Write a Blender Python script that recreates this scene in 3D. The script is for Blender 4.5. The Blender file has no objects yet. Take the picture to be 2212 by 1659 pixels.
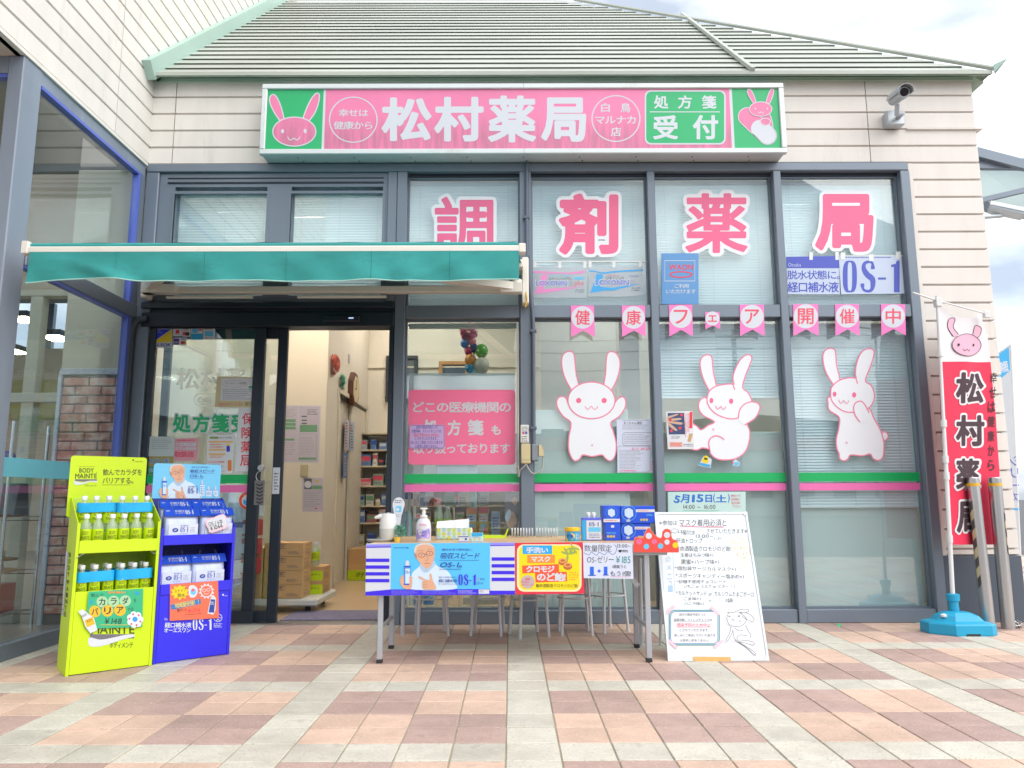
import bpy, math, random
import numpy as np
from mathutils import Vector, Matrix

random.seed(7)
R = math.radians
S = bpy.context.scene
COL = S.collection

# ------------------------------------------------------------------ camera, sky, sun, exposure
# photo measured on a 2212 x 1659 grid; camera 0.97 m above the paving, 6.13 m in front of the shop front (plane Y = 0)
F, CX, CY = 1626.0, 1106.0, 829.5
PIT, YAW, ROLL = R(8.7), R(0.14), R(0.2)
CAM = np.array([0.0, -6.13, 0.97])


def rays(u, v):
    """Directions through the measured points (arrays)."""
    a = (np.asarray(u, float) - CX) / F
    b = -(np.asarray(v, float) - CY) / F
    c, s = math.cos(ROLL), math.sin(ROLL)
    a, b = a * c + b * s, -a * s + b * c
    y = math.cos(PIT) - b * math.sin(PIT)
    z = math.sin(PIT) + b * math.cos(PIT)
    c, s = math.cos(YAW), math.sin(YAW)
    return np.stack([a * c + y * s, -a * s + y * c, z], -1)


def onplane(u, v, p, n):
    r = rays(u, v)
    t = np.dot(np.asarray(p, float) - CAM, n) / (r @ np.asarray(n, float))
    return CAM + r * t[..., None] if np.ndim(t) else CAM + r * t


def onY(u, v, Y=0.0): return onplane(u, v, (0, Y, 0), np.array([0, 1.0, 0]))
def onZ(u, v, Z=0.0): return onplane(u, v, (0, 0, Z), np.array([0, 0, 1.0]))
def onX(u, v, X): return onplane(u, v, (X, 0, 0), np.array([1.0, 0, 0]))


cam_data = bpy.data.cameras.new('camera')
cam_data.sensor_width = 36.0
cam_data.lens = 36.0 * F / 2212.0
cam_data.clip_start, cam_data.clip_end = 0.05, 2000.0
cam = bpy.data.objects.new('camera', cam_data)
COL.objects.link(cam)
f0 = rays(CX, CY); rx = rays(CX + F, CY) - f0; up = rays(CX, CY - F) - f0
mw = Matrix.Identity(4)
for i in range(3):
    mw[i][0], mw[i][1], mw[i][2], mw[i][3] = rx[i], up[i], -f0[i], CAM[i]
cam.matrix_world = mw
S.camera = cam

SUN_ELEV, SUN_ROT = R(46), R(126)
world = bpy.data.worlds.new('World')
S.world = world
world.use_nodes = True
wn, wl = world.node_tree.nodes, world.node_tree.links
wn.clear()
out = wn.new('ShaderNodeOutputWorld'); bg = wn.new('ShaderNodeBackground')
sky = wn.new('ShaderNodeTexSky'); sky.sky_type = 'NISHITA'; sky.sun_disc = False
sky.sun_elevation, sky.sun_rotation = SUN_ELEV, SUN_ROT
sky.air_density, sky.dust_density, sky.ozone_density = 1.0, 2.0, 1.0
tc = wn.new('ShaderNodeTexCoord'); mp = wn.new('ShaderNodeMapping'); mp.inputs['Scale'].default_value = (1.0, 1.0, 2.6)
cl = wn.new('ShaderNodeTexNoise'); cl.inputs['Scale'].default_value = 2.3; cl.inputs['Detail'].default_value = 7; cl.inputs['Roughness'].default_value = 0.55
cr = wn.new('ShaderNodeValToRGB'); cr.color_ramp.elements[0].position = 0.30; cr.color_ramp.elements[1].position = 0.62
cr.color_ramp.elements[0].color = (0.55, 0.55, 0.55, 1); cr.color_ramp.elements[1].color = (1, 1, 1, 1)
c2 = wn.new('ShaderNodeTexNoise'); c2.inputs['Scale'].default_value = 4.0; c2.inputs['Detail'].default_value = 5
cc = wn.new('ShaderNodeValToRGB')
cc.color_ramp.elements[0].position = 0.34; cc.color_ramp.elements[0].color = (3.7, 4.1, 4.7, 1)
cc.color_ramp.elements[1].position = 0.66; cc.color_ramp.elements[1].color = (11.5, 11.6, 11.6, 1)
mx = wn.new('ShaderNodeMix'); mx.data_type = 'RGBA'
wl.new(tc.outputs['Generated'], mp.inputs['Vector'])
wl.new(mp.outputs['Vector'], cl.inputs['Vector']); wl.new(mp.outputs['Vector'], c2.inputs['Vector'])
wl.new(cl.outputs['Fac'], cr.inputs['Fac']); wl.new(c2.outputs['Fac'], cc.inputs['Fac'])
wl.new(cr.outputs['Color'], mx.inputs['Factor'])
wl.new(sky.outputs['Color'], mx.inputs['A']); wl.new(cc.outputs['Color'], mx.inputs['B'])
wl.new(mx.outputs['Result'], bg.inputs['Color'])
bg.inputs['Strength'].default_value = 0.112
wl.new(bg.outputs['Background'], out.inputs['Surface'])

sun_d = bpy.data.lights.new('sun', 'SUN'); sun_d.energy = 1.5; sun_d.angle = R(70); sun_d.color = (1.0, 0.96, 0.9)
sun = bpy.data.objects.new('sun', sun_d); COL.objects.link(sun)
# the sun stands behind the viewer's right shoulder, high, veiled by cloud
sd = Vector((math.sin(SUN_ROT) * math.cos(SUN_ELEV), math.cos(SUN_ROT) * math.cos(SUN_ELEV), math.sin(SUN_ELEV)))
sun.rotation_euler = (-sd).to_track_quat('-Z', 'Y').to_euler()
sun.location = (0, -20, 30)

S.render.engine = 'CYCLES'
S.view_settings.view_transform = 'Standard'
S.view_settings.look = 'None'
S.view_settings.exposure = 0.94
S.view_settings.gamma = 1.0
S.view_settings.use_curve_mapping = False
cy = S.cycles
cy.use_denoising = True
cy.max_bounces = 8; cy.diffuse_bounces = 4; cy.glossy_bounces = 4; cy.transmission_bounces = 8; cy.transparent_max_bounces = 24
cy.sample_clamp_indirect = 8.0
cy.caustics_reflective = False; cy.caustics_refractive = False


# ------------------------------------------------------------------ helpers: materials
def lin(h):
    h = h.lstrip('#')
    c = [int(h[i:i + 2], 16) / 255 for i in (0, 2, 4)]
    return tuple(x / 12.92 if x <= 0.04045 else ((x + 0.055) / 1.055) ** 2.4 for x in c)


_M = {}


def mat(name, col, rough=0.5, metal=0.0, var=0.06, vscale=2.0, bump=0.0, bscale=80.0, rnd=0.0, spec=0.5, coat=0.0, stretch=(1, 1, 1), world_space=False, emit=0.0, dirt=None, dscale=3.0):
    """A painted / printed / moulded surface: base colour with mottling, optional per-piece variation, fine relief, dirt."""
    if name in _M: return _M[name]
    m = bpy.data.materials.new(name); m.use_nodes = True
    nt = m.node_tree; n, l = nt.nodes, nt.links
    b = n['Principled BSDF']
    c = lin(col) if isinstance(col, str) else col
    b.inputs['Roughness'].default_value = rough; b.inputs['Metallic'].default_value = metal
    b.inputs['Specular IOR Level'].default_value = spec
    b.inputs['Coat Weight'].default_value = coat
    if emit:
        b.inputs['Emission Color'].default_value = (*c, 1); b.inputs['Emission Strength'].default_value = emit
    if world_space:
        g = n.new('ShaderNodeNewGeometry'); src = g.outputs['Position']
    else:
        g = n.new('ShaderNodeTexCoord'); src = g.outputs['Object']
    mpn = n.new('ShaderNodeMapping'); mpn.inputs['Scale'].default_value = stretch
    l.new(src, mpn.inputs['Vector']); src = mpn.outputs['Vector']
    col_out = None
    if var or rnd:
        nz = n.new('ShaderNodeTexNoise'); nz.inputs['Scale'].default_value = vscale; nz.inputs['Detail'].default_value = 6
        l.new(src, nz.inputs['Vector'])
        mr = n.new('ShaderNodeMapRange'); mr.inputs['From Min'].default_value = 0.3; mr.inputs['From Max'].default_value = 0.7
        mr.inputs['To Min'].default_value = 1 - var; mr.inputs['To Max'].default_value = 1 + var
        l.new(nz.outputs['Fac'], mr.inputs['Value'])
        hs = n.new('ShaderNodeHueSaturation'); hs.inputs['Color'].default_value = (*c, 1)
        if rnd:
            oi = n.new('ShaderNodeObjectInfo'); r2 = n.new('ShaderNodeMapRange')
            r2.inputs['To Min'].default_value = 1 - rnd; r2.inputs['To Max'].default_value = 1 + rnd
            l.new(oi.outputs['Random'], r2.inputs['Value'])
            mm = n.new('ShaderNodeMath'); mm.operation = 'MULTIPLY'
            l.new(mr.outputs['Result'], mm.inputs[0]); l.new(r2.outputs['Result'], mm.inputs[1]); l.new(mm.outputs[0], hs.inputs['Value'])
        else:
            l.new(mr.outputs['Result'], hs.inputs['Value'])
        col_out = hs.outputs['Color']
    if dirt:
        dz = n.new('ShaderNodeTexNoise'); dz.inputs['Scale'].default_value = dscale; dz.inputs['Detail'].default_value = 8; dz.inputs['Roughness'].default_value = 0.7
        l.new(src, dz.inputs['Vector'])
        rp = n.new('ShaderNodeValToRGB'); lo_ = dirt[2] if len(dirt) > 2 else 0.56; rp.color_ramp.elements[0].position = lo_; rp.color_ramp.elements[1].position = lo_ + 0.22
        rp.color_ramp.elements[0].color = (0, 0, 0, 1); rp.color_ramp.elements[1].color = (dirt[1],) * 3 + (1,)
        l.new(dz.outputs['Fac'], rp.inputs['Fac'])
        mi = n.new('ShaderNodeMix'); mi.data_type = 'RGBA'
        mi.inputs['B'].default_value = (*lin(dirt[0]), 1)
        l.new(rp.outputs['Color'], mi.inputs['Factor'])
        if col_out: l.new(col_out, mi.inputs['A'])
        else: mi.inputs['A'].default_value = (*c, 1)
        col_out = mi.outputs['Result']
    if col_out: l.new(col_out, b.inputs['Base Color'])
    else: b.inputs['Base Color'].default_value = (*c, 1)
    if bump:
        bz = n.new('ShaderNodeTexNoise'); bz.inputs['Scale'].default_value = bscale; bz.inputs['Detail'].default_value = 4
        l.new(src, bz.inputs['Vector'])
        bp = n.new('ShaderNodeBump'); bp.inputs['Strength'].default_value = bump; bp.inputs['Distance'].default_value = 0.004
        l.new(bz.outputs['Fac'], bp.inputs['Height']); l.new(bp.outputs['Normal'], b.inputs['Normal'])
    _M[name] = m
    return m


def glassy(name, tint, ior=1.5, rough=0.0, refl=1.0, haze=0.0, hazecol=(0.9, 0.95, 0.95)):
    """Clear sheet: see-through, mirrors by Fresnel; haze adds a milky film."""
    if name in _M: return _M[name]
    m = bpy.data.materials.new(name); m.use_nodes = True
    n, l = m.node_tree.nodes, m.node_tree.links; n.clear()
    o = n.new('ShaderNodeOutputMaterial'); t = n.new('ShaderNodeBsdfTransparent'); g = n.new('ShaderNodeBsdfGlossy')
    t.inputs['Color'].default_value = (*tint, 1); g.inputs['Roughness'].default_value = rough; g.inputs['Color'].default_value = (refl, refl, refl, 1)
    # Schlick's mirror share, the same from either side of the sheet
    f0_ = ((ior - 1) / (ior + 1)) ** 2
    lw_ = n.new('ShaderNodeLayerWeight'); lw_.inputs['Blend'].default_value = 0.5
    pw = n.new('ShaderNodeMath'); pw.operation = 'POWER'; pw.inputs[1].default_value = 5.0
    ma = n.new('ShaderNodeMath'); ma.operation = 'MULTIPLY_ADD'; ma.inputs[1].default_value = 1 - f0_; ma.inputs[2].default_value = f0_
    l.new(lw_.outputs['Facing'], pw.inputs[0]); l.new(pw.outputs[0], ma.inputs[0])
    mixs = n.new('ShaderNodeMixShader'); l.new(ma.outputs[0], mixs.inputs['Fac'])
    src = t.outputs[0]
    if haze:
        d = n.new('ShaderNodeBsdfDiffuse'); d.inputs['Color'].default_value = (*hazecol, 1)
        tl = n.new('ShaderNodeBsdfTranslucent'); tl.inputs['Color'].default_value = (*hazecol, 1)
        m0 = n.new('ShaderNodeMixShader'); m0.inputs['Fac'].default_value = 0.5
        l.new(d.outputs[0], m0.inputs[1]); l.new(tl.outputs[0], m0.inputs[2])
        m1 = n.new('ShaderNodeMixShader'); m1.inputs['Fac'].default_value = haze
        l.new(t.outputs[0], m1.inputs[1]); l.new(m0.outputs[0], m1.inputs[2]); src = m1.outputs[0]
    l.new(src, mixs.inputs[1]); l.new(g.outputs[0], mixs.inputs[2]); l.new(mixs.outputs[0], o.inputs['Surface'])
    _M[name] = m
    return m


def tile_mat(name, col, speck, speck2):
    if name in _M: return _M[name]
    m = mat(name, col, rough=0.62, var=0.10, vscale=9, rnd=0.09, world_space=True)
    n, l = m.node_tree.nodes, m.node_tree.links
    b = n['Principled BSDF']; base = b.inputs['Base Color'].links[0].from_socket
    geo = [x for x in n if x.type == 'NEW_GEOMETRY'][0]

    def layer(prev, scale, lo, hi, colr, amt, stretch=(1, 1, 1)):
        mp_ = n.new('ShaderNodeMapping'); mp_.inputs['Scale'].default_value = stretch
        nz = n.new('ShaderNodeTexNoise'); nz.inputs['Scale'].default_value = scale; nz.inputs['Detail'].default_value = 3
        rp = n.new('ShaderNodeValToRGB'); rp.color_ramp.elements[0].position = lo; rp.color_ramp.elements[1].position = hi
        rp.color_ramp.elements[0].color = (0, 0, 0, 1); rp.color_ramp.elements[1].color = (amt, amt, amt, 1)
        mi = n.new('ShaderNodeMix'); mi.data_type = 'RGBA'; mi.inputs['B'].default_value = (*lin(colr), 1)
        l.new(geo.outputs['Position'], mp_.inputs['Vector']); l.new(mp_.outputs['Vector'], nz.inputs['Vector'])
        l.new(nz.outputs['Fac'], rp.inputs['Fac']); l.new(rp.outputs['Color'], mi.inputs['Factor']); l.new(prev, mi.inputs['A'])
        return mi.outputs['Result'], nz
    c1, nz1 = layer(base, 130, 0.58, 0.66, speck, 0.75, (0.6, 1.0, 1))
    c2_, _ = layer(c1, 60, 0.60, 0.70, speck2, 0.55, (0.45, 1.2, 1))
    c3_, _ = layer(c2_, 2.2, 0.5, 0.8, '75695c', 0.34)
    c3_, _ = layer(c3_, 9.0, 0.62, 0.72, '6f675d', 0.3)
    l.new(c3_, b.inputs['Base Color'])
    bp = n.new('ShaderNodeBump'); bp.inputs['Strength'].default_value = 0.5; bp.inputs['Distance'].default_value = 0.003
    l.new(nz1.outputs['Fac'], bp.inputs['Height']); l.new(bp.outputs['Normal'], b.inputs['Normal'])
    return m


# ------------------------------------------------------------------ helpers: meshes
class MB:
    """Collects polygons in world (or thing-local) metres."""
    def __init__(self): self.v, self.f, self.sm = [], [], []

    def add(self, vs, fs, smooth=False):
        o = len(self.v)
        self.v.extend([tuple(map(float, p)) for p in vs]); self.f.extend([tuple(i + o for i in q) for q in fs]); self.sm.extend([smooth] * len(fs))
        return self

    def box(self, x0, x1, y0, y1, z0, z1):
        x0, x1 = min(x0, x1), max(x0, x1); y0, y1 = min(y0, y1), max(y0, y1); z0, z1 = min(z0, z1), max(z0, z1)
        p = [(x0, y0, z0), (x1, y0, z0), (x1, y1, z0), (x0, y1, z0), (x0, y0, z1), (x1, y0, z1), (x1, y1, z1), (x0, y1, z1)]
        return self.add(p, [(0, 3, 2, 1), (4, 5, 6, 7), (0, 1, 5, 4), (1, 2, 6, 5), (2, 3, 7, 6), (3, 0, 4, 7)])

    def cbox(self, x0, x1, y0, y1, z0, z1, c=0.004):
        """A box with chamfered edges."""
        lo = (min(x0, x1), min(y0, y1), min(z0, z1)); hi = (max(x0, x1), max(y0, y1), max(z0, z1))
        c = min(c, *[(hi[i] - lo[i]) * 0.4 for i in range(3)])
        idx, vs = {}, []
        for sx in (0, 1):
            for sy in (0, 1):
                for sz in (0, 1):
                    for a in range(3):
                        s_ = (sx, sy, sz); p = []
                        for i in range(3):
                            e = hi[i] if s_[i] else lo[i]
                            p.append(e if i == a else e + (-c if s_[i] else c))
                        idx[(sx, sy, sz, a)] = len(vs); vs.append(tuple(p))
        fs = []
        for a in range(3):
            b_, d_ = [(1, 2), (2, 0), (0, 1)][a]
            for s_ in (0, 1):
                q = []
                for (t, w) in ((0, 0), (1, 0), (1, 1), (0, 1)):
                    k = [0, 0, 0]; k[a] = s_; k[b_] = t; k[d_] = w; q.append(idx[(*k, a)])
                fs.append(tuple(q if s_ else q[::-1]))
            for t in (0, 1):
                for w in (0, 1):  # edge along a between faces b_ and d_
                    k0 = [0, 0, 0]; k0[b_] = t; k0[d_] = w; k1 = list(k0); k1[a] = 1
                    q = (idx[(*k0, b_)], idx[(*k1, b_)], idx[(*k1, d_)], idx[(*k0, d_)])
                    fs.append(q if (t == w) else q[::-1])
        for sx in (0, 1):
            for sy in (0, 1):
                for sz in (0, 1):
                    q = tuple(idx[(sx, sy, sz, a)] for a in range(3))
                    fs.append(q if (sx + sy + sz) % 2 else q[::-1])
        return self.add(vs, fs)

    def prism(self, pts, axis, a0, a1, smooth=False):
        """Polygon in the plane across `axis` (0 x, 1 y, 2 z), swept from a0 to a1. pts are the other two coordinates in order."""
        o = [i for i in range(3) if i != axis]; n = len(pts); vs = []
        for a in (a0, a1):
            for p in pts:
                q = [0, 0, 0]; q[axis] = a; q[o[0]], q[o[1]] = p; vs.append(tuple(q))
        fs = [tuple(range(n))[::-1], tuple(range(n, 2 * n))]
        self.add(vs, fs); o_ = len(self.v) - 2 * n
        for i in range(n):
            self.f.append((o_ + i, o_ + (i + 1) % n, o_ + n + (i + 1) % n, o_ + n + i)); self.sm.append(smooth)
        return self

    def cyl(self, p0, p1, r0, r1=None, n=14, caps=True):
        r1 = r0 if r1 is None else r1
        a = Vector(p0); b = Vector(p1); d = (b - a).normalized()
        t = Vector((0, 0, 1)) if abs(d.z) < 0.9 else Vector((1, 0, 0))
        e1 = d.cross(t).normalized(); e2 = d.cross(e1)
        vs = []
        for (c, r) in ((a, r0), (b, r1)):
            for i in range(n):
                w = 2 * math.pi * i / n; vs.append(tuple(c + (e1 * math.cos(w) + e2 * math.sin(w)) * r))
        self.add(vs, [(i, (i + 1) % n, n + (i + 1) % n, n + i) for i in range(n)], True)
        if caps:
            o = len(self.v) - 2 * n
            self.f += [tuple(o + i for i in range(n))[::-1], tuple(o + n + i for i in range(n))]; self.sm += [False, False]
        return self

    def tube(self, path, r, n=8, closed=False):
        path = [Vector(p) for p in path]; m = len(path); vs = []
        prev = None
        for i, p in enumerate(path):
            d = (path[(i + 1) % m] - path[i - 1]) if closed else (path[min(i + 1, m - 1)] - path[max(i - 1, 0)])
            d = d.normalized()
            if prev is None:
                t = Vector((0, 0, 1)) if abs(d.z) < 0.9 else Vector((1, 0, 0)); e1 = d.cross(t).normalized()
            else:
                e1 = (prev - d * prev.dot(d)).normalized()
            prev = e1; e2 = d.cross(e1)
            rr = r[i] if isinstance(r, (list, tuple)) else r
            for k in range(n):
                w = 2 * math.pi * k / n; vs.append(tuple(p + (e1 * math.cos(w) + e2 * math.sin(w)) * rr))
        fs = []
        for i in range(m if closed else m - 1):
            j = (i + 1) % m
            fs += [(i * n + k, i * n + (k + 1) % n, j * n + (k + 1) % n, j * n + k) for k in range(n)]
        self.add(vs, fs, True)
        if not closed:
            o = len(self.v) - m * n
            self.f += [tuple(o + k for k in range(n))[::-1], tuple(o + (m - 1) * n + k for k in range(n))]; self.sm += [False, False]
        return self

    def lathe(self, prof, cx, cy, z0, n=20, sx=1.0, sy=1.0):
        """Profile [(radius, height)] turned about a vertical axis; sx, sy squash it to an oval."""
        vs, m = [], len(prof)
        for (r, z) in prof:
            for k in range(n):
                w = 2 * math.pi * k / n; vs.append((cx + r * sx * math.cos(w), cy + r * sy * math.sin(w), z0 + z))
        fs = []
        for i in range(m - 1):
            fs += [(i * n + k, i * n + (k + 1) % n, (i + 1) * n + (k + 1) % n, (i + 1) * n + k) for k in range(n)]
        self.add(vs, fs, True)
        o = len(self.v) - m * n
        self.f += [tuple(o + k for k in range(n))[::-1], tuple(o + (m - 1) * n + k for k in range(n))]; self.sm += [False, False]
        return self

    def ball(self, c, r, n=12, m=8, sx=1, sy=1, sz=1):
        pr = [(r * math.sin(math.pi * i / m) + (1e-4 if i in (0, m) else 0), -r * math.cos(math.pi * i / m)) for i in range(m + 1)]
        vs = []
        for (q, z) in pr:
            for k in range(n):
                w = 2 * math.pi * k / n; vs.append((c[0] + q * sx * math.cos(w), c[1] + q * sy * math.sin(w), c[2] + z * sz))
        fs = []
        for i in range(m):
            fs += [(i * n + k, i * n + (k + 1) % n, (i + 1) * n + (k + 1) % n, (i + 1) * n + k) for k in range(n)]
        return self.add(vs, fs, True)

    def move(self, T):
        self.v = [tuple(T @ Vector(p)) for p in self.v]; return self


W = {}


def _mesh(name, mb, m):
    me = bpy.data.meshes.new(name)
    me.from_pydata(mb.v, [], mb.f)
    if m is not None: me.materials.append(m)
    if any(mb.sm):
        me.polygons.foreach_set('use_smooth', mb.sm); me.set_sharp_from_angle(angle=R(40))
    return me


def part(name, mb, m, parent, label=None, kind=None, local=False):
    """A mesh under its thing (or part). Shapes come in world metres unless local."""
    inv = Matrix.Identity(4) if local else W[parent].inverted()
    if not local and inv != Matrix.Identity(4):
        mb.v = [tuple(inv @ Vector(p)) for p in mb.v]
    o = bpy.data.objects.new(name, _mesh(name, mb, m)); COL.objects.link(o)
    o.parent = parent; W[o] = W[parent]
    if label: o['label'] = label
    if kind: o['kind'] = kind
    return o


def thing(name, label, cat, loc=(0, 0, 0), rotz=0.0, group=None, kind=None):
    o = bpy.data.objects.new(name, None); COL.objects.link(o)
    o.location = loc; o.rotation_euler = (0, 0, rotz); o.empty_display_size = 0.1
    W[o] = Matrix.Translation(loc) @ Matrix.Rotation(rotz, 4, 'Z')
    if label: o['label'] = label
    if cat: o['category'] = cat
    if group: o['group'] = group
    if kind: o['kind'] = kind
    return o


def solo(name, mb, m, label=None, cat=None, group=None, kind=None):
    """A thing that is one mesh, its origin at its base."""
    xs, ys, zs = zip(*mb.v)
    loc = Vector(((min(xs) + max(xs)) / 2, (min(ys) + max(ys)) / 2, min(zs)))
    mb.v = [tuple(Vector(p) - loc) for p in mb.v]
    o = bpy.data.objects.new(name, _mesh(name, mb, m)); COL.objects.link(o)
    o.location = loc; W[o] = Matrix.Translation(loc)
    if label: o['label'] = label
    if cat: o['category'] = cat
    if group: o['group'] = group
    if kind: o['kind'] = kind
    return o


def dup(root, loc, rotz=0.0, label=None, group=None):
    """A copy of a thing with copies of its parts and sub-parts (mesh data shared)."""
    r = root.copy(); COL.objects.link(r); r.location = loc; r.rotation_euler = (0, 0, rotz)
    W[r] = Matrix.Translation(loc) @ Matrix.Rotation(rotz, 4, 'Z')
    if label: r['label'] = label
    if group: r['group'] = group
    for ch in list(root.children):
        c = ch.copy(); COL.objects.link(c); c.parent = r
        for g in list(ch.children):
            d = g.copy(); COL.objects.link(d); d.parent = c
    return r


# ------------------------------------------------------------------ helpers: lettering and flat print
_ts = bpy.data.scenes.new('type'); _tc = bpy.data.curves.new('type', 'FONT'); _to = bpy.data.objects.new('type', _tc); _ts.collection.objects.link(_to)
_tc.resolution_u = 3
_G, _B = {}, {}


def _raw(s):
    _tc.body = s
    vl = _ts.view_layers[0]; vl.update()
    me = bpy.data.meshes.new_from_object(_to.evaluated_get(vl.depsgraph))
    v = np.array([p.co[:2] for p in me.vertices]).reshape(-1, 2); f = [tuple(p.vertices) for p in me.polygons]
    bpy.data.meshes.remove(me)
    return v, f


def glyph(ch):
    if ch not in _G:
        if ch in ' \u3000':
            _G[ch] = (np.zeros((0, 2)), [], 0.35 if ch == ' ' else 0.93)
        else:
            v, f = _raw(ch)
            if len(v): adv = 0.93 if ord(ch) > 0x2fff else v[:, 0].max() + 0.055
            else: adv = 0.4
            _G[ch] = (v, f, adv)
    return _G[ch]


def march(phi, xs, ys, run=999):
    """Filled polygons of the region phi < 0 on a grid."""
    neg = phi < 0; V, Fc = [], []

    def quad(pts):
        o = len(V); V.extend(pts); Fc.append(tuple(range(o, o + len(pts))))
    ny, nx = phi.shape
    cnt = neg[:-1, :-1].astype(int) + neg[1:, :-1] + neg[:-1, 1:] + neg[1:, 1:]
    for j in range(ny - 1):
        i = 0
        while i < nx - 1:
            c = cnt[j, i]
            if c == 0: i += 1; continue
            if c == 4:
                k = i
                while k < nx - 1 and cnt[j, k] == 4 and k - i < run: k += 1
                quad([(xs[i], ys[j]), (xs[k], ys[j]), (xs[k], ys[j + 1]), (xs[i], ys[j + 1])]); i = k; continue
            cs = [(i, j), (i + 1, j), (i + 1, j + 1), (i, j + 1)]; pts = []
            for q in range(4):
                (a, b), (c_, d) = cs[q], cs[(q + 1) % 4]; pa, pb = phi[b, a], phi[d, c_]
                if pa < 0: pts.append((xs[a], ys[b]))
                if (pa < 0) != (pb < 0):
                    t = pa / (pa - pb); pts.append((xs[a] + t * (xs[c_] - xs[a]), ys[b] + t * (ys[d] - ys[b])))
            if len(pts) >= 3: quad(pts)
            i += 1
    return np.array(V).reshape(-1, 2), Fc


def sdist(segs, lo, hi, st):
    """Signed distance (negative inside) to closed outlines on a grid."""
    xs = np.arange(lo[0], hi[0] + st, st); ys = np.arange(lo[1], hi[1] + st, st)
    X, Y = np.meshgrid(xs, ys); P = np.stack([X.ravel(), Y.ravel()], -1)
    d2 = np.full(len(P), 1e9); cross = np.zeros(len(P), int)
    for a, b in segs:
        e = b - a; L = e @ e
        t = np.clip(((P - a) @ e) / max(L, 1e-12), 0, 1)
        q = P - a - t[:, None] * e
        d2 = np.minimum(d2, (q * q).sum(-1))
        if a[1] != b[1]:
            c = (P[:, 1] < a[1]) != (P[:, 1] < b[1])
            cross += c & (P[:, 0] < (b[0] - a[0]) * (P[:, 1] - a[1]) / (b[1] - a[1]) + a[0])
    return X, xs, ys, np.sqrt(d2) * np.where(cross % 2, -1, 1)


def bold(ch, dil, res=56):
    """A glyph fattened by dil (in ems) with rounded corners."""
    key = (ch, round(dil, 4), res)
    if key not in _B:
        v, f, adv = glyph(ch)
        if not len(v): _B[key] = (v, f, adv); return _B[key]
        ed = {}
        for q in f:
            for a, b in zip(q, q[1:] + q[:1]): ed[(a, b)] = 1
        segs = np.array([(v[a], v[b]) for (a, b) in ed if (b, a) not in ed])
        X, xs, ys, sdv = sdist(segs, v.min(0) - dil - 0.02, v.max(0) + dil + 0.02, 0.95 / res)
        V, Fc = march((sdv - dil).reshape(X.shape), xs, ys, 3 if res % 2 else 999)
        _B[key] = (V, Fc, adv)
    return _B[key]


def smooth_curve(pts, n=5, closed=True):
    p = np.array(pts, float); m = len(p); o = []
    rng = range(m if closed else m - 1)
    for i in rng:
        if closed: p0, p1, p2, p3 = p[i - 1], p[i], p[(i + 1) % m], p[(i + 2) % m]
        else: p0, p1, p2, p3 = p[max(i - 1, 0)], p[i], p[i + 1], p[min(i + 2, m - 1)]
        for k in range(n):
            t = k / n
            o.append(0.5 * ((2 * p1) + (-p0 + p2) * t + (2 * p0 - 5 * p1 + 4 * p2 - p3) * t * t + (-p0 + 3 * p1 - 3 * p2 + p3) * t ** 3))
    if not closed: o.append(p[-1])
    return np.array(o)


def arc(cx, cy, rx, ry=None, a0=0, a1=360, n=28):
    ry = rx if ry is None else ry
    full = abs(a1 - a0) >= 360
    return [(cx + rx * math.cos(R(a0 + (a1 - a0) * i / n)), cy + ry * math.sin(R(a0 + (a1 - a0) * i / n))) for i in range(n if full else n + 1)]


def rrect_pts(x0, y0, x1, y1, r, n=5):
    o = []
    for cx, cy, a in ((x1 - r, y1 - r, 0), (x0 + r, y1 - r, 90), (x0 + r, y0 + r, 180), (x1 - r, y0 + r, 270)):
        o += [(cx + r * math.cos(R(a + 90 * i / n)), cy + r * math.sin(R(a + 90 * i / n))) for i in range(n + 1)]
    return o


LAYER = 0.00045


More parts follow.
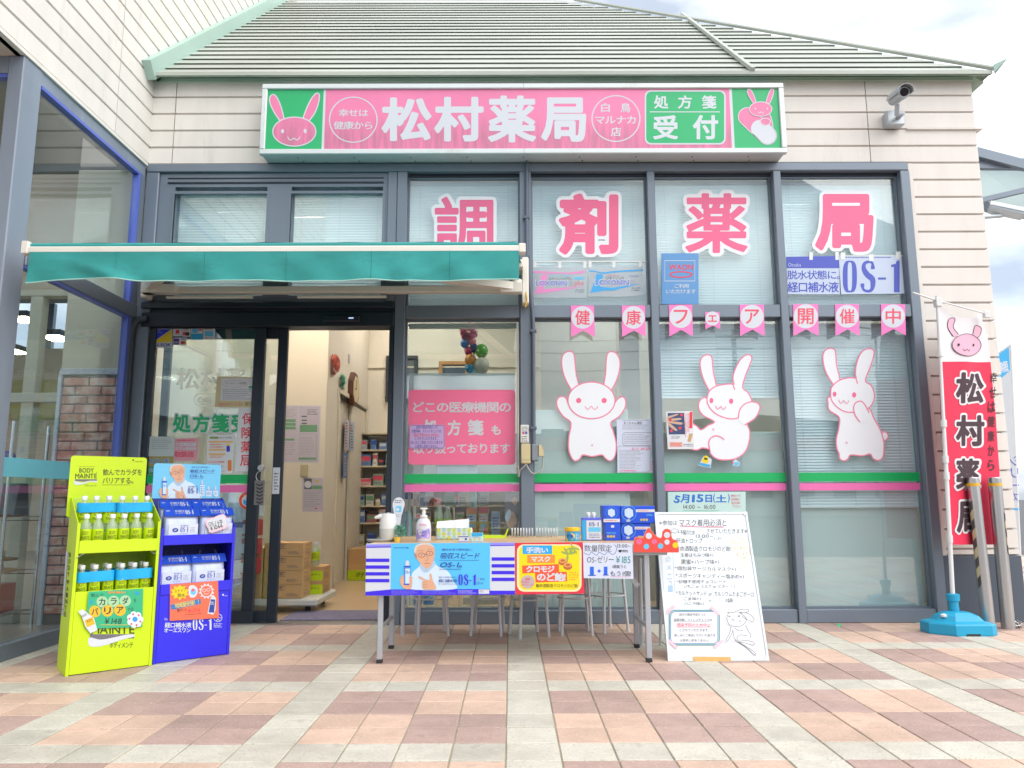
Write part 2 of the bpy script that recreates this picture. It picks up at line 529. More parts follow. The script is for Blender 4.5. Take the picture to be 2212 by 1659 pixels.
class Print:
    """Flat print on a surface. fmap turns (N,2) drawing coordinates (y down) and a height into (N,3) metres."""
    def __init__(self, fmap, base=0.0006): self.fmap, self.base, self.d = fmap, base, {}

    def _add(self, m, pts, faces, layer):
        P = self.fmap(np.asarray(pts, float).reshape(-1, 2), self.base + layer * LAYER)
        self.d.setdefault(m, MB()).add(P, faces)

    step = 0  # on a waving cloth: cut flat shapes into cells of this size so that they follow it

    def poly(self, m, pts, layer=0):
        if not self.step: self._add(m, pts, [tuple(range(len(pts)))], layer); return
        p = np.array(pts, float); X, xs, ys, s_ = sdist(list(zip(p, np.roll(p, -1, 0))), p.min(0) - 1, p.max(0) + 1, self.step)
        V, Fc = march(s_.reshape(X.shape), xs, ys, 1); self._add(m, V, Fc, layer)

    def rect(self, m, x0, y0, x1, y1, layer=0): self.poly(m, [(x0, y0), (x1, y0), (x1, y1), (x0, y1)], layer)
    def rrect(self, m, x0, y0, x1, y1, r, layer=0): self.poly(m, rrect_pts(x0, y0, x1, y1, r), layer)
    def disc(self, m, cx, cy, rx, ry=None, layer=0, n=24): self.poly(m, arc(cx, cy, rx, ry, n=n), layer)
    def curve(self, m, pts, layer=0, n=5): self.poly(m, smooth_curve(pts, n), layer)

    def line(self, m, pts, w, layer=0, closed=False, smooth=0):
        p = smooth_curve(pts, smooth, closed) if smooth else np.array(pts, float)
        k = len(p)
        if closed: d = np.roll(p, -1, 0) - np.roll(p, 1, 0)
        else: d = np.gradient(p, axis=0) if k > 2 else np.repeat((p[1:] - p[:1]), 2, 0)
        d = d / np.maximum(np.linalg.norm(d, axis=1, keepdims=True), 1e-9)
        nrm = np.stack([-d[:, 1], d[:, 0]], -1) * w / 2
        V = np.concatenate([p + nrm, p - nrm]); fs = [(i, (i + 1) % k, k + (i + 1) % k, k + i) for i in range(k if closed else k - 1)]
        self._add(m, V, fs, layer)

    def text(self, m, s, x0, y0, x1, y1, layer=1, dil=0.0, shear=0.0, res=56, rot=0.0, vertical=False, jit=0.0):
        """The string fitted to a box; dil > 0 gives a fatter, rounded face."""
        if vertical:
            h = (y1 - y0) / len(s)
            for i, ch in enumerate(s):
                if ch == 'ー': self.text(m, '｜', x0 + (x1 - x0) * 0.42, y0 + h * i + h * 0.1, x1 - (x1 - x0) * 0.42, y0 + h * i + h * 0.9, layer)
                elif ch.strip(): self.text(m, ch, x0, y0 + h * i + h * 0.06, x1, y0 + h * (i + 1) - h * 0.06, layer, dil, shear, res)
            return
        V, Fc, x, o = [], [], 0.0, 0
        for ch in s:
            gv, gf, adv = bold(ch, dil, res) if dil else glyph(ch)
            if len(gv):
                off = np.array([x, random.uniform(-jit, jit) if jit else 0.0])
                g2 = gv + off
                if jit:
                    a = random.uniform(-jit, jit) * 1.5; c = g2.mean(0); ca, sa = math.cos(a), math.sin(a)
                    g2 = (g2 - c) @ np.array([[ca, sa], [-sa, ca]]) * random.uniform(1 - jit * 2, 1 + jit) + c
                V.append(g2); Fc += [tuple(i + o for i in q) for q in gf]; o += len(gv)
            x += adv
        if not V: return
        V = np.concatenate(V)
        if shear: V = np.stack([V[:, 0] + shear * V[:, 1], V[:, 1]], -1)
        lo, hi = V.min(0), V.max(0); sp = np.maximum(hi - lo, 1e-6)
        if s in 'ー-－一': sp = np.array([sp[0], 0.8]); lo = np.array([lo[0], 0.0])
        Q = np.stack([x0 + (V[:, 0] - lo[0]) / sp[0] * (x1 - x0), y1 - (V[:, 1] - lo[1]) / sp[1] * (y1 - y0)], -1)
        if rot:
            c = np.array([(x0 + x1) / 2, (y0 + y1) / 2]); a = R(rot); Q = (Q - c) @ np.array([[math.cos(a), math.sin(a)], [-math.sin(a), math.cos(a)]]) + c
        self._add(m, Q, Fc, layer)

    def scribble(self, m, x0, y0, x1, y1, rows, layer=1, fill=0.5, ragged=0.3):
        """Lines of print too small to read: broken dashes the size of the letters."""
        h = (y1 - y0) / rows
        for r_ in range(rows):
            yy = y0 + h * r_; x = x0; xe = x1 - random.random() * ragged * (x1 - x0)
            while x < xe:
                w = h * random.uniform(0.4, 0.95)
                hh = h * fill * random.uniform(0.6, 1.0)
                self.rect(m, x, yy + (h - hh) / 2, min(x + w, xe), yy + (h + hh) / 2, layer); x += w + h * random.uniform(0.12, 0.35)

    def done(self, parent, names=None):
        """One child mesh per ink. Names: {material: part name}."""
        for m, mb in self.d.items():
            part((names or {}).get(m, 'print'), mb, m, parent)
        self.d = {}


def crop_map(x0, y0, s, p, n):
    """Drawing coordinates = pixels of an enlarged crop of the photo (origin x0, y0, scale s, full-size pixels), laid on the real plane p, n where the thing stands."""
    p = np.asarray(p, float); n = np.asarray(n, float); n = n / np.linalg.norm(n)
    if np.dot(n, CAM - p) < 0: n = -n
    K = 2212.0 / 2364.0

    def f(P, d): return onplane((x0 + s * P[:, 0]) * K, (y0 + s * P[:, 1]) * K, p + n * d, n)
    return f


def u_map(p, n):
    """Same, with the 2212-wide measuring grid as drawing coordinates."""
    return crop_map(0, 0, 2364.0 / 2212.0, p, n)


def flat_map(o, ex, ey):
    """Drawing coordinates in metres from corner o: x along ex, y DOWN along -ey."""
    o, ex, ey = (np.asarray(a, float) for a in (o, ex, ey)); n = np.cross(ex, ey); n = n / np.linalg.norm(n)

    def f(P, d): return o + P[:, :1] * ex - P[:, 1:2] * ey + n * d
    return f


def sheet(name, m, fmap, pts, th=0.002):
    """A thin board or sheet of paper with real thickness: outline pts in drawing coordinates, front face at height 0."""
    P = fmap(np.asarray(pts, float).reshape(-1, 2), 0.0); Q = fmap(np.asarray(pts, float).reshape(-1, 2), -th); n = len(P)
    mb = MB().add(list(P) + list(Q), [tuple(range(n)), tuple(range(n, 2 * n))[::-1]] + [(i, n + i, n + (i + 1) % n, (i + 1) % n) for i in range(n)])
    return mb


def poster(name, label, cat, m, fmap, pts, group=None, th=0.0015):
    """A thing whose own mesh is the sheet; print is added as children with the returned Print."""
    o = solo(name, sheet(name, m, fmap, pts, th), m, label, cat, group)
    return o, Print(fmap)


def rc(x0, y0, x1, y1): return [(x0, y0), (x1, y0), (x1, y1), (x0, y1)]

# ------------------------------------------------------------------ materials of the setting
SIDING = mat('painted_siding', 'dad5cf', rough=0.6, var=0.035, vscale=2.5, bump=0.12, bscale=35, rnd=0.018, world_space=True, dirt=('a0958b', 0.36), dscale=1.6, stretch=(3, 3, 0.6))
GROOVE = mat('siding_joint', 'c4bab2', rough=0.9, var=0.1)
SLATE = mat('slate_aluminium', '727d8a', rough=0.42, metal=0.25, var=0.08, vscale=1.2, stretch=(1, 1, 0.2), world_space=True)
SLATEW = mat('chalked_slate_aluminium', '828d9c', rough=0.55, metal=0.1, var=0.14, vscale=2.2, stretch=(1, 1, 0.3), world_space=True, dirt=('a9b4c4', 0.5), dscale=3)
BLACK = mat('dark_bronze_frame', '29313c', rough=0.4, metal=0.35, var=0.12, vscale=1.5, world_space=True)
PLINTH = mat('slate_plinth', '4d5663', rough=0.7, var=0.06, bump=0.1)
ROOF = mat('pale_green_sheet_roof', 'a9afa6', rough=0.45, metal=0.0, var=0.11, vscale=1.6, stretch=(0.5, 1, 1), world_space=True, dirt=('8b8f7c', 0.35), dscale=2)
TRIMG = mat('pale_green_flashing', 'a9c4b9', rough=0.4, metal=0.2, var=0.07, vscale=1.5, world_space=True)
CORN = mat('green_cornice', '9fb5a6', rough=0.55, var=0.08, vscale=2, world_space=True, dirt=('6d6a52', 0.5), dscale=1.2)
GROUT = mat('grout', '9d9482', rough=0.9, var=0.15, vscale=5, world_space=True, bump=0.2)
ASPH = mat('asphalt', '55565a', rough=0.9, var=0.2, vscale=0.7, world_space=True, bump=0.3)
BEIGE = mat('beige_wallpaper', 'd3cdbf', rough=0.85, var=0.03, vscale=1.5, world_space=True, bump=0.08, bscale=120)
CREAM = mat('cream_plaster', 'd2ccba', rough=0.85, var=0.05, vscale=1.2, world_space=True)
GREYW = mat('grey_interior_wall', 'cbccc5', rough=0.85, var=0.04, world_space=True)
TAN = mat('tan_vinyl_floor', 'c0a685', rough=0.28, var=0.06, vscale=1, world_space=True)
CEIL = mat('ceiling_board', 'cfccc2', rough=0.9, var=0.03)
WHITE = mat('white_paint', 'd8d8d6', rough=0.5, var=0.03)
SLAT = mat('blind_slat', 'e9f2f6', rough=0.55, var=0.02)
PANE = glassy('window_glass', (0.89, 0.945, 0.955), 1.78)
BLUEF = mat('blue_film', '5a6cc4', rough=0.35, var=0.05)
STEEL = mat('stainless_steel', 'b6b7b8', rough=0.33, metal=1.0, var=0.06, vscale=3, stretch=(6, 6, 0.6), dirt=('8f887e', 0.2), dscale=2.0)
TILE_W = tile_mat('tile_cream', 'bebaae', '969286', 'd6d2c6')
TILE_O = tile_mat('tile_peach', 'c6a997', 'dcc9bb', 'ae8d7b')
TILE_M = tile_mat('tile_mauve', 'a98f87', 'c3ada6', '93786f')

# ------------------------------------------------------------------ ground, pavement and its tiles
solo('ground', MB().box(-300, 300, -300, 300, -0.3, -0.03), ASPH, kind='structure')
pav = thing('pavement', None, None, kind='structure')
part('mortar_bed', MB().box(-9, 9, -6.6, 0.12, -0.1, -0.0045).box(4.06, 9, 0.12, 7, -0.1, -0.0045).box(-9, -3.3, 0.12, 0.2, -0.1, -0.0045), GROUT, pav)
PX, PY, X0T, Y0T, G = 0.2118, 0.2100, -0.022, -1.025, 0.007


def tile_geo(mb, cx, cy, z=0.0, tx=0.0, ty=0.0):
    a, b = (PX - G) / 2, (PY - G) / 2; c = 0.0022; q = 0.0022
    def h(x, y): return z + x * tx + y * ty
    t = [(-a + c, -b + c), (a - c, -b + c), (a - c, b - c), (-a + c, b - c)]; o = [(-a, -b), (a, -b), (a, b), (-a, b)]
    vs = [(cx + x, cy + y, h(x, y)) for x, y in t] + [(cx + x, cy + y, h(x, y) - q) for x, y in o] + [(cx + x, cy + y, z - 0.012) for x, y in o]
    fs = [(0, 1, 2, 3)] + [(4 + i, 4 + (i + 1) % 4, (i + 1) % 4, i) for i in range(4)] + [(8 + i, 8 + (i + 1) % 4, 4 + (i + 1) % 4, 4 + i) for i in range(4)]
    mb.add(vs, fs)


tiles = []
for j in range(-26, 40):
    for i in range(-43, 44):
        cx_, cy_ = X0T + (i + 0.5) * PX, Y0T + (j + 0.5) * PY
        if cy_ > 0.02 and cx_ < 4.2: continue
        if cy_ > 6.5 or cy_ < -6.4: continue
        ci, rj = i % 5, j % 5
        if ci == 0 or rj == 0: k = 0
        else: k = 2 if ((ci - 1) // 2 + (4 - rj) // 2) % 2 == 0 else 1
        d = np.array([cx_, cy_, 0.0]) - CAM
        zc = d[1] * math.cos(PIT) + d[2] * math.sin(PIT); yc = -d[1] * math.sin(PIT) + d[2] * math.cos(PIT)
        uu, vv = CX + F * d[0] / max(zc, 0.1), CY - F * yc / max(zc, 0.1)
        seen = zc > 0.5 and -60 < uu < 2270 and vv < 1720
        hidden = (-2.65 < cx_ < -1.8 and cy_ > -1.55)
        tiles.append((not (seen and not hidden), zc, cx_, cy_, k))
tiles.sort(key=lambda t: (t[0], t[1]))
meshes = []
for m_ in (TILE_W, TILE_O, TILE_M):
    tb = MB(); tile_geo(tb, 0, 0); meshes.append(_mesh('tile', tb, m_))
rest = MB(); rest_k = []
for n_, (hid, zc, cx_, cy_, k) in enumerate(tiles):
    if n_ < 300 and not hid:
        o = bpy.data.objects.new('tile', meshes[k]); COL.objects.link(o); o.parent = pav
        o.location = (cx_ + random.uniform(-0.0008, 0.0008), cy_ + random.uniform(-0.0008, 0.0008), random.uniform(-0.0008, 0.0008))
        o.rotation_euler = (random.uniform(-0.004, 0.004), random.uniform(-0.004, 0.004), random.uniform(-0.003, 0.003))
    else:
        f_ = len(rest.f); tile_geo(rest, cx_, cy_, random.uniform(-0.0008, 0.0008)); rest_k += [k] * (len(rest.f) - f_)
me = _mesh('tiles_beyond', rest, TILE_W); me.materials.append(TILE_O); me.materials.append(TILE_M)
me.polygons.foreach_set('material_index', rest_k)
o = bpy.data.objects.new('tiles_beyond', me); COL.objects.link(o); o.parent = pav; o['kind'] = 'stuff'

# ------------------------------------------------------------------ the pharmacy building
bld = thing('pharmacy_building', 'cream sided pharmacy shop with slate glazing, sloping pale green roof and open glass door', 'building')
XL, XR, ZS, PIT_S = -3.11, 4.057, 3.829, 0.1555
# solid walls behind the boards
part('wall', MB().box(XL - 0.6, XR - 0.02, 0.025, 0.22, ZS - 0.004, 4.66).box(3.45, XR - 0.02, 0.025, 0.22, 0.0, ZS - 0.006).box(XR - 0.2, XR - 0.02, 0.222, 8.0, 0.0, 4.66), GROOVE, bld)
part('plinth', MB().cbox(3.435, XR + 0.006, -0.012, 0.024, 0.0, 0.512).box(XR - 0.018, XR + 0.006, 0.026, 8.0, 0.0, 0.512), PLINTH, bld)


def board(mb, x0, x1, z0, z1, y=0.0, t=0.024):
    """A siding board: flat face, chamfered lower and upper edges (open groove between boards)."""
    g = 0.0035
    mb.add([(x0, y + t, z0 + g), (x1, y + t, z0 + g), (x1, y, z0 + g + 0.008), (x0, y, z0 + g + 0.008), (x1, y, z1 - g - 0.003), (x0, y, z1 - g - 0.003), (x1, y + t, z1 - g), (x0, y + t, z1 - g)],
           [(0, 1, 2, 3), (3, 2, 4, 5), (5, 4, 6, 7), (1, 6, 4, 2), (0, 3, 5, 7), (0, 7, 6, 1)])


for k in range(6):
    z0 = ZS + k * PIT_S; z1 = min(z0 + PIT_S, 4.625)
    if z1 - z0 < 0.05: continue
    for (xa, xb) in ((XL, -2.915), (-2.907, 0.35), (0.357, 3.118), (3.126, XR)):
        mb = MB(); board(mb, xa, xb, z0, z1); part('siding_board', mb, SIDING, bld)
k = 0
while ZS - k * PIT_S > 0.55:
    z1 = ZS - k * PIT_S; z0 = max(z1 - PIT_S, 0.512)
    mb = MB(); board(mb, 3.475, XR, z0, z1); part('siding_board', mb, SIDING, bld)
    k += 1
mb = MB()
for k in range(-21, 6):
    z0 = max(ZS + k * PIT_S, 0.512); z1 = min(ZS + (k + 1) * PIT_S, 4.625)
    if z1 - z0 > 0.05: mb.box(XR - 0.018, XR - 0.001, 0.03, 8.0, z0 + 0.006, z1 - 0.006)
part('side_siding', mb, SIDING, bld)
part('edge_trim', MB().box(3.434, 3.472, -0.004, 0.02, 0.515, ZS - 0.006), SIDING, bld)
part('drip_edge', MB().box(3.45, XR + 0.05, -0.02, -0.003, 4.131, 4.139).box(XR + 0.002, XR + 0.05, -0.003, 2.0, 4.131, 4.139), SIDING, bld)

# cornice under the eaves
YE, ZE, K = -0.12, 4.592, 0.92
part('cornice', MB().prism([(-0.118, 4.572), (-0.118, 4.612), (0.0, 4.70), (0.02, 4.70), (0.02, 4.634), (-0.03, 4.634)], 0, XL, XR + 0.10)
     .prism([(XR, 4.634), (XR + 0.03, 4.634), (XR + 0.112, 4.572), (XR + 0.112, 4.612), (XR, 4.70)], 1, 0.0, 8.0), CORN, bld)
part('cornice_strip', MB().cbox(XL, XR + 0.012, -0.018, -0.002, 4.585, 4.626), CORN, bld)
# roof: lapped metal strips up the slope, each a piece
TH = math.atan(K); cs, sn = math.cos(TH), math.sin(TH)
XC = 4.165; row = 0.206
hip = lambda y: XC - (y - YE)


def slope(s, n): return (YE + s * cs - n * sn, ZE + s * sn + n * cs)


for k in range(24):
    s0, s1 = k * row, (k + 1) * row
    pf = [slope(s0, 0.017), slope(s1 + 0.06, -0.001), slope(s1 + 0.06, -0.004), slope(s0 + 0.012, 0.012), slope(s0, 0.0125)]
    vs = [(XL + 0.06, y, z) for y, z in pf] + [(hip(y) - 0.012, y, z) for y, z in pf]
    part('roof_panel', MB().add(vs, [(0, 5, 6, 1), (4, 9, 5, 0), (3, 8, 9, 4), (2, 7, 8, 3), (1, 6, 7, 2), (5, 9, 8, 7, 6), (0, 1, 2, 3, 4)]), ROOF, bld)
mb = MB()  # the slope that faces the side street, same strips seen edge-on
for k in range(20):
    s0, s1 = k * row, (k + 1) * row
    xa, za = XC - s0 * cs, ZE + s0 * sn; xb, zb = XC - s1 * cs, ZE + s1 * sn
    y0 = YE + s0 * cs; y1 = YE + s1 * cs
    mb.add([(xa, y0, za + 0.02), (xb, y1, zb), (xb, 8 - y1, zb), (xa, 8 - y0, za + 0.02), (xa, y0, za), (xa, 8 - y0, za)], [(0, 3, 2, 1), (4, 5, 3, 0)])
part('side_roof', mb, ROOF, bld, kind='stuff')
mb = MB(); L_ = 4.6
a = Vector((XC + 0.02, YE - 0.02, ZE + 0.03)); b = a + Vector((-1, 1, K)) * 3.3
mb.tube([a + Vector((0.035, -0.035, 0.02)), a, b], [0.01, 0.019, 0.019], 6)
part('hip_cap', mb, ROOF, bld)
part('hip_finial', MB().add([(XC + 0.0, YE - 0.03, ZE - 0.01), (XC + 0.03, YE, ZE - 0.01), (XC + 0.09, YE - 0.09, ZE + 0.085), (XC + 0.0, YE - 0.03, ZE + 0.06), (XC + 0.03, YE + 0.0, ZE + 0.06)], [(0, 1, 2), (0, 2, 3), (1, 4, 2), (3, 2, 4)]), TRIMG, bld)
pts = [slope(s, n) for s, n in ((-0.05, -0.03), (-0.05, 0.13), (4.6, 0.13), (4.6, -0.03))]
part('gable_flashing', MB().prism(pts, 0, XL - 0.0, XL + 0.075), TRIMG, bld)
pts = [slope(s, n) for s, n in ((0.0, 0.02), (0.0, 0.052), (3.2, 0.052), (3.2, 0.02))]
part('roof_rib', MB().prism(pts, 0, 2.08, 2.115), ROOF, bld)
part('added_roof_deck', MB().prism([slope(0.02, -0.01), slope(4.7, -0.01), slope(4.7, -0.06), slope(0.02, -0.06)], 0, XL + 0.05, XL + 0.06).add([(XL + 0.06, *slope(0.02, -0.012)), (hip(YE) - 0.05, *slope(0.02, -0.012)), (hip(3.3) - 0.05, *slope(4.65, -0.012)), (XL + 0.06, *slope(4.65, -0.012))], [(0, 1, 2, 3)]), mat('gap_shade', '2e302e', rough=0.9), bld)  # dark deck added under the strips so the gaps between them read as shade
part('eave_edge', MB().prism([(YE - 0.012, ZE - 0.012), (YE - 0.012, ZE + 0.022), (YE + 0.02, ZE + 0.03), (YE + 0.02, ZE - 0.005)], 0, XL + 0.02, XC), ROOF, bld)

# glazing: head, mullions, rails, sills
part('head_beam', MB().cbox(XL, 3.425, -0.03, 0.14, 3.751, 3.824, 0.006), SLATE, bld)
part('head_reveal', MB().box(-0.86, 3.36, 0.03, 0.12, 3.726, 3.750), BLACK, bld)
MX = [(-0.917, 0.085), (0.134, 0.10), (1.209, 0.066), (2.292, 0.066)]
for (x, w) in MX:
    part('mullion', MB().cbox(x - w / 2, x + w / 2, -0.028, 0.13, 0.0, 3.750, 0.005), SLATE, bld)
part('mullion', MB().cbox(3.352, 3.432, -0.028, 0.13, 0.0, 3.750, 0.005), SLATE, bld)
edges = [(-0.874, 0.083), (0.185, 1.175), (1.243, 2.258), (2.326, 3.351)]
for (xa, xb) in edges:
    part('transom', MB().cbox(xa, xb, -0.02, 0.12, 2.463, 2.571, 0.005), SLATE, bld)
    part('kick_plate', MB().cbox(xa, xb, -0.012, 0.12, 0.0, 0.105, 0.006), SLATE, bld)
    for (za, zb, nm) in ((2.572, 3.725, 'upper'), (0.106, 2.462, 'lower')):
        fr = MB()
        for (p, q, r_, s_) in ((xa, xb, zb - 0.012, zb), (xa, xb, za, za + 0.012), (xa, xa + 0.012, za + 0.012, zb - 0.012), (xb - 0.012, xb, za + 0.012, zb - 0.012)):
            fr.box(p + 0.0005, q - 0.0005, 0.045, 0.085, r_, s_)
        w_ = part('window', fr, SLATE, bld)
        part('pane', MB().box(xa + 0.0125, xb - 0.0125, 0.06, 0.066, za + 0.0125, zb - 0.0125), PANE, w_)

# entrance: transom light with two windows, lintel, door leaves
part('jamb', MB().cbox(XL, -3.0, -0.025, 0.13, 0.0, 3.750, 0.006), SLATE, bld)
part('jamb', MB().cbox(-1.002, -0.961, -0.022, 0.13, 0.0, 2.394, 0.004), BLACK, bld)
part('jamb', MB().cbox(-1.04, -0.961, -0.022, 0.13, 2.60, 3.750, 0.004), SLATE, bld)
tw = [(-2.865, -2.075), (-1.868, -1.085)]
fr = MB().box(-2.998, -1.042, 0.0, 0.11, 3.625, 3.749).box(-2.998, -1.042, 0.0, 0.11, 2.60, 2.662)
fr.box(-2.998, tw[0][0], 0.0, 0.11, 2.663, 3.624).box(tw[0][1], tw[1][0], -0.004, 0.11, 2.663, 3.624).box(tw[1][1], -1.042, 0.0, 0.11, 2.663, 3.624)
part('transom_frame', fr, SLATE, bld)
part('transom_groove', MB().box(-2.93, -1.08, -0.008, -0.001, 3.655, 3.668).box(-2.93, -1.08, -0.008, -0.001, 3.700, 3.706), BLACK, bld)
for (xa, xb) in tw:
    fr = MB().box(xa - 0.02, xb + 0.02, -0.006, 0.02, 3.5635, 3.585)
    for x in (xa - 0.02, xb): fr.box(x, x + 0.02, -0.006, 0.02, 2.663, 3.563)
    w_ = part('window', fr, SLATE, bld)
    part('pane', MB().box(xa, xb, 0.04, 0.046, 2.663, 3.624), PANE, w_)
part('lintel', MB().cbox(-3.06, -0.962, -0.035, 0.14, 2.394, 2.515, 0.006).cbox(-3.06, -0.962, -0.06, 0.10, 2.545, 2.598, 0.006).box(-3.06, -0.962, -0.01, 0.1, 2.516, 2.544), BLACK, bld)
sens = part('door_sensor', MB().cbox(-1.55, -1.24, -0.075, -0.036, 2.425, 2.475, 0.008), BLACK, bld)
part('lens', MB().box(-1.33, -1.29, -0.078, -0.0755, 2.447, 2.455), mat('sensor_lamp', 'bcd8ff', emit=0.6, var=0), sens)
# left fixed leaf and the slid-open leaf behind it
for (nm, xa, xb, y0, y1, st) in (('door_leaf', -2.995, -2.035, 0.0, 0.05, 0.09), ('door_leaf', -1.99, -1.865, 0.06, 0.10, 0.06)):
    fr = MB()
    if xb - xa > 0.5:
        fr.cbox(xa, xb, y0, y1, 2.386, 2.3935).cbox(xa, xb, y0, y1, 0.01, 0.11).cbox(xa, xa + 0.05, y0, y1, 0.111, 2.385).cbox(xb - st, xb, y0, y1, 0.111, 2.385)
        l_ = part(nm, fr, BLACK, bld)
        part('pane', MB().box(xa + 0.0505, xb - st - 0.0005, y0 + 0.02, y0 + 0.026, 0.1115, 2.3845), PANE, l_)
    else:
        fr.cbox(xa + 0.045, xb, y0, y1, 0.01, 2.393).cbox(-2.9, xa + 0.044, y0, y1, 0.01, 0.10).cbox(-2.9, xa + 0.044, y0, y1, 2.31, 2.393).cbox(-2.9, -2.84, y0, y1, 0.101, 2.309)
        l_ = part(nm, fr, BLACK, bld)
        part('pane', MB().box(-2.8395, xa + 0.0445, y0 + 0.02, y0 + 0.026, 0.1015, 2.3085), PANE, l_)
part('threshold', MB().box(-3.0, -0.962, -0.01, 0.13, -0.003, 0.012), STEEL, bld)

# inside
part('floor', MB().box(XL, XR - 0.21, 0.131, 5.0, -0.1, 0.008), TAN, bld)
part('ceiling', MB().box(XL, XR - 0.21, 0.23, 4.4, 3.83, 3.9), CEIL, bld)
part('interior_wall', MB().box(XL - 0.1, -1.972, 1.89, 2.0, 0.008, 3.829), BEIGE, bld)
part('interior_wall', MB().box(-2.1, -1.974, 2.001, 2.42, 0.008, 3.829).box(-2.1, -1.974, 2.421, 4.19, 2.19, 3.829), BEIGE, bld)
part('interior_wall', MB().box(-2.1, XR - 0.21, 4.2, 4.3, 0.008, 3.829), BEIGE, bld)
part('picture_rail', MB().box(-1.97, XR - 0.21, 4.17, 4.199, 2.78, 2.80), BEIGE, bld)
part('skirting', MB().box(XL, -1.975, 1.876, 1.889, 0.009, 0.075), CREAM, bld)
part('interior_wall', MB().box(0.30, 3.9, 1.25, 1.31, 0.008, 3.829), GREYW, bld)
part('interior_wall', MB().box(XL - 0.09, XL - 0.01, 0.14, 1.88, 0.008, 3.829), BEIGE, bld)
# inner sliding door on the side wall
part('door_casing', MB().box(-1.973, -1.955, 2.42, 2.46, 0.009, 2.19).box(-1.973, -1.955, 4.12, 4.16, 0.009, 2.19).box(-1.973, -1.955, 2.42, 4.16, 2.1905, 2.24), CREAM, bld)
d1 = part('sliding_door', MB().box(-2.05, -2.02, 2.461, 3.3, 0.015, 2.189), BEIGE, bld)
d2 = part('sliding_door', MB().box(-2.01, -1.98, 3.2, 4.119, 0.015, 2.15), BEIGE, bld)
part('handle', MB().cbox(-1.979, -1.965, 3.95, 3.98, 0.95, 1.1), STEEL, d2)
part('door_track', MB().box(-2.06, -1.976, 2.461, 4.119, 2.155, 2.188), BLACK, bld)
# unseen ceiling lamps, added to light the shop inside
LAMP = mat('added_lamp_panel', 'fff6ea', var=0, emit=12)
for (x, y) in ((-1.5, 1.0), (-0.4, 2.6), (-1.2, 3.4), (-2.3, 1.0), (1.3, 0.9), (2.75, 0.9)):
    l_ = part('added_ceiling_lamp', MB().box(x - 0.62, x + 0.62, y - 0.17, y + 0.17, 3.78, 3.829), WHITE, bld)
    part('diffuser', MB().box(x - 0.58, x + 0.58, y - 0.13, y + 0.13, 3.772, 3.7795), LAMP, l_)

# ------------------------------------------------------------------ venetian blinds
def blind(xa, xb, z0, z1, label, group='venetian blinds in the shop windows', y=0.135, rolled=False):
    t = thing('venetian_blind', label, 'blind', ((xa + xb) / 2, y, z0), group=group)
    mb = MB(); p = 0.0245; z = z1 - 0.03
    while z > z0 + 0.02:
        a = R(70 + random.uniform(-1.5, 1.5)); w = 0.0312
        dy, dz = w / 2 * math.cos(a), w / 2 * math.sin(a); sag = random.uniform(-0.0006, 0.0006)
        mb.add([(xa, y - dy, z - dz + sag), (xb, y - dy, z - dz), (xb, y + 0.0035, z + 0.001), (xa, y + 0.0035, z + sag), (xb, y + dy, z + dz), (xa, y + dy, z + dz + sag)], [(0, 1, 2, 3), (3, 2, 4, 5)])
        z -= p if not rolled else 0.006
    part('slats', mb, SLAT, t, kind='stuff')
    part('head_rail', MB().cbox(xa - 0.004, xb + 0.004, y - 0.02, y + 0.02, z1 - 0.028, z1), WHITE, t)
    part('bottom_rail', MB().cbox(xa, xb, y - 0.012, y + 0.012, z0, z0 + 0.016), WHITE, t)
    for q in (0.12, 0.5, 0.88):
        x = xa + (xb - xa) * q
        part('cord', MB().tube([(x, y - 0.013, z1 - 0.02), (x, y - 0.013, z0 + 0.01)], 0.0012, 5), WHITE, t)
    return t


blind(-2.91, -2.03, 2.60, 3.64, 'pale blind behind the transom light over the fixed door leaf')
blind(-1.91, -1.045, 2.60, 3.64, 'pale blind behind the transom light over the open doorway')
blind(-0.90, 0.11, 2.585, 3.72, 'pale blind behind the glass with the first big pink character, above the awning')
blind(0.155, 1.195, 2.585, 3.72, 'pale blind behind the second big pink character, above two painkiller banners')
blind(1.225, 2.275, 2.585, 3.72, 'pale blind behind the third big pink character and small blue card')
blind(2.31, 3.38, 2.585, 3.72, 'pale blind behind the last big pink character and blue and white banners')
zb3 = float(onY(1560, 862, 0.13)[2]); zb4 = float(onY(1850, 1098, 0.13)[2])
blind(1.235, 2.27, zb3, 2.44, 'half lowered pale blind behind the sitting rabbit decal')
blind(2.315, 3.36, zb4, 2.44, 'long lowered blind behind the rabbit decal with a paw on its cheek')
blind(-0.86, 0.07, 2.405, 2.45, 'drawn up blind bundled at the top of the pink sign window', rolled=True)
# pale sheets standing behind the lower panes
FROST = glassy('milky_film', (0.9, 0.93, 0.92), 1.3, haze=0.75, hazecol=(0.72, 0.78, 0.76))
x0_, z_ = onY(1150, 886, 0.1)[0], onY(1156, 886, 0.1)[2]
x1_ = float(onY(1362, 1100, 0.1)[0])
solo('display_board', MB().cbox(float(x0_), x1_, 0.1, 0.112, 0.03, float(z_)), mat('pale_board', 'd9e1dc', rough=0.5, var=0.03), 'tall pale blank board standing behind the arms-raised rabbit window', 'board')
solo('display_board', MB().cbox(1.235, 2.265, 0.15, 0.162, 0.03, 1.52), mat('pale_board', 'c3cdc8'), 'low pale blank partition behind the sitting rabbit window', 'board')
solo('display_board', MB().cbox(2.318, 3.36, 0.16, 0.172, 0.03, 0.92), mat('pale_board', 'c3cdc8'), 'low pale partition below the long blind, beside the shop corner', 'board')
solo('interior_pillar', MB().cbox(0.98, 1.16, 0.5, 0.7, 0.01, 3.82), WHITE, 'white square pillar inside, behind the arms-raised rabbit pane', 'pillar')

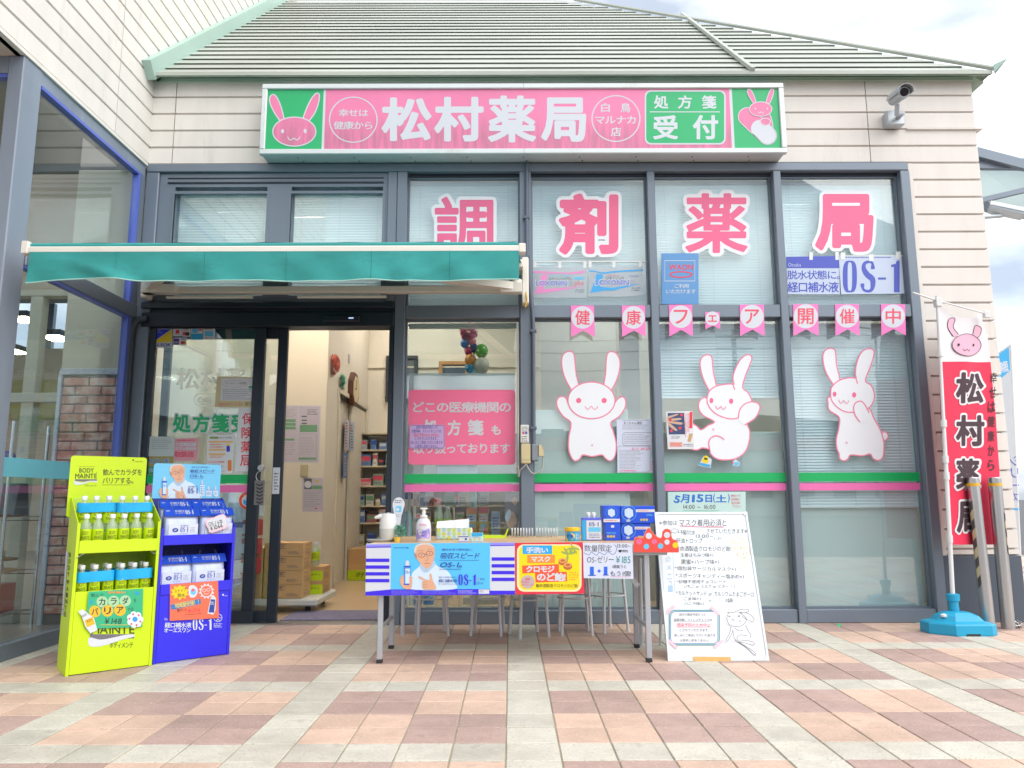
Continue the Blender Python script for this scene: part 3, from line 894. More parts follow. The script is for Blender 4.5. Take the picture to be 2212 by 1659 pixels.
FOOTB = mat('black_cable', '26272a', rough=0.6, var=0)
# what stands across the car park behind the viewer: the glass mirrors it
FWL = mat('far_white_wall', 'c9c8c2', rough=0.8, var=0.05, world_space=True); FRF = mat('far_grey_roof', '5d6268', rough=0.7, var=0.08); FGL = mat('far_window', '3a444e', rough=0.1, var=0.1); FRD = mat('far_red_sign', 'b03038', rough=0.5, var=0.05)
def far_house(x, y, w, d, h, rise, lab, sign=False):
    t = thing('far_house', lab, 'building', (x, y, -0.03))
    part('wall', MB().box(x - w / 2, x + w / 2, y - d / 2, y + d / 2, -0.03, h), FWL, t)
    part('roof', MB().prism([(x - w / 2 - 0.4, h + 0.01), (x + w / 2 + 0.4, h + 0.01), (x, h + rise)], 1, y - d / 2 - 0.4, y + d / 2 + 0.4), FRF, t)
    for i in range(int(w // 2.4)):
        for z in ((1.0,) if h < 4 else (1.0, 3.8)): part('window', MB().box(x - w / 2 + 0.8 + i * 2.4, x - w / 2 + 2.1 + i * 2.4, y + d / 2 + 0.002, y + d / 2 + 0.04, z, z + 1.2), FGL, t)
    if sign: part('sign_band', MB().box(x - w / 2, x + w / 2, y + d / 2 + 0.05, y + d / 2 + 0.2, h - 0.9, h - 0.1), FRD, t)
far_house(-9, -34, 8, 7, 5.6, 2.4, 'white gabled house across the car park, mirrored in the door glass')
far_house(14, -42, 26, 9, 4.6, 1.2, 'long pale shop across the car park with a red sign band, mirrored in the panes', True)
far_house(-30, -46, 18, 9, 6.0, 2.0, 'wide pale house across the car park, mirrored in the supermarket glass')
PLC = mat('concrete_pole', '8f8f8b', rough=0.8, var=0.08)
for (x, y, lab) in ((-4.8, -30, 'concrete utility pole across the car park, mirrored in the pink sign window'), (11.0, -30, 'concrete utility pole across the car park, mirrored in the rabbit windows')):
    t = thing('utility_pole', lab, 'pole', (x, y, -0.03)); part('pole', MB().cyl((x, y, -0.03), (x, y, 9.2), 0.17, 0.11, 12), PLC, t)
    for z in (8.2, 8.8): part('cross_arm', MB().box(x - 0.9, x + 0.9, y - 0.05, y + 0.05, z, z + 0.09), PLC, t)
for z in (8.3, 8.9, 7.4): solo('overhead_wire', MB().tube([(-60, -30.2, z + 0.3), (-20, -30.2, z - 0.1), (-4.8, -30.2, z), (3, -30.2, z - 0.25), (11, -30.2, z), (60, -30.2, z + 0.2)], 0.02, 5), FOOTB, {8.3: 'middle', 8.9: 'top', 7.4: 'lowest'}[z] + ' overhead wire between the utility poles across the car park', 'wire', 'overhead wires')

# ------------------------------------------------------------------ the supermarket wing on the left
wing = thing('supermarket_wing', 'white sided supermarket wing at a right angle with blue edged glass wall and corner post', 'building', (-3.11, -1.5, 0))
XW = -3.11
part('wall', MB().box(XW - 0.25, XW - 0.025, -6.0, 4.0, 3.80, 9.0), GROOVE, wing)


def boardx(mb, y0, y1, z0, z1, x=XW, t=0.024):
    g = 0.0045
    mb.add([(x - t, y0, z0 + g), (x - t, y1, z0 + g), (x, y1, z0 + g + 0.009), (x, y0, z0 + g + 0.009), (x, y1, z1 - g - 0.003), (x, y0, z1 - g - 0.003), (x - t, y1, z1 - g), (x - t, y0, z1 - g)],
           [(0, 3, 2, 1), (3, 5, 4, 2), (5, 7, 6, 4), (1, 2, 4, 6), (0, 7, 5, 3)])


for k in range(28):
    z0 = ZS + k * PIT_S
    for (ya, yb) in ((-6.0, -2.6), (-2.593, -0.56), (-0.552, 4.02)):
        if yb < -1 and k > 14: continue
        y1_ = yb
        mb = MB(); boardx(mb, ya, y1_, z0, z0 + PIT_S); part('siding_board', mb, SIDING, wing)
part('drip_edge', MB().box(XW - 0.06, XW + 0.012, -6.0, -0.032, 3.80, 3.826), SIDING, wing)
part('soffit', MB().box(-9, XW - 0.27, -6.0, -1.45, 3.80, 3.84), CREAM, wing)
part('header_beam', MB().cbox(XW - 0.08, XW - 0.005, -1.475, -0.03, 3.70, 3.797).box(-9, XW - 0.1, -1.66, -1.56, 3.68, 3.797), SLATEW, wing)
part('corner_post', MB().cbox(XW - 0.10, XW + 0.0, -1.665, -1.475, 0.0, 3.798, 0.006), SLATEW, wing)
part('transom', MB().cbox(XW - 0.07, XW + 0.01, -1.474, -0.03, 2.46, 2.575, 0.006), SLATE, wing)
part('bottom_rail', MB().cbox(XW - 0.07, XW + 0.01, -1.474, -0.03, 0.0, 0.10).cbox(-9, XW - 0.101, -1.64, -1.57, 0.0, 0.10), SLATE, wing)
part('blue_edging', MB().box(XW - 0.05, XW + 0.002, -0.15, -0.112, 0.101, 2.459).box(XW - 0.05, XW + 0.002, -0.15, -0.112, 2.576, 3.699)
     .box(XW - 0.05, XW + 0.004, -1.474, -0.151, 3.677, 3.699).box(XW - 0.05, XW + 0.004, -1.474, -0.151, 2.446, 2.4595).box(-9, XW - 0.101, -1.655, -1.61, 3.655, 3.679), BLUEF, wing)
part('end_stile', MB().box(XW - 0.06, XW - 0.0, -0.104, -0.03, 0.101, 3.699), SLATE, wing)
for (za, zb) in ((0.101, 2.459), (2.576, 3.699)):
    part('pane', MB().box(XW - 0.03, XW - 0.024, -1.4735, -0.151, za, zb), PANE, wing)
part('pane', MB().box(-9, XW - 0.102, -1.61, -1.604, 0.1, 3.65), PANE, wing)
# inside the wing
YB = 0.02
pil = part('brick_pillar', MB().box(-3.715, -3.145, YB + 0.012, 0.5, 0.0, 2.0), mat('brick_mortar', '8a8580', rough=0.9, var=0.1), wing)
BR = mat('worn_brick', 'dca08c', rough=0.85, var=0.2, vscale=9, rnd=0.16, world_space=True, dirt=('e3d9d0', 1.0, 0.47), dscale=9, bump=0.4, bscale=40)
bl, bh = 0.205, 0.0655
r_ = 0; z = 1.975
while z > 0.1:
    x = -3.69 - (bl * 0.52 if r_ % 2 else 0.0)
    while x < -3.16:
        xa, xb = max(x, -3.69), min(x + bl, -3.15)
        if xb - xa > 0.03:
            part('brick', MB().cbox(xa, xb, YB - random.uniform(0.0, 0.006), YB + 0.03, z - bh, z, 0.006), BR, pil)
        x += bl + 0.011
    z -= bh + 0.0105; r_ += 1
TRW = mat('blue_white_marbled_trim', 'd5dce6', rough=0.4, var=0.05, dirt=('2f49b5', 1.0), dscale=9, stretch=(1, 1, 3))
part('pillar_trim', MB().cbox(-3.725, -3.145, YB - 0.012, 0.05, 2.0, 2.05).cbox(-3.73, -3.70, YB - 0.012, 0.05, 0.0, 1.999), TRW, pil)
part('interior_wall', MB().box(-3.715, -3.145, YB, 0.4, 2.051, 3.79), CREAM, wing)
part('interior_floor', MB().box(-12, -3.2, -1.55, 9, -0.1, 0.002), mat('grey_shop_floor', '8c8a84', rough=0.3, var=0.05), wing)
part('ceiling', MB().box(-12, -3.4, 0.2, 9.0, 5.0, 5.1), mat('grey_deck', 'a9aaa6', rough=0.8, var=0.08), wing)
OL = mat('olive_band', 'a39c55', rough=0.7, var=0.04)
part('interior_wall', MB().box(-12, -3.4, 9.0, 9.1, 0, 2.6).box(-12, -3.4, 9.0, 9.1, 3.4, 4.05), mat('warm_grey_wall', 'bdb19d', rough=0.8, var=0.05), wing)
part('colour_band', MB().box(-12, -3.4, 8.95, 9.099, 2.6, 3.4), OL, wing)
part('window_post', MB().box(-9.6, -9.4, 9.0, 9.1, 4.051, 4.999).box(-8.3, -8.1, 9.0, 9.1, 4.051, 4.999).box(-7.1, -6.95, 9.0, 9.1, 4.051, 4.999).box(-5.6, -3.4, 9.0, 9.1, 4.051, 4.999), SLATE, wing)
part('vestibule_beam', MB().cbox(-9, -3.72, 0.1, 0.2, 2.75, 3.79), mat('brown_beam', 'b5a693', rough=0.7, var=0.05), wing)
CRM = mat('cream_sash', 'c2bfae', rough=0.5, var=0.03)
for x in (-4.02, -4.75, -5.6): part('vestibule_post', MB().cbox(x - 0.05, x + 0.05, 0.09, 0.19, 0.003, 2.749), CRM, wing)
part('vestibule_rail', MB().cbox(-9, -3.73, 0.085, 0.185, 1.78, 1.86).cbox(-9, -3.73, 0.085, 0.185, 2.69, 2.748), CRM, wing)
LAMP2 = mat('warm_lamp', 'fff0d0', var=0, emit=16)
for (u, v, d) in ((52, 691, 3.5), (122, 731, 3.5), (30, 760, 5.0)):
    p = onY(u, v, d)
    l_ = part('hanging_lamp', MB().cbox(p[0] - 0.16, p[0] + 0.16, d - 0.2, d + 0.2, p[2] + 0.004, p[2] + 0.08), BLACK, wing)
    part('diffuser', MB().box(p[0] - 0.14, p[0] + 0.14, d - 0.18, d + 0.18, p[2] - 0.004, p[2] + 0.003), LAMP2, l_)
# pale blue strip across the wing's glass
AQ = mat('aqua_film', '68b4c6', rough=0.4, var=0.04)
p0, p1 = onX(48, 1020, XW), onX(150, 1052, XW)
solo('glass_strip', MB().box(XW - 0.022, XW - 0.0205, -1.47, -0.16, 1.12, 1.24), AQ, 'pale aqua safety strip stuck along the supermarket glass', 'strip')
# wire rack with hats behind the glass
WIRE = mat('chrome_wire', 'c9cbcc', rough=0.25, metal=0.9, var=0)
t = thing('wire_rack', 'chrome wire rack of hats and bags behind the supermarket glass', 'rack', (-3.95, -0.42, 0.002))
for (x, y) in ((-4.3, -0.62), (-3.64, -0.62), (-4.3, -0.2), (-3.64, -0.2)):
    part('post', MB().cyl((x, y, 0.003), (x, y, 1.55), 0.012, n=8), WIRE, t)
for z in (0.15, 0.45, 0.85, 1.22):
    mb = MB()
    for y in (-0.62, -0.2): mb.cyl((-4.3, y, z), (-3.64, y, z), 0.005, n=6).cyl((-4.3, y, z - 0.03), (-3.64, y, z - 0.03), 0.004, n=6)
    for i in range(18): mb.cyl((-4.29 + i * 0.038, -0.62, z + 0.004), (-4.29 + i * 0.038, -0.2, z + 0.004), 0.0025, n=5)
    for i in range(12):
        x = -4.3 + i * 0.055; mb.cyl((x, -0.622, z), (x + 0.0275, -0.622, z - 0.03), 0.002, n=5).cyl((x + 0.0275, -0.622, z - 0.03), (x + 0.055, -0.622, z), 0.002, n=5)
    part('shelf', mb, WIRE, t)
STRAW = mat('straw', 'b9925f', rough=0.85, var=0.15, vscale=30, bump=0.5)


def hat(x, y, z, m, label, s=1.0):
    mb = MB().lathe([(0.0, 0.0), (0.19 * s, 0.0), (0.2 * s, 0.012), (0.095 * s, 0.022), (0.088 * s, 0.09), (0.07 * s, 0.115), (0.001, 0.12)], x, y, z, 18)
    solo('sun_hat', mb, m, label, 'hat', 'sun hats on the wire rack')


hat(-3.86, -0.42, 0.455, STRAW, 'straw sun hat lowest in the hat stack on the wire rack')
hat(-3.85, -0.42, 0.535, mat('dark_straw', '8a6a45', rough=0.85, var=0.15, vscale=30), 'darker straw hat topmost of the stack on the wire rack', 0.9)
hat(-4.12, -0.4, 0.455, mat('navy_cloth', '39415c', rough=0.9, var=0.1), 'navy cloth sun hat beside the straw hats on the wire rack')
hat(-3.84, -0.42, 1.228, mat('blue_cloth', '5468a8', rough=0.9, var=0.1), 'blue cloth hat on the top shelf of the wire rack')
hat(-4.05, -0.42, 1.228, mat('rose_cloth', 'b4506a', rough=0.9, var=0.1), 'rose coloured hat on the top shelf of the wire rack')
hat(-3.85, -0.42, 0.858, mat('rust_cloth', 'a0563f', rough=0.9, var=0.1), 'rust coloured hat on the middle shelf of the wire rack')
for (x, c, l) in ((-4.15, 'b9c3cc', 'clear bag of pale blue masks hanging on the wire rack'), (-3.72, '4d5562', 'dark folded tote on the middle shelf of the wire rack')):
    solo('packed_bag', MB().prism([(-0.5, 0.858), (-0.32, 0.858), (-0.36, 1.1), (-0.46, 1.1)], 0, x - 0.06, x + 0.06), mat('bag_' + c, c, rough=0.3, var=0.2, vscale=12), l, 'bag')
solo('red_crate', MB().cbox(-4.2, -3.75, -0.58, -0.25, 0.156, 0.36), mat('dull_red_box', 'a04038', rough=0.6, var=0.1), 'dull red box on the bottom shelf of the wire rack', 'box')

# ------------------------------------------------------------------ canopy on the side wall, right
cp = thing('side_canopy', 'slate framed side canopy with frosted roof panels on the right end wall', 'canopy', (XR + 0.006, 2.0, 3.0))


def beam(a, b, w, h, mb):
    a, b = Vector(a), Vector(b); d = (b - a).normalized(); s = Vector((-d.y, d.x, 0)).normalized() if abs(d.z) < 0.95 else Vector((1, 0, 0)); u_ = d.cross(s)
    vs = []
    for p in (a, b):
        for (i, j) in ((-1, -1), (1, -1), (1, 1), (-1, 1)): vs.append(p + s * (w / 2 * i) + u_ * (h / 2 * j))
    return mb.add(vs, [(0, 3, 2, 1), (4, 5, 6, 7), (0, 1, 5, 4), (1, 2, 6, 5), (2, 3, 7, 6), (3, 0, 4, 7)])


def uy(u, v, y): return tuple(map(float, onY(u, v, y)))


yb = 1.2
xin = XR + 0.002
pA, pB = uy(2112, 292, yb), uy(2290, 378, yb)
part('rafter', beam((xin, yb, pA[2] + 0.03), pB, 0.06, 0.10, MB()), SLATE, cp)
pA, pB = uy(2118, 353, yb + 0.05), uy(2300, 356, yb + 0.05)
part('tie_beam', beam((xin, yb + 0.05, pA[2]), pB, 0.06, 0.11, MB()), SLATE, cp)
pC, pD = uy(2125, 415, yb + 0.4), uy(2290, 470, yb + 0.4)
part('rafter', beam((xin, yb + 0.4, pC[2]), pD, 0.06, 0.09, MB()), SLATE, cp)
pE, pF = uy(2133, 470, yb), uy(2260, 400, yb)
part('brace', beam((xin, yb, pE[2]), pF, 0.05, 0.05, MB()), SLATE, cp)
FR2 = glassy('frosted_sheet', (0.85, 0.92, 0.92), 1.3, haze=0.6, hazecol=(0.75, 0.84, 0.83))
q = [uy(2119, 368, yb + 0.1), uy(2290, 368, yb + 0.1), uy(2290, 462, yb + 0.1), uy(2126, 412, yb + 0.1)]
q = [(max(a[0], xin), a[1] + i, a[2]) for a, i in zip(q, (0.0, 0.0, 0.12, 0.12))]
part('roof_sheet', MB().add(q + [(a[0], a[1] + 0.012, a[2]) for a in q], [(0, 1, 2, 3), (7, 6, 5, 4), (0, 4, 5, 1), (1, 5, 6, 2), (2, 6, 7, 3), (3, 7, 4, 0)]), FR2, cp)
q = [uy(2126, 428, yb + 0.6), uy(2205, 445, yb + 0.6), uy(2150, 455, yb + 0.6), uy(2130, 462, yb + 0.6)]
q = [(max(a[0], xin), a[1], a[2]) for a in q]
part('roof_sheet', MB().add(q + [(a[0], a[1] + 0.012, a[2]) for a in q], [(0, 1, 2, 3), (7, 6, 5, 4), (0, 4, 5, 1), (1, 5, 6, 2), (2, 6, 7, 3), (3, 7, 4, 0)]), FR2, cp)

# ------------------------------------------------------------------ security cameras
GREY = mat('camera_grey', 'b0b8be', rough=0.35, metal=0.3, var=0.04)
LENS = mat('lens_black', '15161a', rough=0.12, var=0)
c0 = uy(1945, 205, -0.28); bx_ = uy(1927, 262, -0.02)
t = thing('security_camera', 'grey bullet security camera on a wall box high beside the fascia sign', 'camera', (bx_[0], -0.002, bx_[2] - 0.07))
part('mount_box', MB().cbox(bx_[0] - 0.075, bx_[0] + 0.075, -0.09, -0.002, bx_[2] - 0.065, bx_[2] + 0.065, 0.008), GREY, t)
part('arm', MB().tube([(bx_[0] + 0.02, -0.09, bx_[2]), (bx_[0] + 0.03, -0.14, bx_[2] + 0.01), (c0[0], -0.2, c0[2] - 0.13), (c0[0], -0.22, c0[2] - 0.05)], 0.02, 10), GREY, t)
Tm = Matrix.Translation(c0) @ Matrix.Rotation(R(-8), 4, 'Z') @ Matrix.Rotation(R(14), 4, 'X')
h_ = part('housing', MB().cyl((0, 0.16, 0), (0, -0.07, 0), 0.046, 0.05, 20).cyl((0, -0.07, 0), (0, -0.085, 0), 0.05, 0.044, 20).move(Tm), GREY, t)
part('hood', MB().add([(x * k, y, z * k) for (k, y) in ((1, 0.15), (1, -0.13), (1.08, 0.15), (1.08, -0.13)) for (x, z) in [(0.056 * math.cos(R(a)), 0.056 * math.sin(R(a))) for a in range(-10, 191, 20)]],
     [(i, i + 1, 11 + i + 1, 11 + i) for i in range(10)] + [(22 + i, 33 + i, 33 + i + 1, 22 + i + 1) for i in range(10)] + [(11 + i, 12 + i, 34 + i, 33 + i) for i in range(10)]).move(Tm), GREY, t)
part('lens', MB().cyl((0, -0.085, 0), (0, -0.09, 0), 0.034, n=18).move(Tm), LENS, t)
c1 = uy(2168, 455, 0.6)
t = thing('security_camera', 'grey security camera bracketed off the right end wall below the canopy', 'camera', (XR, 0.6, c1[2] - 0.1))
w0 = (XR + 0.004, 0.6, uy(2133, 492, 0.6)[2])
part('arm', MB().tube([w0, (w0[0] + 0.06, 0.6, w0[2] + 0.005), (w0[0] + 0.1, 0.6, w0[2] + 0.08), (c1[0] - 0.02, 0.6, c1[2] - 0.05)], 0.019, 10), GREY, t)
part('wall_plate', MB().cbox(XR + 0.002, XR + 0.016, 0.52, 0.68, w0[2] - 0.07, w0[2] + 0.1), GREY, t)
Tm = Matrix.Translation(c1) @ Matrix.Rotation(R(24), 4, 'Y') @ Matrix.Rotation(R(-20), 4, 'Z')
part('housing', MB().cyl((-0.12, 0, 0), (0.16, 0, 0), 0.055, n=18).cyl((0.16, 0, 0), (0.2, 0, 0), 0.04, n=18).move(Tm), GREY, t)
part('hood', MB().add([(y, x * k, z * k) for (k, y) in ((1, -0.13), (1, 0.23), (1.06, -0.13), (1.06, 0.23)) for (x, z) in [(0.058 * math.cos(R(a)), 0.064 * math.sin(R(a))) for a in range(0, 181, 18)]],
     [(i, i + 1, 11 + i + 1, 11 + i) for i in range(10)] + [(22 + i, 33 + i, 33 + i + 1, 22 + i + 1) for i in range(10)] + [(11 + i, 12 + i, 34 + i, 33 + i) for i in range(10)]).move(Tm), GREY, t)

# ------------------------------------------------------------------ awning
TEAL = mat('teal_canvas', '2f8f8c', rough=0.8, var=0.12, vscale=5, bump=0.3, bscale=260, dirt=('215f60', 0.45, 0.52), dscale=6, stretch=(0.7, 1, 1.6))
CRW = mat('cream_white_metal', 'dcd9d0', rough=0.4, var=0.05, dirt=('a59c8c', 0.35), dscale=4)
ya = -1.68
aw = thing('awning', 'teal canvas awning with white front bar and cream folding arms over the doorway', 'awning', (-1.4, 0, 2.5))
zA = float(onY(600, 541, ya)[2]); xa_, xb_ = float(onY(56, 540, ya)[0]), float(onY(1131, 540, ya)[0])
zt = float(onY(600, 534, ya)[2]); zb_ = float(onY(600, 548, ya)[2])
part('front_bar', MB().cbox(xa_, xb_, ya - 0.03, ya + 0.03, zb_, zt, 0.006), CRW, aw)
part('end_cap', MB().cbox(xa_ - 0.012, xa_ + 0.03, ya - 0.033, ya + 0.035, zb_ - 0.004, zt + 0.035), CRW, aw)
part('end_cap', MB().cbox(xb_ - 0.03, xb_ + 0.012, ya - 0.033, ya + 0.035, zb_ - 0.004, zt + 0.012), CRW, aw)
# roof cloth from the wall roller to the bar, and the hanging valance
n_ = 40; mb = MB(); vs = []; fs = []
for i in range(n_ + 1):
    x = xa_ + 0.05 + (xb_ - xa_ - 0.1) * i / n_; xw = -2.95 + 3.05 * i / n_
    for j in range(7):
        t_ = j / 6; vs.append((x + (xw - x) * t_, ya + (-0.05 - ya) * t_, zt + 0.028 - 0.004 * math.sin(i * 0.9) + (2.9 - zt) * t_ - 0.03 * math.sin(math.pi * t_)))
for i in range(n_):
    for j in range(6): a_ = i * 7 + j; fs.append((a_, a_ + 7, a_ + 8, a_ + 1))
o_ = len(vs); vs += [(x, y, z - 0.003) for (x, y, z) in vs]; fs += [tuple(o_ + k for k in q[::-1]) for q in fs]
part('cloth', mb.add(vs, fs, True), TEAL, aw)
part('cloth_roll', MB().cyl((xa_ + 0.03, ya + 0.01, zt + 0.012), (xb_ - 0.035, ya + 0.01, zt + 0.012), 0.02, n=10), TEAL, aw)
xv0, xv1 = float(onY(68, 580, ya)[0]), float(onY(1121, 580, ya)[0])
zv = float(onY(600, 611, ya)[2])
n_ = 150; vs, fs = [], []
for i in range(n_ + 1):
    s_ = i / n_; x = xv0 + (xv1 - xv0) * s_
    low = zv + 0.035 * math.exp(-((s_ - 0.13) / 0.06) ** 2) * 0.6 - 0.012 * math.exp(-(s_ / 0.03) ** 2) + 0.002 * math.sin(s_ * 21) + 0.0015 * math.sin(s_ * 47)
    for j in range(9):
        t_ = j / 8
        fold = 0.012 * math.sin(s_ * 26 + t_ * 2.2) * t_ + 0.007 * math.sin(s_ * 61 - t_ * 3) * t_ + 0.02 * math.exp(-((s_ - 0.02 - 0.17 * t_) / 0.03) ** 2) * t_ + 0.012 * math.exp(-((s_ - 0.9 + 0.12 * t_) / 0.02) ** 2) * t_
        vs.append((x, ya - 0.032 - fold, zb_ + 0.004 + (low - zb_) * t_))
for i in range(n_):
    for j in range(8): a_ = i * 9 + j; fs.append((a_, a_ + 1, a_ + 10, a_ + 9))
o_ = len(vs); vs += [(x, y + 0.003, z) for (x, y, z) in vs]; fs += [tuple(o_ + k for k in q[::-1]) for q in fs]
va = part('valance', MB().add(vs, fs, True), TEAL, aw)
for s_ in (0.18, 0.36, 0.53, 0.70, 0.86):
    i = int(s_ * n_); mb = MB(); q = [vs[i * 9 + j] for j in range(9)]
    mb.tube([(x, y - 0.0015, z) for (x, y, z) in q], 0.0028, 5); part('seam', mb, TEAL, va)
mb = MB().tube([(x, y - 0.001, z) for (x, y, z) in [vs[i * 9 + 8] for i in range(n_ + 1)]], 0.004, 5)
part('hem', mb, mat('pale_hem', '9cc4bd', rough=0.7, var=0), va)
zw0, zw1 = float(onY(600, 634, -0.1)[2]), float(onY(600, 625, -0.1)[2])
part('wall_bar', MB().cbox(-2.97, 0.11, -0.13, -0.06, zw0, zw1 + 0.02, 0.006), CRW, aw)
part('roller_cover', MB().prism([(-0.16, 2.86), (-0.16, 2.92), (-0.04, 2.96), (-0.04, 2.82)], 0, -2.97, 0.11), CRW, aw)
part('wall_bracket', MB().cbox(0.10, 0.155, -0.14, -0.032, zw0 - 0.1, 2.95, 0.008), CRW, aw)
part('wall_bracket', MB().cbox(-3.03, -2.975, -0.14, -0.032, zw0 - 0.04, 2.95, 0.008), CRW, aw)
# folding arms
zc_ = zw0 + 0.03
part('arm', beam((-2.95, -0.16, zc_), (-2.62, -0.62, zc_ - 0.02), 0.07, 0.05, MB()), CRW, aw)
part('arm', beam((-2.62, -0.62, zc_ - 0.02), (-2.95, ya + 0.04, zb_ + 0.02), 0.05, 0.04, MB()), CRW, aw)
part('arm', beam((0.05, -0.16, zc_), (-0.52, -0.42, zc_), 0.09, 0.06, MB()), CRW, aw)
part('arm', beam((-0.52, -0.42, zc_ + 0.005), (0.0, ya + 0.04, zb_ + 0.02), 0.05, 0.04, MB()), CRW, aw)
part('arm_joint', MB().cyl((0.05, -0.16, zc_ - 0.05), (0.05, -0.16, zc_ + 0.06), 0.05, n=14).cbox(-0.08, 0.098, -0.22, -0.135, zc_ - 0.055, zc_ + 0.03), CRW, aw)
part('arm_joint', MB().cyl((-2.95, -0.16, zc_ - 0.05), (-2.95, -0.16, zc_ + 0.06), 0.05, n=14).cbox(-2.99, -2.72, -0.22, -0.135, zc_ - 0.05, zc_ + 0.02), CRW, aw)
part('crank_eye', MB().tube([(0.13, -0.13, 2.66), (0.14, -0.16, 2.58), (0.128, -0.15, 2.52), (0.12, -0.13, 2.57)], 0.007, 6), mat('yellow_plastic', 'c9a53c', var=0), aw)
for (s0, s1) in ((-2.83, -2.12), (-1.75, -1.02)):
    part('tension_rod', MB().cyl((s0, -0.1, zw0 - 0.03), (s1, -0.1, zw0 - 0.03), 0.012, n=8), CRW, aw)

# ------------------------------------------------------------------ conduit, intercom, junction boxes on the second mullion
PIPE = mat('slate_conduit', '566070', rough=0.5, var=0.06)
t = thing('conduit', 'slate conduit pipe running down the mullion between the first two panes', 'pipe', (0.14, -0.05, 1.3))
pp = [uy(1138, 352, -0.05), uy(1138, 560, -0.05), uy(1148, 640, -0.05), uy(1152, 700, -0.05), uy(1153, 970, -0.05)]
part('pipe', MB().tube(pp, 0.017, 10), PIPE, t)
for v in (470, 555, 715, 925):
    p = uy(1137 if v < 600 else 1152, v, -0.05); part('clip', MB().cbox(p[0] - 0.027, p[0] + 0.027, -0.07, -0.029, p[2] - 0.012, p[2] + 0.012, 0.003), PIPE, t)
DRK = mat('dark_conduit', '2b3340', rough=0.5, var=0.06)
t = thing('drain_pipe', 'dark round pipe bending down the jamb beside the brick pillar', 'pipe', (-3.05, -0.06, 0.1))
part('pipe', MB().tube([uy(318, 688, -0.05), uy(300, 690, -0.06), uy(290, 698, -0.06), uy(285, 715, -0.06), (uy(285, 715, -0.06)[0], -0.06, 0.101)], 0.026, 12), DRK, t)
IV = mat('aged_ivory_plastic', 'c6b890', rough=0.45, var=0.05)
t0_ = uy(1133, 940, -0.03)
t = thing('intercom', 'small white card reader with red and blue squares on the mullion', 'intercom', t0_)
a_, b_ = uy(1124, 918, -0.03), uy(1143, 957, -0.03)
part('body', MB().cbox(a_[0], b_[0], -0.05, -0.0285, b_[2], a_[2], 0.006), WHITE, t)
pr = Print(u_map((0, -0.05, 0), (0, -1, 0)))
pr.rect(mat('ink_red', 'c0555a', var=0), 1128, 932, 1133, 938); pr.rect(mat('ink_blue', '4a62b0', var=0), 1134, 932, 1139, 938)
pr.scribble(mat('ink_grey', '5b6068', var=0), 1127, 921, 1141, 931, 3); pr.scribble(mat('ink_black', '25282e', var=0), 1127, 941, 1141, 955, 3)
pr.done(t)
a_, b_ = uy(1125, 959, -0.03), uy(1146, 1002, -0.03)
t = thing('junction_box', 'yellowed ivory junction box under the intercom with looping cables', 'box', (a_[0] + 0.04, -0.03, b_[2]))
part('body', MB().cbox(a_[0], b_[0], -0.075, -0.0285, b_[2], a_[2], 0.008), IV, t)
part('lid', MB().cbox(a_[0] + 0.004, b_[0] - 0.004, -0.079, -0.0755, b_[2] + 0.03, a_[2] - 0.004, 0.003), IV, t)
CAB = mat('grey_cable', 'a8a8a4', rough=0.5, var=0)
part('cable', MB().tube(smooth_curve([uy(1136, 1002, -0.06), uy(1132, 1008, -0.06), uy(1124, 1014, -0.05), uy(1119, 1004, -0.04), uy(1118, 700, -0.04)], 6, False), 0.0055, 7), CAB, t)
part('cable', MB().tube(smooth_curve([uy(1137, 1002, -0.06), uy(1141, 1012, -0.06), uy(1150, 1022, -0.06), uy(1162, 1021, -0.06), uy(1172, 1008, -0.06), uy(1173, 985, -0.06)], 6, False), 0.0055, 7), CAB, t)
a_, b_ = uy(1148, 960, -0.03), uy(1163, 996, -0.03)
t = thing('socket_box', 'grey outdoor socket box with ivory hood beside the junction box', 'box', (a_[0] + 0.03, -0.03, b_[2]))
part('body', MB().cbox(a_[0], b_[0], -0.08, -0.02, b_[2], a_[2], 0.006), mat('grey_plastic', '7d8590', rough=0.5), t)
h0 = uy(1163, 962, -0.03); h1 = uy(1175, 986, -0.03)
part('hood', MB().prism([(h0[0] + 0.001, h0[2]), (h0[0] + 0.001, h1[2]), (h1[0], h1[2]), (h1[0] - 0.005, h1[2] + 0.05), (h0[0] + 0.02, h0[2])], 1, -0.085, -0.02), IV, t)

# ------------------------------------------------------------------ inks
PINK = mat('pink_vinyl', 'e3658f', rough=0.45, var=0.03, vscale=3)
PINKL = mat('rose_outline', 'e07f9c', rough=0.5, var=0)
WVIN = mat('white_vinyl', 'c8cdd6', rough=0.45, var=0.015)
WRAB = mat('white_decal', 'dfe3e9', rough=0.45, var=0.015)
GREENV = mat('green_vinyl', '05a95c', rough=0.4, var=0.03)
GREENS = mat('sign_green', '21ab6b', rough=0.4, var=0.05, vscale=2)
PINKS = mat('sign_pink', 'e27ba6', rough=0.45, var=0.05, vscale=2.5, stretch=(1, 1, 0.4), dirt=('b36d84', 0.35), dscale=6)
PINKB = mat('pink_band', 'e56fae', rough=0.4, var=0.03)
INK = mat('ink_black', '15171c', var=0)
INKG = mat('ink_grey', '5b6068', var=0)
INKL = mat('ink_light_grey', '9a9fa8', var=0)
RED = mat('ink_bright_red', 'd93a45', var=0.02)
ROSE = mat('ink_rose', 'd95068', var=0.02)
BLUE = mat('ink_blue_strong', '2a2fc4', var=0.02)
NAVY = mat('ink_navy', '23409a', var=0.02)
SKYB = mat('ink_sky_blue', '5fb8e0', var=0.03)
CYAN = mat('ink_cyan', '2f9fd6', var=0.02)
YEL = mat('ink_yellow', 'e3c414', var=0.02)
ORG = mat('ink_orange', 'dd7c33', var=0.02)
PAPER = mat('white_paper', 'd6d8de', rough=0.7, var=0.015)
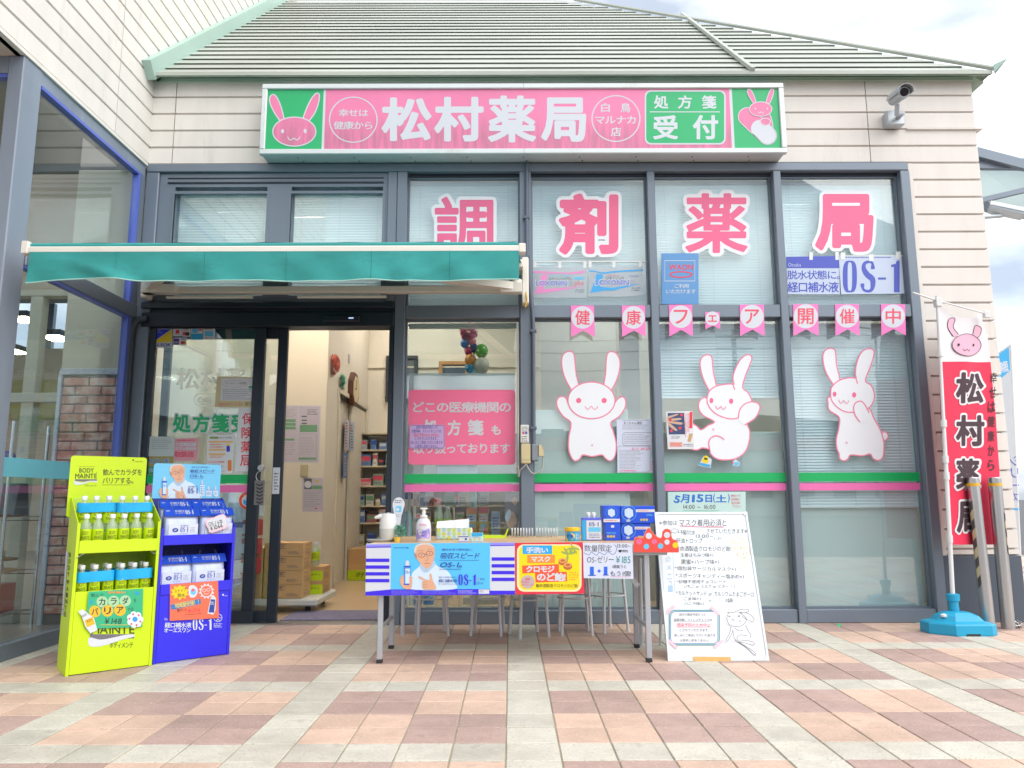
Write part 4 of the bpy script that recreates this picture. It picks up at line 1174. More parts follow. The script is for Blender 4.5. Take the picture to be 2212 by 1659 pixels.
PAPERB = mat('bluish_paper', 'c8cfe2', rough=0.7, var=0.015)
YG = (0, -1, 0)
GLASSP = (0, 0.0585, 0)

# ------------------------------------------------------------------ fascia sign
def rain_stain(m, amt=0.5):
    """Grime that has run down and collected along the lower edge of a face."""
    n, l = m.node_tree.nodes, m.node_tree.links; b = n['Principled BSDF']; src = b.inputs['Base Color'].links[0].from_socket
    g = n.new('ShaderNodeNewGeometry'); mp_ = n.new('ShaderNodeMapping'); mp_.inputs['Scale'].default_value = (14, 1, 1.1)
    nz = n.new('ShaderNodeTexNoise'); nz.inputs['Scale'].default_value = 2.2; nz.inputs['Detail'].default_value = 6
    sx = n.new('ShaderNodeSeparateXYZ'); mr = n.new('ShaderNodeMapRange'); mr.inputs['From Min'].default_value = 4.19; mr.inputs['From Max'].default_value = 3.98
    mu = n.new('ShaderNodeMath'); mu.operation = 'MULTIPLY'; rp = n.new('ShaderNodeMapRange'); rp.inputs['From Min'].default_value = 0.3; rp.inputs['From Max'].default_value = 0.62; rp.inputs['To Max'].default_value = amt
    mi = n.new('ShaderNodeMix'); mi.data_type = 'RGBA'; mi.inputs['B'].default_value = (*lin('8d6a70'), 1)
    l.new(g.outputs['Position'], mp_.inputs['Vector']); l.new(mp_.outputs['Vector'], nz.inputs['Vector']); l.new(g.outputs['Position'], sx.inputs[0]); l.new(sx.outputs['Z'], mr.inputs['Value'])
    l.new(nz.outputs['Fac'], rp.inputs['Value']); l.new(rp.outputs['Result'], mu.inputs[0]); l.new(mr.outputs['Result'], mu.inputs[1]); l.new(mu.outputs[0], mi.inputs['Factor']); l.new(src, mi.inputs['A']); l.new(mi.outputs['Result'], b.inputs['Base Color'])


rain_stain(PINKS)
ys = -0.215
sg = thing('fascia_sign', 'long pink and green lightbox sign with white characters and rabbit emblems above the windows', 'sign', (0.12, -0.1, 3.9))
um = u_map((0, ys, 0), YG)
A = um(np.array([[565, 183], [1693, 176], [1701, 328], [560, 334]]), 0)
x0, x1 = (A[0][0] + A[3][0]) / 2, (A[1][0] + A[2][0]) / 2; z1, z0 = (A[0][2] + A[1][2]) / 2, (A[2][2] + A[3][2]) / 2
ALU = mat('white_aluminium', 'cfd6d8', rough=0.4, metal=0.15, var=0.04, dirt=('9a9382', 0.45), dscale=3, world_space=True)
fw = 0.045
cab = part('cabinet', MB().box(x0 + 0.012, x1 - 0.012, ys + 0.02, -0.003, z0 + 0.012, z1 - 0.012), ALU, sg)
mb = MB()
for (a, b, c, d) in ((x0, x1, z1 - fw, z1), (x0, x1, z0, z0 + fw), (x0, x0 + fw, z0 + fw, z1 - fw), (x1 - fw, x1, z0 + fw, z1 - fw)):
    mb.cbox(a, b, ys, ys + 0.05, c, d, 0.006)
part('frame', mb, ALU, sg)
mb = MB()
for x in np.linspace(x0 + 0.3, x1 - 0.3, 9): mb.cyl((x, -0.12, z0 + 0.0125), (x, -0.12, z0 + 0.009), 0.007, n=8).cyl((x + 0.03, -0.05, z0 + 0.0125), (x + 0.03, -0.05, z0 + 0.009), 0.007, n=8)
part('screws', mb, INKG, sg, kind='stuff')
fz0, fz1 = z0 + fw + 0.001, z1 - fw - 0.001
yf = ys + 0.018
X = lambda u: float(onY(u, 255, yf)[0])
panel = [('green_face', x0 + fw, X(697), GREENS), ('white_divider', X(697), X(702), WVIN), ('pink_face', X(702), X(1578), PINKS), ('white_divider', X(1578), X(1584), WVIN), ('green_face', X(1584), x1 - fw, GREENS)]
for nm, a, b, m in panel: part(nm, MB().box(a, b, yf, yf + 0.012, fz0, fz1), m, sg)
part('cabinet_joint', MB().box(X(1131), X(1131) + 0.004, ys - 0.001, ys - 0.0002, z0, z0 + fw).box(X(1131), X(1131) + 0.004, ys - 0.001, ys - 0.0002, z1 - fw, z1), INKL, sg)
pr = Print(crop_map(600, 180, 640 / 2212, (0, yf, 0), YG))


def rabbit_head(pr, pink, white, hc, hr, ears, eyes, er, mouth, lw, L=0):
    for e in ears:
        pr.curve(pink, e, L); pr.line(white, e, lw, L + 1, True, 5)
    pr.disc(pink, *hc, *hr, layer=L + 2); pr.line(white, arc(*hc, *hr, n=40), lw, L + 3, True)
    for e in eyes: pr.disc(white, *e, *er, layer=L + 4, n=14)
    pr.line(white, mouth, lw * 0.8, L + 4, False, 5)


rabbit_head(pr, PINKS, WVIN, (275, 428), (172, 116), [[(165, 345), (118, 280), (84, 210), (78, 160), (100, 132), (128, 145), (160, 205), (180, 270), (193, 330), (190, 350)], [(345, 325), (372, 245), (400, 185), (430, 140), (455, 120), (474, 135), (470, 190), (445, 265), (410, 320), (388, 345), (370, 350)]],
            [(181, 425), (361, 423)], (13, 17), [(223, 468), (232, 490), (250, 494), (271, 480), (290, 494), (308, 488), (319, 468)], 9)
# the root lines are covered again so that head and ears read as one
pr.poly(PINKS, [(178, 350), (190, 332), (222, 330), (215, 356)], 3.5); pr.poly(PINKS, [(340, 334), (366, 342), (350, 358), (320, 336)], 3.5)
pr.line(WVIN, arc(745, 333, 190, 180, n=48), 9, 1, True)
pr.text(WVIN, '幸せは', 628, 248, 865, 308, 1, 0.012); pr.text(WVIN, '健康から', 588, 345, 897, 410, 1, 0.012)
pr.text(WVIN, '松', 970, 155, 1370, 505, 1, 0.034, res=64); pr.text(WVIN, '村', 1390, 150, 1785, 508, 1, 0.034, res=64); pr.text(WVIN, '薬', 1820, 140, 2203, 515, 1, 0.030, res=64)
pr.done(sg, {PINKS: 'emblem', WVIN: 'lettering'})
pr = Print(crop_map(1200, 180, 640 / 2212, (0, yf, 0), YG))
pr.text(WVIN, '局', 170, 155, 530, 510, 1, 0.034, res=64)
pr.line(WVIN, arc(767, 324, 191, 182, n=48), 9, 1, True)
pr.text(WVIN, '白', 648, 200, 718, 273, 1, 0.015); pr.text(WVIN, '鳥', 803, 200, 882, 275, 1, 0.015); pr.text(WVIN, 'マルナカ', 600, 303, 925, 366, 1, 0.015); pr.text(WVIN, '店', 727, 392, 808, 466, 1, 0.015)
pr.rrect(WVIN, 997, 97, 1643, 531, 48, 1); pr.rrect(GREENS, 1009, 109, 1631, 519, 40, 2)
for ch, a, b in (('処', 1070, 1185), ('方', 1262, 1373), ('箋', 1453, 1568)): pr.text(WVIN, ch, a, 139, b, 245, 3, 0.024)
pr.rect(WVIN, 1038, 267, 1597, 274, 3)
pr.text(WVIN, '受', 1064, 297, 1262, 490, 3, 0.03); pr.text(WVIN, '付', 1380, 295, 1583, 490, 3, 0.03)


def capsule(ax, ay, bx, by, r, n=12):
    a = math.atan2(by - ay, bx - ax); p = []
    for k in range(n + 1): w = a + math.pi / 2 + math.pi * k / n; p.append((ax + r * math.cos(w), ay + r * math.sin(w)))
    for k in range(n + 1): w = a - math.pi / 2 + math.pi * k / n; p.append((bx + r * math.cos(w), by + r * math.sin(w)))
    return p


q = [(1985, 285), (2010, 330), (2020, 395), (2015, 430), (1930, 400), (1925, 320)]
pr.curve(PINKS, q, 0); pr.line(WVIN, q, 6, 1, True, 5)
cp_ = capsule(1815, 308, 1978, 460, 72)
pr.poly(PINKS, cp_, 2); pr.line(WVIN, cp_, 6, 3, True)
pr.poly(WVIN, capsule(1915, 405, 1978, 460, 71), 3)
q = [(1925, 330), (1965, 320), (2000, 340), (1990, 365), (1965, 378), (1935, 370), (1922, 350)]
pr.curve(PINKS, q, 4); pr.line(WVIN, q, 6, 5, True, 5)
rabbit_head(pr, PINKS, WVIN, (1922, 248), (90, 58), [[(1868, 205), (1830, 150), (1815, 105), (1828, 87), (1850, 105), (1872, 150), (1885, 195)], [(1965, 195), (1980, 140), (2000, 95), (2018, 83), (2027, 105), (2015, 155), (1990, 205)]],
            [(1880, 245), (1976, 245)], (6, 9), [(1903, 270), (1912, 281), (1924, 270), (1936, 282), (1945, 270)], 6, 6)
pr.done(sg, {PINKS: 'emblem', WVIN: 'lettering', GREENS: 'green_plate'})

# ------------------------------------------------------------------ the four big characters on the upper panes
gm = u_map(GLASSP, YG)
BIG = [('調', 932, 418, 1073, 566, 'big pink 調 character with white border on the first pane, half behind the awning'),
       ('剤', 1200, 411, 1343, 557, 'big pink 剤 character with white border above the painkiller banners'),
       ('薬', 1473, 410, 1622, 554, 'big pink 薬 character with white border above the blue card'),
       ('局', 1754, 412, 1894, 551, 'big pink 局 character with white border above the blue and white banners')]
for ch, a, b, c, d, lab in BIG:
    t = thing('window_character', lab, 'window lettering', tuple(map(float, onY((a + c) / 2, d, 0.058))), group='big pink characters on the upper panes')
    pr = Print(gm); em = (c - a) / 1.11; i_ = 0.055 * em
    k_ = 0.022 if ch in '調薬' else 0.04; pr.text(WRAB, ch, a, b, c, d, 0, k_ + 0.06, res=72); pr.text(PINK, ch, a + i_, b + i_, c - i_, d - i_, 1, k_, res=84)
    pr.done(t, {WRAB: 'white_border', PINK: 'character'})

# ------------------------------------------------------------------ rabbits on the lower panes


def rabbit(label, crop, parts):
    um_ = crop_map(*crop, GLASSP, YG)
    t = thing('rabbit_decal', label, 'window decal', tuple(map(float, um_(np.array([[parts[0][1][0][0], 1330]]), 0)[0])), group='white rabbit decals on the lower panes')
    pr = Print(um_)
    for L, (kind, pts) in enumerate(parts):
        if kind == 'fill': pr.curve(WRAB, pts, L); pr.line(PINKL, pts, 8, L + 0.5, True, 5)
        elif kind == 'open': pr.line(PINKL, pts, 8, L, False, 6)
        elif kind == 'half': pr.curve(WRAB, pts, L); pr.line(PINKL, pts[:-1], 8, L + 0.5, False, 5)
        elif kind == 'mouth': pr.line(PINKL, pts, 5, L, False, 5)
        elif kind == 'eye':
            for e in pts:
                pe = Print(um_); pe.disc(PINK, e[0], e[1], e[2], e[3], layer=L, n=16); pe.done(t, {PINK: 'eye'})
        elif kind == 'x':
            for (x, y) in pts: pr.line(PINKL, [(x - 6, y - 6), (x + 6, y + 6)], 3, L); pr.line(PINKL, [(x - 6, y + 6), (x + 6, y - 6)], 3, L + 0.3)
    pr.done(t, {WRAB: 'body', PINKL: 'outline', PINK: 'eye'})


rabbit('white rabbit decal with both paws raised, on the pane right of the pink sign', (780, 580, 800 / 2212), [
    ('fill', [(1487, 1095), (1440, 1055), (1408, 1010), (1396, 970), (1406, 938), (1432, 927), (1458, 940), (1490, 1000), (1618, 1060), (1740, 1010), (1772, 962), (1795, 937), (1822, 930), (1838, 958), (1830, 1005), (1795, 1055), (1742, 1095), (1758, 1150), (1776, 1225), (1774, 1285), (1760, 1322), (1736, 1338), (1708, 1322), (1684, 1300), (1622, 1310), (1564, 1300), (1545, 1325), (1517, 1338), (1492, 1318), (1473, 1262), (1475, 1185)]),
    ('fill', [(1495, 890), (1450, 810), (1430, 735), (1432, 675), (1455, 645), (1488, 640), (1507, 658), (1515, 720), (1522, 790), (1538, 862), (1520, 900)]),
    ('fill', [(1698, 862), (1709, 780), (1713, 700), (1722, 655), (1742, 640), (1775, 650), (1798, 690), (1800, 745), (1780, 820), (1742, 892), (1715, 900)]),
    ('fill', arc(1619, 952, 150, 117, n=20)),
    ('eye', [(1537, 953, 17, 17), (1700, 953, 17, 17)]),
    ('mouth', [(1578, 990), (1586, 1005), (1600, 1008), (1617, 990), (1633, 1008), (1648, 1006), (1660, 990)]),
    ('x', [(1623, 1238)])])
rabbit('white rabbit decal sitting with a raised paw, on the pane with the half lowered blind', (1564, 580, 800 / 2212), [
    ('fill', [(192, 940), (160, 938), (138, 965), (136, 1005), (165, 1048), (236, 1088), (195, 1112), (150, 1140), (122, 1115), (85, 1105), (50, 1150), (45, 1220), (90, 1262), (125, 1268), (160, 1255), (205, 1266), (212, 1292), (250, 1324), (310, 1332), (375, 1322), (430, 1282), (455, 1222), (462, 1152), (447, 1098), (498, 1062), (526, 1005), (518, 975), (488, 962), (450, 966), (300, 1000)]),
    ('fill', [(210, 900), (165, 812), (145, 732), (152, 685), (180, 662), (210, 665), (221, 690), (228, 765), (250, 870), (235, 905)]),
    ('fill', [(189, 950), (203, 895), (250, 860), (330, 847), (360, 848), (354, 810), (366, 760), (395, 702), (430, 666), (460, 661), (475, 682), (460, 730), (436, 790), (416, 868), (452, 905), (475, 960), (460, 1008), (410, 1055), (340, 1070), (260, 1046), (207, 1000)]),
    ('open', [(354, 842), (358, 862), (366, 884)]),
    ('half', [(388, 1068), (395, 1022), (415, 987), (450, 966), (488, 962), (518, 975), (526, 1005), (498, 1062), (447, 1098), (430, 1110), (395, 1085)]),
    ('open', [(206, 1266), (200, 1222), (214, 1192), (246, 1178), (276, 1186), (299, 1203)]),
    ('eye', [(217, 953, 12, 17), (343, 957, 13, 17)]),
    ('mouth', [(244, 985), (250, 1003), (264, 1006), (276, 990), (288, 1007), (302, 1005), (308, 990)]),
    ('x', [(229, 1137)])])
rabbit('white rabbit decal standing with a paw on its cheek and a round tail', (1564, 580, 800 / 2212), [
    ('fill', arc(1320, 1180, 25, 27, n=14)),
    ('fill', [(975, 930), (962, 970), (970, 1015), (1032, 1060), (1030, 1130), (1014, 1200), (1018, 1258), (1032, 1292), (1036, 1322), (1060, 1337), (1088, 1326), (1106, 1300), (1180, 1306), (1230, 1294), (1248, 1322), (1280, 1335), (1310, 1315), (1318, 1262), (1315, 1205), (1290, 1130), (1252, 1062), (1225, 1005), (1150, 960)]),
    ('fill', [(998, 855), (948, 772), (929, 692), (936, 642), (965, 620), (998, 625), (1010, 650), (1015, 722), (1038, 830), (1020, 862)]),
    ('fill', [(978, 912), (986, 866), (1030, 826), (1090, 808), (1140, 808), (1136, 790), (1140, 735), (1160, 670), (1190, 631), (1230, 622), (1254, 636), (1250, 680), (1226, 750), (1200, 826), (1236, 856), (1256, 905), (1252, 955), (1218, 1003), (1130, 1027), (1065, 1022), (1012, 988), (984, 950)]),
    ('open', [(1138, 800), (1142, 820), (1150, 846)]),
    ('half', [(1166, 1090), (1136, 1050), (1124, 1002), (1138, 967), (1170, 957), (1196, 980), (1224, 1032), (1230, 1085)]),
    ('eye', [(1003, 912, 12, 16), (1128, 917, 13, 17)]),
    ('mouth', [(1030, 948), (1037, 966), (1050, 968), (1061, 952), (1074, 970), (1087, 967), (1093, 952)]),
    ('x', [(1080, 1222)])])

# ------------------------------------------------------------------ green and pink bands across the lower glass
for (a, b, nm) in ((866, 1120, 'below the pink sign'), (1150, 1420, 'under the arms-raised rabbit'), (1430, 1706, 'under the sitting rabbit'), (1726, 1997, 'under the rabbit with the round tail'), (312, 553, 'on the fixed door leaf')):
    door = a < 400
    yy = -0.002 + 0.02 if door else 0.0585
    zz = lambda v: float(onY(1430, v, yy)[2])
    xa, xb = float(onY(a, 1040, yy)[0]), float(onY(b, 1040, yy)[0])
    if not door:
        e_ = min(edges, key=lambda e: abs((e[0] + e[1]) / 2 - (xa + xb) / 2)); xa, xb = e_[0] + 0.001, e_[1] - 0.001
    solo('window_band', MB().box(xa, xb, yy - 0.0012, yy, zz(1041), zz(1022)), GREENV, 'green vinyl band across the glass ' + nm, 'window band', 'green bands across the glass')
    solo('window_band', MB().box(xa, xb, yy - 0.0012, yy, zz(1060.5), zz(1045)), PINKB, 'pink vinyl band across the glass ' + nm, 'window band', 'pink bands across the glass')

# ------------------------------------------------------------------ banners taped to the upper panes
CLR = glassy('clear_banner_film', (0.92, 0.95, 0.97), 1.25, haze=0.5, hazecol=(0.82, 0.86, 0.9))
cm = crop_map(1220, 580, 280 / 2212, (0, 0.052, 0), YG)
TAPE = mat('white_tape', 'd8dcdc', rough=0.4, var=0)
PK2 = mat('banner_pink', 'd987bd', var=0.04); BL2 = mat('banner_blue', '3f9fdc', var=0.04); LAV = mat('banner_lavender', '7b86c9', var=0.02)


def tapes(pr, ps, w, h):
    for (x, y) in ps: pr.rect(TAPE, x, y, x + w, y + h, 3)


t, pr = poster('window_banner', 'clear painkiller banner with pink L swoosh and the word plus', 'banner', CLR, cm, [(88, 290), (1050, 275), (1062, 850), (88, 850)], 'painkiller banners on the second upper pane')
pr.curve(PK2, [(95, 395), (110, 363), (400, 372), (700, 388), (1015, 358), (1035, 388), (850, 416), (500, 408), (250, 402)], 1)
pr.poly(PK2, [(240, 425), (365, 427), (272, 690), (700, 662), (1020, 632), (860, 665), (500, 730), (108, 785)], 1)
pr.text(WVIN, 'LOXONIN', 118, 522, 722, 642, 2, 0.05); pr.text(LAV, 'LOXONIN', 130, 535, 712, 630, 3, 0.03)
pr.text(INKL, 'S', 735, 555, 815, 630, 2); pr.text(ROSE, 'plus', 838, 535, 1010, 650, 2, 0, 0.25)
pr.text(INKG, 'ロキソニンSプラス', 375, 475, 790, 525, 2, 0.01); pr.rrect(SKYB, 825, 470, 1010, 515, 20, 2)
pr.text(SKYB, '痛みに速く効く解熱鎮痛', 385, 435, 780, 462, 2); pr.text(INKG, '12錠 12回分', 860, 688, 1015, 722, 2); pr.text(INKG, '第一類医薬品', 850, 730, 1015, 755, 2)
pr.line(INKL, arc(158, 460, 22, n=16), 6, 2, True)
tapes(pr, [(545, 190), (1000, 190), (95, 180)], 55, 115); pr.rect(TAPE, 40, 180, 1060, 200, 2); pr.done(t, {LAV: 'lettering', TAPE: 'tape', PK2: 'swoosh'})
t, pr = poster('window_banner', 'clear painkiller banner with blue L swoosh', 'banner', CLR, cm, [(1092, 295), (2080, 260), (2085, 800), (1700, 830), (1095, 825)], 'painkiller banners on the second upper pane')
pr.curve(BL2, [(1108, 378), (1125, 352), (1200, 350), (1330, 382), (1600, 358), (2045, 330), (2055, 358), (1600, 388), (1340, 410), (1210, 375)], 1)
pr.poly(BL2, [(1245, 412), (1365, 430), (1310, 648), (1550, 665), (1850, 612), (2040, 598), (1850, 640), (1560, 715), (1380, 720), (1128, 762)], 1)
pr.text(WVIN, 'LOXONIN', 1205, 508, 1850, 630, 2, 0.05); pr.text(LAV, 'LOXONIN', 1218, 520, 1840, 618, 3, 0.03)
pr.text(INKL, 'S', 1870, 520, 1955, 590, 2); pr.text(INKG, 'ロキソニンS', 1410, 455, 1735, 515, 2, 0.01); pr.text(ROSE, '痛みに速く効く', 1440, 425, 1690, 450, 2); pr.text(LAV, '解熱鎮痛薬', 1845, 440, 2010, 472, 2)
pr.text(INKG, '12錠 12回分', 1880, 655, 2035, 690, 2); pr.text(INKG, '第一類医薬品', 1870, 700, 2035, 725, 2); pr.line(INKL, arc(1178, 435, 25, n=16), 6, 2, True)
tapes(pr, [(1095, 190), (1530, 190), (2010, 180)], 55, 105); pr.rect(TAPE, 1080, 178, 2190, 198, 2); pr.done(t, {LAV: 'lettering', TAPE: 'tape', BL2: 'swoosh'})

cm = crop_map(1480, 560, 0.2, (0, 0.05, 0), YG)  # card, measured on the 2212 grid
cmu = u_map((0, 0.05, 0), YG)
t, pr = poster('payment_card_sign', 'blue payment card sign with white frame hung under the third big character', 'sign', mat('card_blue', '5b92c8', rough=0.4, var=0.03), cmu, rc(1429, 547, 1509, 657))
pr.line(WVIN, rc(1436, 563, 1501, 607), 1.6, 1, True); pr.text(RED, 'WAON', 1445, 571, 1497, 583, 1, 0.02)
pr.line(RED, arc(1471, 593, 24, 6, n=26), 2.6, 1, True); pr.text(WVIN, 'ご利用', 1457, 613, 1488, 622, 1, 0.008); pr.text(WVIN, 'いただけます', 1439, 625, 1503, 634, 1, 0.008)
pr.done(t, {WVIN: 'lettering', RED: 'logo'})

cm = crop_map(1564, 580, 800 / 2212, (0, 0.05, 0), YG)
VB = mat('violet_blue', '4a58b8', rough=0.5, var=0.03); FILM = mat('pale_film', 'b9c6dc', rough=0.4, var=0.03)
t, pr = poster('window_banner', 'pale banner with blue header and two lines of blue characters', 'banner', FILM, cm, [(692, 35), (1032, 28), (1036, 275), (705, 275)], 'drink banners on the last upper pane')
pr.poly(VB, [(694, 36), (1031, 29), (1032, 108), (696, 108)], 1); pr.text(FILM, 'Otsuka', 708, 75, 788, 98, 2)
pr.text(VB, '脱水状態に。', 700, 122, 1040, 180, 1, 0.012); pr.text(VB, '経口補水液', 702, 195, 1030, 262, 1, 0.018)
tapes(pr, [(842, 5), (1008, 5)], 22, 50); pr.done(t, {VB: 'lettering', TAPE: 'tape'})
t, pr = poster('window_banner', 'pale banner with large blue OS-1 beside the blue header banner', 'banner', FILM, crop_map(1564, 580, 800 / 2212, (0, 0.046, 0), YG), [(1030, 35), (1440, 30), (1460, 270), (1045, 275)], 'drink banners on the last upper pane')


def os1(pr, m, x0, y0, x1, y1, L=1):
    """The drink's condensed heavy wordmark."""
    w, h = x1 - x0, y1 - y0
    def P(*pts): return [(x0 + a * w, y0 + b * h) for a, b in pts]
    o = [(0.0, 0.5), (0.01, 0.2), (0.05, 0.03), (0.12, 0.0), (0.2, 0.03), (0.24, 0.2), (0.25, 0.5), (0.24, 0.8), (0.2, 0.97), (0.125, 1.0), (0.05, 0.97), (0.01, 0.8)]
    i = [(0.085, 0.5), (0.088, 0.2), (0.1, 0.07), (0.125, 0.05), (0.15, 0.07), (0.163, 0.2), (0.166, 0.5), (0.163, 0.8), (0.15, 0.93), (0.125, 0.95), (0.1, 0.93), (0.088, 0.8)]
    oo, ii = smooth_curve(o, 3), smooth_curve(i, 3); k = len(oo)
    V = [(x0 + a * w, y0 + b * h) for a, b in list(oo) + list(ii)]
    pr._add(m, V, [(j, (j + 1) % k, k + (j + 1) % k, k + j) for j in range(k)], L)
    s = [(0.53, 0.27), (0.52, 0.08), (0.46, 0.035), (0.385, 0.09), (0.37, 0.25), (0.43, 0.44), (0.52, 0.58), (0.53, 0.78), (0.50, 0.93), (0.43, 0.965), (0.36, 0.9), (0.345, 0.72)]
    q = smooth_curve([(x0 + a * w, y0 + b * h) for a, b in s], 4, False)
    d = np.gradient(q, axis=0); n = np.stack([-d[:, 1], d[:, 0]], -1); n /= np.maximum(np.linalg.norm(n, axis=1, keepdims=True), 1e-9)
    tt = np.linspace(0, 1, len(q)); wd = (0.035 + 0.05 * np.exp(-((tt - 0.5) / 0.2) ** 2) + 0.02 * (np.abs(tt - 0.5) > 0.44)) * w * 0.6
    n = n * wd[:, None]; k = len(q)
    pr._add(m, np.concatenate([q + n, q - n]), [(j, j + 1, k + j + 1, k + j) for j in range(k - 1)], L)
    pr.poly(m, P((0.62, 0.53), (0.76, 0.53), (0.76, 0.6), (0.62, 0.6)), L)
    pr.poly(m, P((0.85, 0.13), (0.93, 0.1), (0.95, 0.0), (1.0, 0.0), (1.0, 1.0), (0.9, 1.0), (0.9, 0.2), (0.85, 0.2)), L)


os1(pr, VB, 1055, 60, 1418, 262)
pr.scribble(VB, 1060, 33, 1400, 46, 1)
tapes(pr, [(1042, 8), (1395, 2), (1222, 18)], 30, 45); pr.rect(TAPE, 1030, 26, 1440, 32, 2); pr.done(t, {VB: 'lettering', TAPE: 'tape'})

# ------------------------------------------------------------------ pennants along the transom
PEN = mat('pink_card', 'e77bbc', rough=0.6, var=0.02)
cmp_ = u_map((0, -0.026, 0), YG)
PLAB = ['pink pennant with a dense red character, nearest the conduit pipe', 'pink pennant above the right ear of the arms-raised rabbit', 'pink pennant with a plain hooked red katakana stroke, under the blue card', 'smallest pink pennant, with a tiny red letter, along the transom', 'pink pennant with a simple red katakana letter, right of the smallest pennant', 'pink pennant with a gate shaped red character, left end of the last pane', 'pink pennant with a dense red character, middle one on the last pane', 'pink pennant with a box and vertical stroke in red, nearest the banner flag']
for i, (ch, x0, x1, y0, y1) in enumerate([('健', 1233, 1284, 660, 728), ('康', 1343, 1394, 660, 728), ('フ', 1445, 1496, 658, 727), ('ェ', 1523, 1555, 674, 711), ('ア', 1598, 1651, 658, 726), ('開', 1713, 1768, 657, 726), ('催', 1804, 1856, 657, 726), ('中', 1903, 1956, 657, 725)]):
    h = y1 - y0; w = x1 - x0
    pts = [(x0, y0), (x1 - 1, y0), (x1 + 1, y1), ((x0 + x1) / 2 + 1, y1 - h * 0.21), (x0 + 1, y1)]
    t, pr = poster('pennant', PLAB[i], 'pennant', PEN, cmp_, pts, 'pennants along the transom')
    r = w * 0.475; pr.disc(WVIN, (x0 + x1) / 2, y0 + h * 0.38, r, layer=1, n=32)
    k = 0.66 * r; dx = dy = 0
    if ch in 'フェア': k *= 0.95
    pr.text(ROSE, ch, (x0 + x1) / 2 - k, y0 + h * 0.38 - k * (1.0 if ch not in 'ェ' else 0.75), (x0 + x1) / 2 + k, y0 + h * 0.38 + k * (1.0 if ch not in 'ェ' else 0.75), 2, 0.016)
    pr.done(t, {WVIN: 'circle', ROSE: 'character'})

# ------------------------------------------------------------------ notices on the lower panes
cm = crop_map(780, 580, 800 / 2212, GLASSP, YG)
t, pr = poster('window_sign', 'pink rounded sign with three lines of white lettering behind the first pane', 'sign', mat('bright_pink_board', 'ef7099', rough=0.35, var=0.02), cm, rrect_pts(450, 884, 1132, 1362, 22))
for s, b in (('どこの医療機関の', (480, 960, 1105, 1030)), ('方', (700, 1078, 785, 1176)), ('箋', (828, 1075, 930, 1176)), ('処', (545, 1075, 640, 1176)), ('も', (980, 1110, 1040, 1172)), ('取り扱っております', (480, 1225, 1100, 1292))):
    pr.text(WVIN, s, *b, 1, 0.02 if len(s) > 1 else 0.035)
pr.done(t, {WVIN: 'lettering'})
LILAC = mat('lilac_paper', 'c3a8d8', rough=0.7, var=0.02)
cm2 = crop_map(780, 580, 800 / 2212, (0, 0.05, 0), YG)
NOTE = ['店内で測定予定だった', '血管年齢、ストレスチェックは', '感染予防のため中止', 'とさせていただきます。', '楽しみにご来店いただいた皆さま', '大変申し訳ありません。']
t, pr = poster('notice', 'small lilac notice stuck over the corner of the pink sign', 'notice', LILAC, cm2, rrect_pts(455, 1108, 682, 1260, 14))
for i, (s, a, b) in enumerate(zip(NOTE, (500, 472, 482, 492, 465, 492), (636, 660, 648, 636, 668, 638))):
    pr.text(ROSE if i == 2 else NAVY, s, a, 1114 + i * 24, b, 1134 + i * 24 if i != 2 else 1138 + i * 24, 1)
pr.line(NAVY, rrect_pts(459, 1112, 678, 1256, 14), 2, 1, True); pr.done(t)
cm = crop_map(1410, 920, 350 / 2212, (0, 0.056, 0), YG)
t, pr = poster('newsletter', 'white printed newsletter beside the arms-raised rabbit, hand marked in pink', 'poster', PAPERB, cm, [(85, 310), (625, 300), (650, 1080), (95, 1083)])
pr.line(INKG, rc(168, 318, 538, 388), 4, 1, True); pr.text(INKG, 'まっちゃん通信', 190, 335, 455, 378, 1, 0.01)
pr.scribble(INKL, 165, 405, 540, 455, 3, ragged=0.15); pr.line(INKG, rrect_pts(175, 495, 620, 688, 40), 5, 1, True); pr.scribble(INKL, 195, 510, 585, 665, 6)
pr.line(INKG, rrect_pts(95, 695, 575, 1072, 40), 4, 1, True); pr.scribble(INKL, 125, 745, 490, 1035, 14, ragged=0.4)
pr.text(PINK, '5/11 14:20', 305, 715, 570, 755, 1, 0.015, jit=0.03); pr.text(ROSE, '3', 590, 915, 630, 970, 1, 0.03); pr.scribble(GREENS, 590, 705, 625, 870, 6); pr.scribble(ROSE, 590, 985, 628, 1060, 3); pr.scribble(PINK, 135, 1035, 385, 1068, 1); pr.scribble(ROSE, 590, 590, 615, 650, 3)
pr.done(t)
t, pr = poster('hand_care_poster', 'white poster with a photo of fingers and red text beside the sitting rabbit', 'poster', PAPER, cm, [(803, 192), (1195, 182), (1215, 735), (832, 740)])
pr.poly(mat('photo_navy', '33456e', var=0.2, vscale=30), [(830, 212), (1070, 208), (1086, 522), (848, 525)], 1)
SK = mat('skin_print', 'c7a48c', var=0.08)
for q in ([(832, 262), (970, 225), (975, 240), (840, 290)], [(838, 300), (1010, 285), (1015, 310), (842, 330)], [(842, 330), (1035, 350), (1030, 380), (930, 370), (845, 350)], [(845, 350), (965, 450), (945, 470), (848, 400)]): pr.curve(SK, q, 2)
for (x, y) in ((1033, 240), (868, 312), (1010, 430), (885, 470)): pr.disc(RED, x, y, 22, layer=3, n=14)
pr.rect(RED, 1150, 195, 1192, 435, 1); pr.text(ROSE, 'あなたの指先の痛みは', 1115, 215, 1150, 490, 1, vertical=True); pr.text(ROSE, 'スーッと摩擦が原因かも', 1078, 220, 1108, 560, 1, vertical=True)
